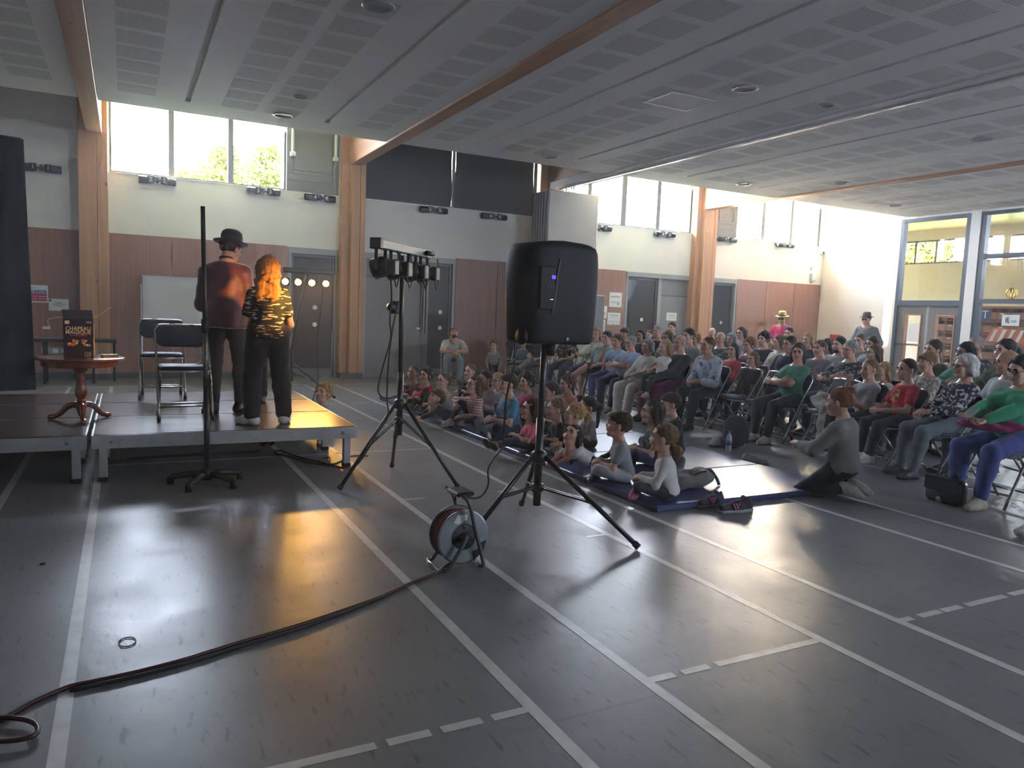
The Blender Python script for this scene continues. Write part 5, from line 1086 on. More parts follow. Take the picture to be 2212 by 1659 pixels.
    pr.append(cut(N + R2 @ np.array([0, 0, .004 * s]), R2[:, 2] - R2[:, 1] * .35))
    for k in 'RL': pr += arm(k, e, 0, sl)
    pr.append(wv)
    V, Q = sdf_mesh(pr, res); out['top'] = np_mesh('top', [(V, Q, 0)], M_INK)
    e = {'jeans': .014, 'loose': .026, 'leggings': .006, 'shorts': .020, 'skirt': .02}[bottom] * (s ** .5); f1 = {'jeans': 1.93, 'loose': 1.94, 'leggings': 1.90, 'shorts': .92, 'skirt': 1.25}[bottom]
    pr = [ell(P + R1 @ np.array([0, .008 * s, 0]), (hip + e * .3, .116 * s * b + e * .3, .113 * s + e * .3), R1.T, K), cut(P + R1 @ np.array([0, 0, .075 * s]), R1[:, 2])]
    for k in 'RL': pr += leg(k, e, f1, .010 * s if bottom == 'loose' else 0)
    pr += [wrinkle(.0035 * s ** .5, 30 / s ** .5, 2 + S.get('seed', 1))]
    V, Q = sdf_mesh(pr, res); out['bottom'] = np_mesh('bottom', [(V, Q, 0)], M_INK)
    for k in 'RL':
        q, slp = foot(k, .007 * s); V, Q = sdf_mesh(q + ([cut(slp - np.array([0, 0, .036 * s]), (0, 0, -1))] if not S.get('toedown') else []), min(res, .012)); out['shoe' + k] = np_mesh('shoe', [(V, Q, 0)], M_INK)
    out['J'] = J; BODYC[key] = out; return out
def recolour(o, *ms):
    for i, m in enumerate(ms): o.material_slots[i].link = 'OBJECT'; o.material_slots[i].material = m
def person(label, S, loc, rz, hair=('short', (.05, .03, .02)), top=('tee', None), bottom=('jeans', None), shoes=None, skin=0, extras=(), hi=False, res=None, scale=1.0, group=None, tname=None):
    res = res or (.0148 if hi else .0232); M = build_meshes(S, top[0], bottom[0], hi, res); J = M['J']
    t = thing('person', label, 'person', loc, rz, group); t.scale = (scale,) * 3
    hm = hair_mat(hair[1]); o = inst('body', M['body'], t); recolour(o, SKIN[skin], M_EYE, hm, M_LIP)
    nm = tname or {'tee': 't_shirt', 'long': 'long_sleeved_top', 'jacket': 'jacket', 'loose': 'shirt', 'dress': 'dress_top', 'vest': 'vest'}[top[0]]
    recolour(inst(nm, M['top'], t), top[1]); recolour(inst({'jeans': 'trousers', 'loose': 'trousers', 'leggings': 'leggings', 'shorts': 'shorts', 'skirt': 'skirt'}[bottom[0]], M['bottom'], t), bottom[1])
    for k in 'RL': recolour(inst('shoe', M['shoe' + k], t), shoes or M_SHOE)
    Rh = Matrix([list(r) for r in J['Rh']]).to_4x4(); HM = Matrix.Translation(Vector(J['HC'])) @ Rh @ Matrix.Scale(J['hs'], 4)
    if hair[0]: h = inst('hair', hair_mesh(hair[0]), t); h.matrix_local = HM; recolour(h, hm)
    for ex in extras:
        if ex == 'glasses': q = inst('glasses', glasses_mesh(), t); q.matrix_local = HM
        elif callable(ex): ex(t, HM, J)
    return t
M_SHOE = mat('dark_shoe', (.03, .03, .032), .5); M_SNEAK = mat('white_sneaker', (.62, .60, .57), .6, noise=.15, nscale=25); M_BEIGE_SHOE = mat('beige_shoe', (.36, .31, .24), .6)
def face(dx, dy): return math.atan2(dx, -dy)
# ---- poses, all facing -Y
def p_sit(H=1.68, sex='m', b=1.0, lean=-10, arms='lap', hy=0, hp=0, seat=.467, ky=0.0, cross=False, seed=1, **kw):
    s = H / 1.72; pz = seat + .115 * s * (b ** .5) - .02; S = dict(H=H, sex=sex, b=b, pelvis=(0, .05, pz), lean=-lean * -1 if False else -lean * 1.0, hy=hy, hp=hp, seed=seed)
    S['lean'] = -(-lean)   # positive leans forward
    ya = -.40 * s + ky; az = max(.085 * s, seat + .0 - .235 * H)
    S['footR'], S['footL'] = (-.12 * s, ya, az), (.13 * s, ya - .03, az)
    if cross: S['footL'] = (-.16 * s, ya - .30, seat - .02); S['kpL'] = (-.1, -.5, 1); S['toeL'] = (-.3, -.8, .2)
    tz = pz + .10 * s
    if arms == 'lap': S.update(handR=(-.10 * s, -.24 * s, tz), handL=(.10 * s, -.26 * s, tz))
    elif arms == 'clasp': S.update(handR=(-.055 * s, -.30 * s, tz), handL=(.050 * s, -.31 * s, tz + .01), hdR=(.6, -.7, -.2), hdL=(-.6, -.7, -.2), hk='grip')
    elif arms == 'cross': S.update(handR=(.09 * s, -.20 * s, pz + .235 * s), handL=(-.10 * s, -.22 * s, pz + .20 * s), epR=(-1, -.1, -.4), epL=(1, -.1, -.4), hdR=(1, .2, .1), hdL=(-1, .2, .1), palmR=(0, 1, 0), palmL=(0, 1, 0))
    elif arms == 'knees': S.update(handR=(-.035 * s, -.52 * s, pz + .13 * s), handL=(.045 * s, -.52 * s, pz + .14 * s), hdR=(.5, -.6, -.5), hdL=(-.5, -.6, -.5), hk='grip', epR=(-1, .2, -.2), epL=(1, .2, -.2))
    elif arms == 'chin': S.update(handR=(-.02, -.20 * s, pz + .44 * s), handL=(-.06 * s, -.22 * s, pz + .16 * s), epR=(-.5, -.4, -1), hdR=(.1, .0, 1), hk='fist')
    elif arms == 'phone': S.update(handR=(-.07 * s, -.42 * s, tz + .08), handL=(.07 * s, -.40 * s, tz + .06), hk='grip', palm=(0, -.2, 1))
    S.update(kw); return S
def p_floor(H=1.25, sex='k', b=1.0, lean=8, mode='cross', hy=0, hp=0, seed=1, **kw):
    s = H / 1.72; S = dict(H=H, sex=sex, b=b, pelvis=(0, .03, .105 * s * (b ** .5)), lean=lean, hy=hy, hp=hp, seed=seed)
    if mode == 'cross': S.update(footR=(.13 * s, -.34 * s, .05), footL=(-.13 * s, -.27 * s, .07), kpR=(-1, -.55, .25), kpL=(1, -.55, .25), toeR=(.9, -.3, 0), toeL=(-.9, -.3, 0), handR=(-.06 * s, -.29 * s, .26 * s), handL=(.06 * s, -.30 * s, .25 * s), hk='grip', hdR=(.5, -.8, -.2), hdL=(-.5, -.8, -.2))
    if mode == 'knees': S.update(footR=(-.10 * s, -.40 * s, .06), footL=(.10 * s, -.42 * s, .06), kpR=(-.1, -.4, 1), kpL=(.1, -.4, 1), handR=(.05 * s, -.46 * s, .32 * s), handL=(-.05 * s, -.47 * s, .29 * s), hdR=(1, -.2, -.1), hdL=(-1, -.2, -.1), epR=(-1, -.2, -.2), epL=(1, -.2, -.2), hk='grip')
    if mode == 'out': S.update(footR=(-.10 * s, -.80 * s, .07), footL=(.13 * s, -.72 * s, .07), kpR=(-.2, -.1, 1), kpL=(.2, -.1, 1), toeR=(-.2, -.5, .85), toeL=(.2, -.6, .8), handR=(-.10 * s, -.30 * s, .30 * s), handL=(.08 * s, -.30 * s, .30 * s))
    if mode == 'one': S.update(footR=(-.12 * s, -.45 * s, .06), footL=(-.02 * s, -.20 * s, .05), kpR=(-.1, -.4, 1), kpL=(1, -.6, .3), toeL=(-1, -.2, 0), handR=(-.10 * s, -.36 * s, .40 * s), handL=(.10 * s, -.34 * s, .20 * s), epR=(-1, -.2, .1))
    if mode == 'prone': S.update(pelvis=(0, .62 * s, .115 * s), lean=80, bend=.80, footR=(-.10 * s, 1.44 * s, .07), footL=(.12 * s, 1.42 * s, .07), kpR=(0, 0, -1), kpL=(0, 0, -1), toeR=(0, 1, -.15), toeL=(0, 1, -.15), handR=(-.02 * s, -.34 * s, .055), handL=(.07 * s, -.32 * s, .055), epR=(-.8, .3, -1), epL=(.8, .3, -1), hk='grip', toedown=1)
    if mode == 'kneel': S.update(pelvis=(0, .10, .245 * s), footR=(-.10 * s, .20 * s, .055), footL=(.10 * s, .20 * s, .055), kpR=(-.2, -1, .1), kpL=(.2, -1, .1), toeR=(0, 1, -.3), toeL=(0, 1, -.3), toedown=1, handR=(-.10 * s, -.26 * s, .38 * s), handL=(.10 * s, -.24 * s, .38 * s))
    S.update(kw); return S
def p_stand(H=1.7, sex='m', b=1.0, lean=2, hy=0, hp=0, seed=1, **kw):
    s = H / 1.72; S = dict(H=H, sex=sex, b=b, pelvis=(0, .02, .525 * H), lean=lean, hy=hy, hp=hp, seed=seed, footR=(-.11 * s, .02, .082 * s), footL=(.11 * s, .0, .082 * s), handR=(-.24 * s, -.05, .47 * H), handL=(.24 * s, -.05, .47 * H), kpR=(-.1, -1, .1), kpL=(.1, -1, .1), palmR=(1, 0, 0), palmL=(-1, 0, 0)); S.update(kw); return S
def headpos(S): return skeleton(S)['HC']
def place_by_head(S, px, py, rz, base=0.0):
    """ground position for a figure on a surface of height base whose head shows at that pixel"""
    h = headpos(S); q = on_z(px, py, base + h[2]); c, s_ = math.cos(rz), math.sin(rz); return (q.x - (c * h[0] - s_ * h[1]), q.y - (s_ * h[0] + c * h[1]), base)
def place_in_row(S, px, py, X, rz):
    """position in a seat row at depth X; returns location and the scale that brings the head to the right height"""
    h = headpos(S); c, s_ = math.cos(rz), math.sin(rz); dx, dy = c * h[0] - s_ * h[1], s_ * h[0] + c * h[1]; q = on_x(px, py, X + dx); k = min(max(q.z / h[2], .84), 1.12); return (X, q.y - dy * k, 0.0), k
# ---------------------------------------------------------------- clothing materials
def stripes(name, c1, c2, scale, axis='z', thr=.5, rough=.85):
    key = 'stripe_' + name
    if key in MATS: return MATS[key]
    m = bpy.data.materials.new(key); m.use_nodes = True; nt = m.node_tree; b = nt.nodes['Principled BSDF']; b.inputs['Roughness'].default_value = rough
    tc = nt.nodes.new('ShaderNodeTexCoord'); w_ = nt.nodes.new('ShaderNodeTexWave'); w_.bands_direction = axis.upper(); w_.inputs['Scale'].default_value = scale; w_.inputs['Distortion'].default_value = .6; w_.inputs['Detail'].default_value = 0
    nt.links.new(tc.outputs['Object'], w_.inputs['Vector']); r = nt.nodes.new('ShaderNodeValToRGB'); r.color_ramp.interpolation = 'CONSTANT'; r.color_ramp.elements[0].color = (*c1, 1); r.color_ramp.elements[1].position = thr; r.color_ramp.elements[1].color = (*c2, 1)
    nt.links.new(w_.outputs['Fac'], r.inputs[0]); nt.links.new(r.outputs[0], b.inputs['Base Color']); MATS[key] = m; return m
def floral(name, base, spots, scale=18, thr=.42, stretch=(1, 1, 1)):
    key = 'floral_' + name
    if key in MATS: return MATS[key]
    m = bpy.data.materials.new(key); m.use_nodes = True; nt = m.node_tree; b = nt.nodes['Principled BSDF']; b.inputs['Roughness'].default_value = .8
    tc = nt.nodes.new('ShaderNodeTexCoord'); mp = nt.nodes.new('ShaderNodeMapping'); mp.inputs['Scale'].default_value = stretch; n = nt.nodes.new('ShaderNodeTexNoise'); n.inputs['Scale'].default_value = scale; n.inputs['Detail'].default_value = 1.5
    nt.links.new(tc.outputs['Object'], mp.inputs[0]); nt.links.new(mp.outputs[0], n.inputs['Vector']); r = nt.nodes.new('ShaderNodeValToRGB'); e = r.color_ramp.elements
    e[0].position = thr + .12; e[0].color = (*base, 1); e[1].position = thr + .16; e[1].color = (*spots, 1); nt.links.new(n.outputs['Fac'], r.inputs[0]); nt.links.new(r.outputs[0], b.inputs['Base Color']); MATS[key] = m; return m
K_ = dict(white=(.64, .63, .60), cream=(.58, .55, .48), black=(.014, .014, .016), navy=(.020, .026, .055), charcoal=(.045, .047, .05), grey=(.24, .25, .26), lgrey=(.40, .41, .42), jeans=(.055, .075, .12), ljeans=(.25, .30, .33), teal=(.25, .33, .33), lblue=(.26, .36, .50), blue=(.07, .26, .38), red=(.52, .035, .05), dred=(.16, .022, .03), yellow=(.50, .40, .16), pink=(.80, .16, .24), magenta=(.48, .035, .15), salmon=(.66, .22, .18), green=(.06, .19, .13), bgreen=(.02, .24, .12), dgreen=(.03, .06, .045), palegreen=(.50, .56, .42), brown=(.10, .06, .04), plum=(.17, .03, .07), khaki=(.22, .19, .13), olive=(.10, .11, .07), mauve=(.42, .36, .38), indigo=(.045, .06, .21))
def C(n): return cloth(n, K_[n])
BRN, DBR, BLK, BLD, GRY, WHT, AUB, LBR = (.09, .045, .022), (.040, .022, .014), (.014, .011, .010), (.36, .22, .09), (.26, .25, .24), (.52, .50, .47), (.20, .075, .03), (.17, .095, .045)
STG = Vector((.8, 7.3, 0))
def to_stage(x, y, w_=1.0): d = (STG - Vector((x, y, 0))); d.normalize(); return face(d.x, d.y * w_)

# ---------------------------------------------------------------- on the stage
def bowler(t, HM, J):
    h = thing('bowler_hat', 'x', 'x'); 
    for k in ('label', 'category'): del h[k]
    bpy.data.objects.remove(h)
    q = MB().lathe([(.088, .060), (.125, .052), (.150, .058), (.156, .068), (.150, .066), (.100, .064), (.094, .085), (.096, .125), (.088, .160), (.062, .182), (.02, .190), (.001, .190)], (0, .012, -.005), 28)
    o = q.build('bowler_hat', mat('felt_black', (.016, .017, .022), .8, sheen=.3), t, True); o.matrix_local = HM @ Matrix.Rotation(-.10, 4, 'X')
    b = MB().prism([(-.03, .070), (.03, .070), (.03, .118), (-.03, .118)], 'y', -.004, .0).build('hat_card', mat('hat_card', (.55, .25, .22), .6), o); b.location = (-.062, -.064, 0); b.rotation_euler = (0, 0, -.75)
def choker(t, HM, J):
    n = J['N']; o = MB().lathe([(.066, -.02), (.064, .005), (.060, .008)], n=20).build('white_collar', M_PAPER, t, True); o.location = Vector(n) + Vector((0, -.012, .030)); o.rotation_euler = (.16, 0, 0)
    o = MB().lathe([(.062, 0), (.062, .030), (.058, .032)], n=20).build('black_choker', M_BLACK, t, True); o.location = Vector(n) + Vector((0, -.016, .042)); o.rotation_euler = (.16, 0, 0)
    q = MB().tube(spline([(.070, -.01, -.01), (.080, -.05, -.03), (.060, -.095, -.055)], 5), .003, 6).build('head_microphone', M_FRAME_L, t, True); q.matrix_local = HM
M_VELVET = mat('burgundy_velvet', (.095, .010, .022), .55, noise=.35, nscale=5, bump=.5, bscale=9, sheen=.8)
S = p_stand(1.76, 'm', .95, lean=5, hy=-38, hp=16, hr=0, tail=.13, handR=(-.12, -.26, 1.04), handL=(.13, -.26, 1.02), epR=(-.35, .7, -1), epL=(.35, .7, -1), footR=(-.13, -.02, .082), footL=(.10, .06, .082), toeR=(-.5, -.8, 0), toeL=(.15, -1, 0), seed=4)
person('magician in a burgundy velvet jacket and bowler hat, back turned, on the stage', S, (.83, 7.42, ST), face(.22, 1), ('neat', DBR), ('jacket', M_VELVET), ('jeans', cloth('dark_jeans', (.035, .034, .034))), mat('black_boot', (.012, .012, .013), .35), 1, [bowler, choker], True, .0115, tname='velvet_jacket')
dash = floral('dash', (.014, .014, .015), (.60, .52, .38), 26, .46, (.55, .55, 2.6))
S = p_stand(1.50, 'f', 1.06, lean=2, hy=-8, hp=6, handR=(-.07, -.19, .92), handL=(.08, -.19, .90), epR=(-.5, .35, -1), epL=(.5, .35, -1), hdR=(.8, -.5, .1), footR=(-.14, .0, .075), footL=(.13, .05, .075), toeR=(-.35, -1, 0), toeL=(.8, -.6, 0), seed=6)
person('girl with long wavy auburn hair and black trousers seen from behind on the stage', S, (1.085, 6.66, ST), face(.05, 1), ('wavy', (.30, .14, .045)), ('tee', dash), ('loose', cloth('soft_black', (.022, .022, .024))), M_SNEAK, 0, [], True, .0115, tname='patterned_t_shirt')
S = p_stand(1.30, 'k', 1.0, hy=10, hp=-10, seed=2)
person('child standing behind the girl on the stage, only dark trousers and trainers showing', S, (1.20, 8.22, ST), face(-.35, -1), ('short', BRN), ('tee', C('charcoal')), ('loose', C('black')), M_SHOE, 0, [], False, .015)
S = p_floor(.86, 'k', 1.05, mode='cross', hp=-18, hs=.95, hy=25, seed=3); rz = face(-1, -.35); L_ = place_by_head(S, 697, 850, rz)
person('curly blond toddler in a pale top on the floor beside the stage', S, (max(L_[0], 2.0), L_[1], 0), rz, ('curly', BLD), ('long', C('lgrey')), ('loose', C('grey')), M_SNEAK, 0, [], True, .011)

# ---------------------------------------------------------------- children on the mats
def print_patch(c1, c2):
    def f(t, HM, J):
        s = J['s']; R2 = J['R2']; p = J['C'] + R2 @ np.array([0, -.128 * s, -.01]); o = MB()
        r = random.Random(int(c1[0] * 999))
        for i in range(14): o.lathe([(.016 * r.uniform(.6, 1.4), 0), (.012, -.002), (.001, -.0022)], (r.uniform(-.07, .07), 0, r.uniform(-.08, .07)), 7, axis='y')
        q = o.build('shirt_print', mat('shirt_print_%.2f' % c1[0], c2, .8, noise=.5, nscale=30), t); q.location = p; q.rotation_euler = Matrix([list(a) for a in R2]).to_euler()
    return f
stripe_card = stripes('cardigan', (.42, .10, .16), (.62, .55, .42), 11)
def kid(label, px, py, X, mode, hair, top, bottom, shoes=None, skin=0, ex=(), sex='k', base=MZ, hi=True, d=None, res=None, tn=None, **kw):
    """a figure on the mats at depth X; its stature follows from where its head shows"""
    lo_, hi_ = .92, 1.75
    for _ in range(14):
        H = (lo_ + hi_) / 2; S = p_floor(H, sex, mode=mode, **kw); q = on_z(px, py, base + headpos(S)[2]); rz = face(*d) if d else to_stage(X, q.y * X / q.x, .85); L_ = place_by_head(S, px, py, rz, base)
        if L_[0] < X: hi_ = H
        else: lo_ = H
    return person(label, S, L_, rz, hair, top, bottom, shoes, skin, ex, hi, res, tname=tn)
kid('boy with glasses in a dark red jacket at the far left of the mats', 893, 806, 3.56, 'knees', ('short', BLK), ('long', C('dred')), ('jeans', C('charcoal')), None, 2, ['glasses'], hp=-14)
kid('boy with curly black hair in a bright red jacket hugging his knees', 919, 812, 3.63, 'knees', ('curly', BLK), ('long', C('red')), ('jeans', C('black')), None, 2, [], hp=-10, seed=2)
kid('boy with glasses in a yellow t-shirt and shorts hugging bare knees', 957, 824, 3.63, 'knees', ('neat', BRN), ('tee', C('yellow')), ('shorts', C('grey')), SKIN[0], 0, ['glasses'], hp=-12, seed=3)
kid('boy in a navy jacket lying on his front and propped on his elbows', 942, 860, 3.50, 'prone', ('fringe', BRN), ('long', C('navy')), ('jeans', C('navy')), None, 0, [], hp=-30, hy=-8, d=(-.96, -.25))
kid('boy with light brown hair in dark clothes in the row behind the striped cardigan', 1015, 803, 4.60, 'knees', ('neat', LBR), ('long', C('black')), ('jeans', C('black')), None, 0, [], hp=-6, base=.05, seed=5)
kid('girl with glasses in a striped cardigan resting an arm on her raised knee', 1024, 832, 3.68, 'one', ('bob', BRN), ('long', stripe_card), ('leggings', C('black')), M_SNEAK, 0, ['glasses'], hp=-12, sex='k', seed=6)
kid('boy with black hair in a pale pink t-shirt behind the striped cardigan girl', 1047, 819, 4.25, 'cross', ('short', BLK), ('tee', C('mauve')), ('jeans', C('grey')), None, 2, [], seed=7)
kid('fair haired child with glasses half hidden behind the boy in blue', 1074, 822, 4.60, 'cross', ('neat', BLD), ('tee', C('lgrey')), ('jeans', C('jeans')), None, 0, ['glasses'], seed=8)
kid('boy in a blue printed t-shirt sitting cross-legged with hands in his lap', 1097, 830, 3.76, 'cross', ('fringe', DBR), ('tee', C('blue')), ('jeans', C('navy')), None, 0, [print_patch((.31, 0, 0), (.5, .25, .3))], hp=-8, seed=9)
kid('boy with tousled black hair in a magenta polo shirt', 1137, 826, 4.50, 'cross', ('curly', BLK), ('tee', C('magenta')), ('jeans', C('charcoal')), None, 2, [], hp=-6, seed=10)
kid('girl with glasses in a bright pink t-shirt with her legs stretched out', 1146, 884, 3.70, 'out', ('bob', DBR), ('tee', C('pink')), ('leggings', C('navy')), None, 1, ['glasses'], hp=-12, seed=11)
kid('dark haired child hidden behind the speaker stand pole', 1188, 846, 4.40, 'cross', ('short', DBR), ('tee', C('charcoal')), ('jeans', C('black')), None, 1, [], seed=12)
kid('boy with curly brown hair in a salmon t-shirt', 1224, 830, 4.85, 'cross', ('curly', BRN), ('tee', C('salmon')), ('jeans', C('charcoal')), None, 2, [], seed=13)
kid('girl with a fair ponytail and black t-shirt beside the speaker pole', 1200, 884, 4.00, 'cross', ('pony', LBR), ('tee', C('black')), ('leggings', C('black')), M_SNEAK, 0, [], hp=-4, seed=14)
kid('girl with a blond ponytail and bare arms behind the lying girl', 1240, 895, 4.10, 'cross', ('pony', BLD), ('vest', C('lgrey')), ('leggings', C('lgrey')), SKIN[0], 0, [], hp=-10, seed=15)
kid('girl with a long dark ponytail at the back of the mats', 1268, 880, 4.65, 'cross', ('longpony', BLK), ('tee', C('grey')), ('leggings', C('black')), None, 2, [], hp=-4, seed=16)
kid('girl with long dark hair in a white t-shirt lying on her front', 1236, 942, 3.56, 'prone', ('longer', DBR), ('tee', C('white')), ('leggings', C('black')), None, 1, [], hp=-32, hy=12, seed=17, d=(-.93, -.25))
kid('boy in a grey t-shirt and pale trousers sitting cross-legged on the mat edge', 1336, 918, 3.66, 'cross', ('fringe', DBR), ('tee', C('grey')), ('jeans', C('lgrey')), C('navy'), 1, [], b=1.06, lean=12, hp=-12, seed=18)
kid('girl with glasses and long straight hair in a dark green t-shirt', 1408, 890, 4.35, 'cross', ('long', DBR), ('tee', C('dgreen')), ('jeans', C('navy')), None, 0, ['glasses'], lean=12, hp=-8, seed=19)
kid('boy in a dark hooded jacket behind the girl with glasses', 1447, 873, 4.85, 'cross', ('fringe', DBR), ('jacket', C('charcoal')), ('jeans', C('charcoal')), None, 0, [], seed=20)
kid('girl with a low ponytail in a white top nearest the camera on the mat', 1432, 946, 3.64, 'cross', ('lowpony', LBR), ('long', C('white')), ('leggings', C('charcoal')), cloth('pink_sock', (.35, .12, .20)), 0, [], lean=10, hp=-8, seed=21)
kid('woman with pinned up auburn hair in a grey jumper kneeling at the mat edge', 1812, 868, 5.22, 'kneel', ('bun', AUB), ('loose', cloth('grey_jumper', (.20, .195, .185))), ('jeans', C('black')), M_SNEAK, 0, [], sex='f', base=MZ, d=(-.25, .97), tn='jumper', lean=6, hp=4, hy=12, handR=(-.09, -.27, .33), handL=(.08, -.26, .35), seed=22, sleeve=1.75)

# ---------------------------------------------------------------- seated audience
CHAIRS = []
def seat(label, px, py, X, sp, hair, top, bottom, shoes=None, skin=0, ex=(), hi=False, chair=True, w_=.85, tn=None, rz=None):
    S = dict(sp); q = on_x(px, py, X); r = (to_stage(X, q.y, w_) if rz is None else rz); loc, k = place_in_row(S, px, py, X, r)
    if chair: CHAIRS.append((loc[0], loc[1], r))
    return person(label, S, loc, r, hair, top, bottom, shoes, skin, ex, hi, None, k, tname=tn)
flw = floral('navy_white', (.018, .02, .045), (.50, .49, .46), 30, .42); flp = floral('black_pink', (.02, .018, .02), (.50, .32, .30), 26, .44); flb = floral('blouse', (.20, .17, .14), (.42, .37, .32), 22, .38); flk = floral('shirt_dark', (.03, .032, .035), (.25, .25, .24), 24, .42); fls = floral('denim_leaf', (.42, .47, .54), (.10, .12, .16), 17, .48)
# side seats by the doors
S = p_sit(1.76, 'm', 1.02, 36, 'knees', hp=-26, hy=6, seed=2); rz = face(-.35, -1); L_ = on_y(1016, 722, 12.9); hp_ = headpos(S)
person('bald bearded man in a white t-shirt leaning on his knees by the grey door', S, (L_.x - .18, 13.30, 0), rz, ('buzz', (.12, .08, .06)), ('tee', C('white')), ('jeans', C('ljeans')), M_SHOE, 1, [lambda t, HM, J: setattr(blob('beard', [ell((0, -.048, -.088), (.054, .050, .042)), ('s', np.array((0, -.10, -.058), F32), np.array((.024, .02, .012), F32), .01)], .008, hair_mat(DBR), t), 'matrix_local', HM)], True, .014, min(1.05, L_.z / hp_[2]))
CHAIRS.append((L_.x - .18, 13.30, rz))
S = p_stand(.84, 'k', 1.05, hy=-12, hs=.84, seed=3); L_ = place_by_head(S, 1067, 747, face(-.5, -1))
person('small curly haired girl in a striped top standing beside the bald man', S, L_, face(-.5, -1), ('curly', LBR), ('long', stripes('breton', (.60, .58, .54), (.05, .05, .06), 16)), ('leggings', C('charcoal')), M_SHOE, 0, [], True, .012)
cA = folding_chair(6.95, 13.2, 0, face(-.6, -1), 'folding chair loaded with black coats beside the small girl')
ct = thing('coat_pile', 'pile of black coats and bags heaped on a folding chair', 'coat', (6.95, 13.2, .467), face(-.6, -1)); blob('coats', [ell((0, 0, .14), (.22, .20, .15)), ell((-.10, -.05, .30), (.14, .13, .13)), ell((.12, .05, .28), (.13, .14, .12)), ell((0, .12, .36), (.16, .09, .12)), cut((0, 0, .01), (0, 0, -1)), wrinkle(.012, 22, 3)], .018, C('black'), ct); MB().tube(arc((.1, -.1, .32), (.16, -.22, .5), (.02, -.12, .38)), .008, 6).build('strap', M_BLACK, ct)
seat('child in a blue t-shirt and dungarees half hidden under the loudspeaker', 1131, 742, 6.62, p_sit(1.30, 'k', lean=-6, seed=4), ('short', LBR), ('tee', cloth('denim_blue', (.13, .20, .33))), ('jeans', C('khaki')), M_SHOE, 0, w_=1)
seat('adult in a black t-shirt with legs crossed behind the speaker pole', 1172, 722, 6.82, p_sit(1.72, 'm', lean=-10, cross=True, seed=5), ('short', DBR), ('tee', C('black')), ('jeans', cloth('grey_green', (.20, .20, .16))), M_SHOE, 0, w_=1)
seat('woman in a pink and black floral blouse right of the speaker pole', 1228, 722, 7.08, p_sit(1.64, 'f', lean=-14, arms='lap', seed=6), ('long', DBR), ('tee', flp), ('jeans', C('jeans')), M_SHOE, 0, w_=1)
seat('blond woman in a pale green cardigan at the far end of the front row', 1288, 722, 7.22, p_sit(1.64, 'f', lean=-14, arms='cross', hy=14, seed=7), ('bob', BLD), ('long', C('palegreen')), ('jeans', C('jeans')), M_SHOE, 1, hi=True, w_=.8)
seat('man in a grey green t-shirt and shorts in the front row', 1312, 730, 7.0, p_sit(1.76, 'm', 1.06, lean=-16, arms='lap', cross=True, belly=.06, seed=8), ('short', BLK), ('tee', C('teal')), ('shorts', C('charcoal')), M_SHOE, 1, hi=True)
seat('woman with a ponytail in a light blue t-shirt touching her face in the front row', 1334, 737, 6.85, p_sit(1.66, 'f', lean=-12, arms='chin', hp=4, seed=9), ('pony', BRN), ('tee', C('lblue')), ('jeans', C('indigo')), M_SHOE, 1, hi=True)
seat('grey haired man with glasses in a light blue polo shirt, arms crossed', 1364, 741, 6.62, p_sit(1.76, 'm', 1.05, lean=-14, arms='cross', belly=.05, seed=10), ('neat', GRY), ('tee', cloth('polo', (.30, .37, .52))), ('jeans', C('navy')), M_BEIGE_SHOE, 1, ['glasses'], True)
seat('grey haired woman in a cream jumper with a toddler on her lap', 1399, 748, 6.5, p_sit(1.62, 'f', 1.05, lean=-10, arms='clasp', seed=11), ('greybob', GRY), ('long', C('cream')), ('loose', C('cream')), M_BEIGE_SHOE, 1, (), True)
S = p_sit(.95, 'k', seat=.62, lean=-14, arms='clasp', hs=.86, seed=12); q = on_x(1416, 768, 6.30); r = to_stage(6.4, q.y, .6)
person('blond toddler in a white dress sitting on the lap of the woman in cream', S, (6.40, q.y + .05, max(0, q.z - headpos(S)[2])), r, ('bob', BLD), ('tee', C('white')), ('leggings', C('dgreen')), mat('pink_shoe', (.42, .24, .24), .6), 0, [], True)
seat('woman with fair bobbed hair and glasses behind the toddler', 1441, 730, 7.62, p_sit(1.68, 'f', lean=-8, seed=13), ('bob', LBR), ('long', C('khaki')), ('jeans', C('jeans')), None, 1, ['glasses'], True)
seat('bald old man with glasses in a dark grey cardigan in the front row', 1469, 741, 6.62, p_sit(1.78, 'm', 1.12, lean=-14, arms='clasp', belly=.07, seed=14), ('bald', GRY), ('long', C('charcoal')), ('jeans', C('plum')), M_SHOE, 1, ['glasses'], True)
seat('short haired person in a pale leaf print shirt in the front row, hands clasped', 1527, 747, 6.78, p_sit(1.74, 'm', 1.0, lean=12, arms='clasp', hp=-6, seed=15, sleeve=1.5), ('neat', BRN), ('loose', fls), ('jeans', C('black')), M_SHOE, 2, (), True)
seat('woman with wavy brown hair in a green t-shirt, arms crossed, looking at the camera side', 1725, 762, 7.02, p_sit(1.68, 'f', 1.04, lean=-10, arms='cross', hy=34, seed=16), ('longer', DBR), ('tee', C('green')), ('jeans', cloth('charcoal_jeans', (.04, .043, .05))), M_SNEAK, 1, (), True, w_=.2)
seat('boy with cropped hair in a grey t-shirt raising a hand to his chin', 1878, 798, 6.95, p_sit(1.44, 'k', lean=-6, arms='chin', hy=10, seed=17), ('buzz', LBR), ('tee', C('lgrey')), ('jeans', C('black')), M_SNEAK, 0, (), True)
seat('boy with cropped hair in a red printed t-shirt on a front row chair', 1958, 799, 6.90, p_sit(1.42, 'k', lean=-4, arms='lap', hy=6, seed=18), ('buzz', DBR), ('tee', C('red')), ('jeans', C('charcoal')), M_SNEAK, 0, [print_patch((.32, 0, 0), (.5, .25, .10))], True)
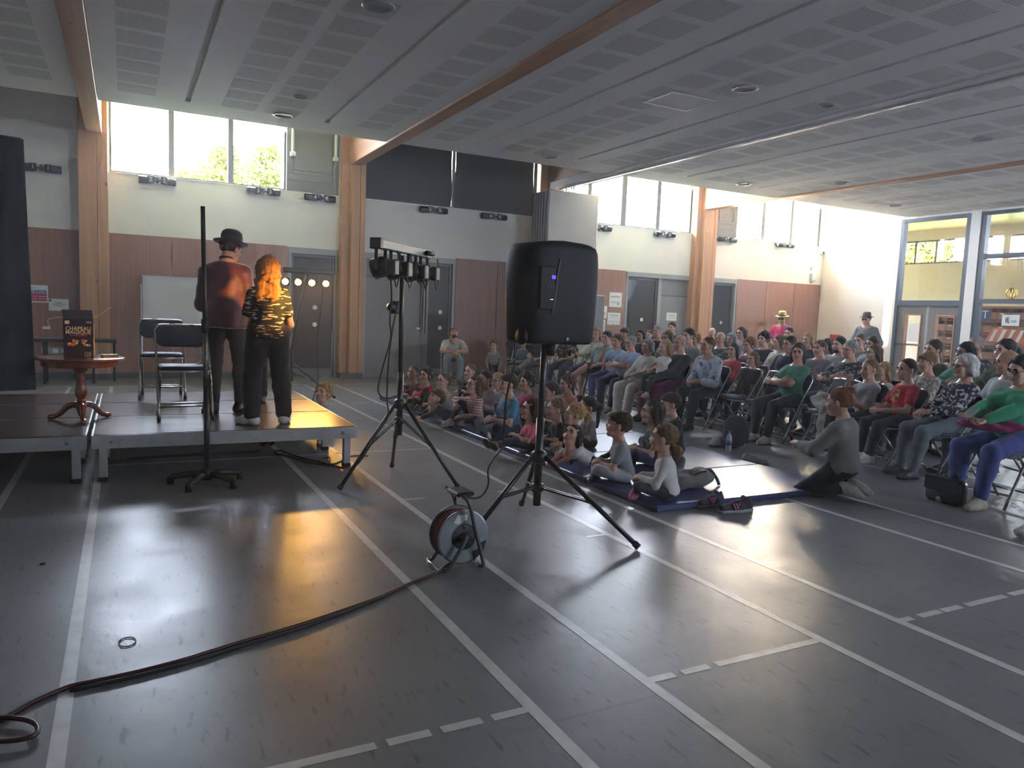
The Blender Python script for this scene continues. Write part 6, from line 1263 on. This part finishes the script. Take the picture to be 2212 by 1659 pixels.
seat('white haired woman with glasses in a navy and white floral blouse', 2084, 791, 6.92, p_sit(1.62, 'f', 1.06, lean=-10, arms='clasp', seed=19, sleeve=1.6), ('greybob', WHT), ('long', flw), ('jeans', cloth('stone_jeans', (.12, .14, .16))), M_SHOE, 1, ['glasses'], True)
def scarf(t, HM, J):
    p = Vector(J['P']) + Vector((0, -.26, .10)); blob('scarf', [ell((0, 0, 0), (.20, .12, .035)), ell((-.12, -.10, .01), (.10, .08, .03)), ell((.14, .06, .02), (.12, .06, .04)), wrinkle(.008, 30, 2)], .012, cloth('magenta_scarf', (.32, .02, .14)), t, p)
def phone(t, HM, J):
    p = (Vector(J['wR']) + Vector(J['wL'])) / 2 + Vector((0, -.07, .04)); MB().bbox(-.036, .036, -.07, .07, -.004, .004, .003).build('phone', mat('phone_screen', (.3, .33, .3), .1), t, loc=p).rotation_euler = (.5, 0, .2)
def headband(t, HM, J):
    o = MB().tube([(.080 * math.cos(q), .028, .024 + .094 * math.sin(q)) for q in [i * PI / 16 - .2 for i in range(19)]], .010, 7).build('headband', M_BLACK, t, True); o.matrix_local = HM
seat('dark haired woman with glasses in a bright green jumper holding a phone', 2203, 800, 6.42, p_sit(1.66, 'f', 1.14, lean=-8, arms='phone', hp=10, seed=20, bust=1.15, belly=.05), ('bob', BLK), ('long', C('bgreen')), ('jeans', C('indigo')), M_BEIGE_SHOE, 0, ['glasses', scarf, phone, headband], True, rz=face(-1, .12))
S = p_sit(1.72, 'f', 1.0, lean=-8, arms='lap', seed=21); person('person at the right edge showing only black trousers and white trainers', S, (6.02, 2.62, 0), face(-1, .2), ('short', DBR), ('long', C('black')), ('jeans', cloth('black_twill', (.012, .013, .016))), M_SNEAK, 0, [], True); CHAIRS.append((6.02, 2.62, face(-1, .2)))
# second row and beyond: (label, px, py, X, spec, hair, top, bottom, skin, extras)
A1, A2, A3, A4 = p_sit(1.74, 'm', 1.04, -10, 'lap', seed=1), p_sit(1.64, 'f', 1.0, -8, 'lap', seed=2), p_sit(1.74, 'm', 1.1, -12, 'cross', hy=8, seed=3), p_sit(1.64, 'f', 1.05, -12, 'cross', hy=-6, seed=4)
A5, A6 = p_sit(1.72, 'm', 1.0, -4, 'clasp', hy=-14, hp=4, seed=5), p_sit(1.40, 'k', 1.0, -6, 'lap', hy=5, seed=6)
def hband(t, HM, J): headband(t, HM, J); t.children[-1].data = t.children[-1].data.copy(); t.children[-1].data.materials[0] = cloth('teal_band', (.15, .33, .36))
for row in [
    ('man with dark swept hair sitting behind the bald old man', 1486, 726, 7.62, A1, ('short', BLK), ('tee', C('grey')), 1, ()),
    ('fair curly haired woman in stripes behind the leaf print shirt', 1502, 734, 8.55, A2, ('curly', BLD), ('tee', stripes('grey_stripe', (.55, .53, .5), (.12, .12, .13), 14)), 1, ()),
    ('girl with a teal headband and a red top in the second row', 1583, 757, 7.70, p_sit(1.55, 'f', .95, -6, 'lap', hy=16, hp=-6, seed=7), ('longer', DBR), ('long', C('red')), 0, ['glasses', hband]),
    ('child with hair tied back in a brown top behind the empty chairs', 1626, 776, 7.62, A6, ('long', LBR), ('long', C('brown')), 1, ()),
    ('older woman with short fair hair in a patterned blouse right of the red shirted boy', 2003, 783, 7.75, A2, ('fringe', LBR), ('long', flb), 1, ()),
    ('bald man in a light grey t-shirt beside the woman in bright green', 2175, 782, 7.45, A5, (None, BRN), ('tee', C('lgrey')), 2, ()),
    ('blond girl right behind the boy in the grey t-shirt', 1908, 802, 7.60, A6, ('long', BLD), ('long', C('cream')), 0, ()),
    ('man with grey temples sitting between the two front row couples', 1419, 716, 8.55, A1, ('neat', GRY), ('long', C('navy')), 1, ()),
    ('older man with thinning hair behind the girl with the headband', 1556, 732, 8.60, A3, ('bald', GRY), ('long', flk), 1, ()),
    ('woman with curly chestnut hair and glasses behind the teal headband', 1619, 746, 8.45, A4, ('curly', AUB), ('long', C('plum')), 1, ['glasses']),
    ('man with white framed glasses in navy behind the woman in green', 1705, 744, 8.30, A1, ('short', DBR), ('long', C('navy')), 1, ['glasses']),
    ('man with short brown hair in a grey checked shirt behind the woman in green', 1771, 753, 8.35, A3, ('neat', BRN), ('long', stripes('check', (.10, .10, .11), (.22, .22, .22), 9, 'x')), 1, ()),
    ('heavy man with glasses and grey hair in a dark patterned shirt, arms crossed', 1836, 756, 8.05, p_sit(1.78, 'm', 1.18, -10, 'cross', belly=.06, hy=4, seed=8), ('neat', GRY), ('loose', flk), 1, ['glasses']),
    ('fair haired woman with glasses behind the boy in the grey t-shirt', 1887, 762, 8.60, A4, ('bob', LBR), ('tee', C('grey')), 0, ['glasses']),
    ('dark haired person in a teal green jumper behind the floral blouse', 2084, 762, 8.6, A4, ('long', BLK), ('long', cloth('teal_jumper', (.05, .22, .17))), 2, ()),
    ('woman with a dark ponytail and hair clip near the right edge', 2169, 758, 8.55, A2, ('pony', BLK), ('tee', C('olive')), 1, ()),
    ('dark haired woman peering over the grey haired man with glasses', 1384, 725, 8.7, A2, ('bob', BLK), ('tee', C('black')), 2, ()),
    ('woman with cropped grey hair left of the dark bobbed woman', 1580, 733, 9.60, A4, ('greybob', GRY), ('tee', C('charcoal')), 1, ()),
    ('woman with very long light brown hair in a pale top seen from behind', 1683, 740, 9.15, p_sit(1.66, 'f', 1.0, -4, 'lap', hy=-30, seed=9), ('longer', LBR), ('tee', C('cream')), 0, ()),
    ('woman with a black bob beside the bearded man', 1785, 747, 10.0, A4, ('bob', BLK), ('tee', C('navy')), 1, ()),
    ('bearded dark haired man in front of the fire sign', 1812, 745, 9.3, A1, ('short', BLK), ('tee', C('grey')), 1, [lambda t, HM, J: setattr(blob('beard', [ell((0, -.048, -.088), (.054, .050, .042))], .011, hair_mat(BLK), t), 'matrix_local', HM)]),
    ('person with dark hair and glasses behind the fair haired woman', 1882, 744, 10.1, A2, ('bob', DBR), ('tee', C('grey')), 1, ['glasses']),
    ('man with dark hair in olive in front of the lobby doors', 2015, 756, 8.75, A1, ('short', DBR), ('long', C('olive')), 1, ()),
    ('grey haired man in a dark patterned shirt by the white pillar', 2106, 748, 9.7, A3, ('buzz', GRY), ('tee', flk), 2, ()),
    ('dark haired woman looking over the ponytailed woman in light blue', 1349, 721, 8.2, A2, ('fringe', DBR), ('tee', C('charcoal')), 2, ()),
    ('man with very short hair behind the grey haired man with glasses', 1403, 724, 9.95, A1, ('buzz', DBR), ('tee', C('navy')), 1, ()),
    ('woman with a dark bob and glasses against the glazed door', 1600, 720, 10.60, A4, ('bob', BLK), ('tee', C('grey')), 1, ['glasses']),
    ('boy with a dark quiff in a black t-shirt against the pale panels', 1649, 733, 9.55, p_sit(1.55, 'm', .9, -4, 'lap', seed=10), ('curly', BLK), ('tee', C('black')), 0, ()),
    ('blond woman in a dark top in front of the pale panels', 1744, 734, 10.40, A2, ('long', BLD), ('tee', C('black')), 0, ()),
    ('man with cropped hair just below the man in grey', 1856, 737, 10.60, A3, ('buzz', BRN), ('tee', C('khaki')), 1, ()),
    ('bald man near the right hand timber post', 1538, 719, 11.50, A3, (None, GRY), ('tee', C('grey')), 1, ()),
    ('man with dark hair in front of the grey door notice', 1451, 708, 11.2, A1, ('short', DBR), ('tee', C('charcoal')), 1, ()),
    ('man with short dark hair right below the pink shirted man', 1703, 721, 11.50, A3, ('neat', DBR), ('tee', C('navy')), 1, ())]:
    lab, px, py, X, sp_, hr, tp_, sk, ex = row; seat(lab, px, py, X, sp_, hr, tp_, ('jeans', [C('jeans'), C('charcoal'), C('navy')][px % 3]), M_SHOE, sk, ex)
for i, (x, y, r) in enumerate(CHAIRS): folding_chair(x, y, 0, r, 'padded black folding chair under a seated audience member', 'folding chairs under the audience', False)
# two men standing at the back
def fedora(m, band):
    def f(t, HM, J):
        q = MB().lathe([(.086, .058), (.120, .054), (.150, .050), (.152, .054), (.120, .060), (.092, .064), (.088, .10), (.080, .150), (.060, .165), (.03, .158), (.001, .155)], (0, .012, .0), 26); o = q.build('hat', m, t, True); o.matrix_local = HM
        MB().lathe([(.0945, .064), (.0925, .085), (.09, .086)], (0, .012, 0), 26).build('hat_band', band, o, True)
    return f
def shades(t, HM, J):
    m = MB()
    for sx in (-1, 1): m.lathe([(.026, -.103), (.024, -.107), (.001, -.108)], (sx * .031, 0, .002), 12, axis='y')
    q = m.build('sunglasses', mat('sun_lens', (.01, .01, .012), .1), t, True); q.matrix_local = HM
S = p_stand(1.74, 'm', 1.08, hp=8, belly=.05, handR=(-.12, -.20, .93), handL=(.10, -.22, .91), seed=2); q = on_y(1690, 688, 12.3)
person('standing man in a pink polo shirt, dark glasses and a gold hat', S, (q.x, 12.3, 0), face(-1, -.6), (None, DBR), ('tee', cloth('hot_pink', (.62, .03, .14))), ('jeans', C('navy')), M_SHOE, 2, [fedora(mat('gold_sequin', (.55, .47, .08), .3, .5, noise=.4, nscale=90), M_BLACK), shades, 'glasses'], True, .015, q.z / headpos(S)[2])
S = p_stand(1.78, 'm', 1.05, hp=4, handR=(-.20, -.14, .90), handL=(.20, -.14, .90), seed=3); q = on_y(1873, 690, 11.2)
person('standing man in a grey jacket and dark hat by the white end wall', S, (q.x, 11.2, 0), face(-1, -.2), ('short', DBR), ('jacket', cloth('grey_jacket', (.16, .17, .185))), ('jeans', C('navy')), M_SHOE, 1, [fedora(mat('brown_felt', (.10, .055, .04), .7), M_BLACK), shades], True, .015, q.z / headpos(S)[2])
# ---------------------------------------------------------------- belongings
e1 = folding_chair(6.98, 7.12, 0, face(-1, .1), 'empty folding chair with a brown jacket hung over its back')
jk = thing('hung_jacket', 'brown jacket hanging over the back of an empty folding chair', 'jacket', (6.98, 7.12, 0), face(-1, .1)); blob('jacket_cloth', [cap((-.13, .19, .78), (.13, .19, .78), .045), cap((-.12, .22, .76), (-.13, .25, .40), .05, .06), cap((.10, .22, .76), (.10, .25, .42), .05, .06), cap((-.10, .13, .77), (-.12, .10, .50), .035, .045), wrinkle(.010, 26, 2)], .014, C('brown'), jk)
e2 = folding_chair(6.98, 6.62, 0, face(-1, .1), 'empty folding chair beside the woman in the green t-shirt')
e3 = folding_chair(7.0, 5.68, 0, face(-1, .12), 'folding chair with a beige coat heaped on its seat')
ct = thing('beige_coat', 'beige coat heaped on a folding chair and hanging over its edge', 'coat', (7.0, 5.68, .47), face(-1, .12)); blob('coat_cloth', [ell((0, -.02, .06), (.22, .21, .07)), ell((-.08, -.08, .12), (.13, .12, .07)), cap((.16, -.16, .05), (.20, -.26, -.20), .07, .05), cap((.08, -.20, .04), (.12, -.28, -.28), .06, .04), ell((.05, .08, .12), (.14, .09, .06)), wrinkle(.014, 24, 4)], .013, cloth('beige_coat', (.42, .39, .33)), ct)
fm = thing('face_mask', 'light blue paper mask lying on the beige coat', 'mask', (6.98, 5.60, .625), .4); MB().bbox(-.075, .075, -.045, .045, 0, .008, .003).build('mask_sheet', mat('mask_blue', (.45, .62, .75), .8), fm); MB().tube(arc((-.07, -.04, .004), (-.14, 0, .004), (-.07, .04, .004)), .0025, 5).build('ear_loop', M_PAPER, fm)
# empty seat behind the boy in red
folding_chair(6.95, 4.32, 0, face(-1, .1), 'folding chair with its steel leg in the light right of the red shirted boy') if False else None
def backpack(label, x, y, z, rz, m, sc_=1.0, flop=False):
    t = thing('backpack', label, 'backpack', (x, y, z), rz); t.scale = (sc_,) * 3
    if flop: P = [ell((0, 0, .075), (.24, .15, .075)), ell((-.16, .02, .06), (.12, .12, .06)), ell((.12, -.03, .09), (.12, .10, .07)), cut((0, 0, .003), (0, 0, -1)), wrinkle(.010, 28, 2)]
    else: P = [ell((0, 0, .20), (.16, .11, .20)), ell((0, -.09, .13), (.11, .06, .11)), cut((0, 0, .004), (0, 0, -1)), wrinkle(.006, 26, 2)]
    blob('bag_body', P, .012, m, t)
    if flop: MB().tube(spline([(.20, .05, .10), (.27, .0, .13), (.30, -.06, .06), (.29, -.10, .012)], 4), .014, 7).build('strap', m, t, True); MB().tube(spline([(-.05, -.10, .13), (.02, -.13, .16), (.10, -.11, .15)], 4), .008, 6).build('zip_edge', M_BLACK, t, True)
    else:
        MB().tube(spline([(-.05, .02, .39), (0, .02, .44), (.05, .02, .39)], 4), .010, 7).build('grab_handle', M_BLACK, t, True)
        for s in (-1, 1): MB().tube(spline([(s * .07, .10, .34), (s * .09, .17, .22), (s * .10, .11, .06)], 4), .014, 7).build('strap', M_BLACK, t, True)
    return t
p = on_z(1500, 1068, MZ); backpack('grey cloth backpack slumped on the mat behind the girl in white', p.x + .12, p.y + .22, MZ, .15, cloth('grey_canvas', (.17, .155, .15)), .95, True)
p = on_z(1600, 972); backpack('black backpack on the floor in front of the woman in green', p.x, p.y + .10, 0, -1.2, cloth('black_nylon', (.016, .016, .02)), .95)
p = on_z(1558, 965); t = thing('cap', 'black and white cap lying on the floor beside the water bottle', 'cap', (p.x, p.y + .05, 0), .4); blob('crown', [ell((0, 0, .02), (.10, .09, .10)), cut((0, 0, .003), (0, 0, -1))], .012, C('lgrey'), t); blob('peak', [ell((-.10, 0, .015), (.08, .07, .010))], .010, C('black'), t)
p = on_z(1573, 975); t = thing('water_bottle', 'clear plastic water bottle standing on the floor by the black backpack', 'bottle', (p.x, p.y, 0)); MB().lathe([(.028, 0), (.032, .01), (.031, .05), (.033, .09), (.031, .14), (.026, .17), (.013, .195), (.012, .20)], n=16).build('body', mat('bottle_plastic', (.5, .55, .6), .08, spec=.8), t, True); MB().lathe([(.014, .20), (.014, .22), (.012, .222)], n=12).build('cap', mat('bottle_cap', (.1, .15, .4), .5), t, True); MB().lathe([(.0335, .07), (.0335, .12)], n=16).build('label', mat('bottle_label', (.12, .15, .4), .5), t, True)
def shoe(label, x, y, z, rz, m, sole, stripe=None, s=1.0, name='shoe'):
    t = thing(name, label, 'shoe', (x, y, z), rz); t.scale = (s,) * 3
    blob('upper', [cap((0, .09, .045), (0, .0, .045), .036, .040), cap((0, .0, .042), (0, -.13, .034), .040, .030), cap((0, .085, .05), (0, .07, .095), .034, .036), ('s', np.array((0, .07, .125), F32), np.array((.026, .045, .05), F32), .008), cut((0, 0, .016), (0, 0, -1))], .0075, m, t)
    blob('sole', [cap((0, .095, .018), (0, .0, .016), .040, .040), cap((0, .0, .016), (0, -.135, .020), .040, .031), cut((0, 0, .0), (0, 0, -1)), cut((0, 0, .026), (0, 0, 1))], .0075, sole, t)
    if stripe:
        for k in range(3):
            for sx in (-1, 1): MB().box(-.003, .003, -.006, .006, -.024, .024).build('stripe', stripe, t, loc=(sx * .040, -.01 - k * .024, .052)).rotation_euler = (.45, sx * -.15, 0)
    for k in range(4): MB().tube([(-.022, -.03 - k * .02, .078 - k * .007), (.022, -.04 - k * .02, .077 - k * .007)], .003, 5).build('lace', M_PAPER if not stripe else stripe, t)
    return t
PK = mat('pink_trim', (.35, .05, .15), .6)
p = on_z(1552, 1100); shoe('dark trainer lying behind its pair near the mat corner', p.x + .02, p.y + .10, 0, face(-.9, -.2), C('charcoal'), M_BASE, PK, 1.0)
p = on_z(1592, 1106); shoe('dark trainer with pink stripes nearest the camera by the mat corner', p.x, p.y, 0, face(-.95, .05), C('charcoal'), M_FRAME_L, PK, 1.05)
p = on_z(1628, 1000); shoe('single beige shoe lying by the mat in front of the kneeling woman', p.x, p.y, 0, face(.8, -.6), mat('beige_knit', (.45, .42, .36), .8), M_FRAME_L, None, .9)
p = on_z(1290, 893); shoe('brown leather shoe on the floor below the man in the blue polo', p.x, p.y + .15, 0, face(-1, -.1), mat('brown_leather', (.12, .06, .035), .4), M_BASE, None, 1.05) if False else None
p = on_z(2040, 1092); hb = thing('handbag', 'black leather handbag standing on the floor by the woman in bright green', 'handbag', (p.x + .10, p.y + .06, 0), face(-1, .1)); MB().bbox(-.16, .16, -.065, .065, 0, .21, .03).build('bag_body', mat('black_leather', (.012, .013, .016), .3), hb, True); MB().bbox(-.155, .155, -.072, -.055, .10, .215, .008).build('flap', mat('black_leather', (.012, .013, .016), .3), hb); MB().tube(spline([(-.10, 0, .20), (-.06, 0, .28), (.06, 0, .28), (.10, 0, .20)], 5), .008, 7).build('handle', mat('black_leather', (.012, .013, .016), .3), hb, True); MB().tube([(-.02, -.06, .20), (.02, -.06, .20)], .008, 6).build('clasp', M_CHROME, hb)
# skeleton hand prop behind the stage chairs
q = on_y(428, 750, 7.62); t = thing('skeleton_hand', 'white plastic skeleton hand prop hanging at the stage chair', 'prop', (.66, 7.40, ST + .445), 0)
M_BONE = mat('bone_plastic', (.72, .68, .62), .4); zt = q.z - ST - .445
for k, (dx, L) in enumerate(((-.045, .10), (-.022, .125), (.0, .13), (.022, .12), (.045, .085))):
    b = (q.x - .66 + dx * .6 + .01, .05, zt - .05); tip = (q.x - .66 + dx * 1.6 - .02, .02, zt - .05 + L); m_ = tuple((a + c) / 2 + (.006 if i == 1 else 0) for i, (a, c) in enumerate(zip(b, tip)))
    MB().tube([b, tuple(b[i] * .55 + m_[i] * .45 for i in range(3)), m_, tuple(tip[i] * .6 + m_[i] * .4 for i in range(3)), tip], [.007, .004, .0065, .0038, .004], 7).build('finger_bone', M_BONE, t, True)
MB().bbox(q.x - .66 - .03, q.x - .66 + .04, .035, .065, zt - .085, zt - .045, .01).build('palm_bone', M_BONE, t); MB().tube([(q.x - .66, .05, zt - .08), (q.x - .66 + .01, .045, .04), (q.x - .66 - .03, .02, .005)], .006, 7).build('arm_rod', M_BONE, t, True)
# ---------------------------------------------------------------- thin haze volume added to lift the hall like lens veil
hz = MB().box(LX - .1, RX + .072, BY - .1, WY + .24, -.06, 5.12).build('haze', None)
hz.data.materials.clear(); hm_ = bpy.data.materials.new('lens_veil_haze'); hm_.use_nodes = True; nt = hm_.node_tree
for n in list(nt.nodes): nt.nodes.remove(n)
_o = nt.nodes.new('ShaderNodeOutputMaterial'); _v = nt.nodes.new('ShaderNodeVolumeScatter'); _v.inputs['Density'].default_value = .0065; _v.inputs['Anisotropy'].default_value = .55; nt.links.new(_v.outputs[0], _o.inputs['Volume'])
hz.data.materials.append(hm_); tag(hz, 'thin haze added across the hall to stand in for lens veil', 'haze', kind='stuff')
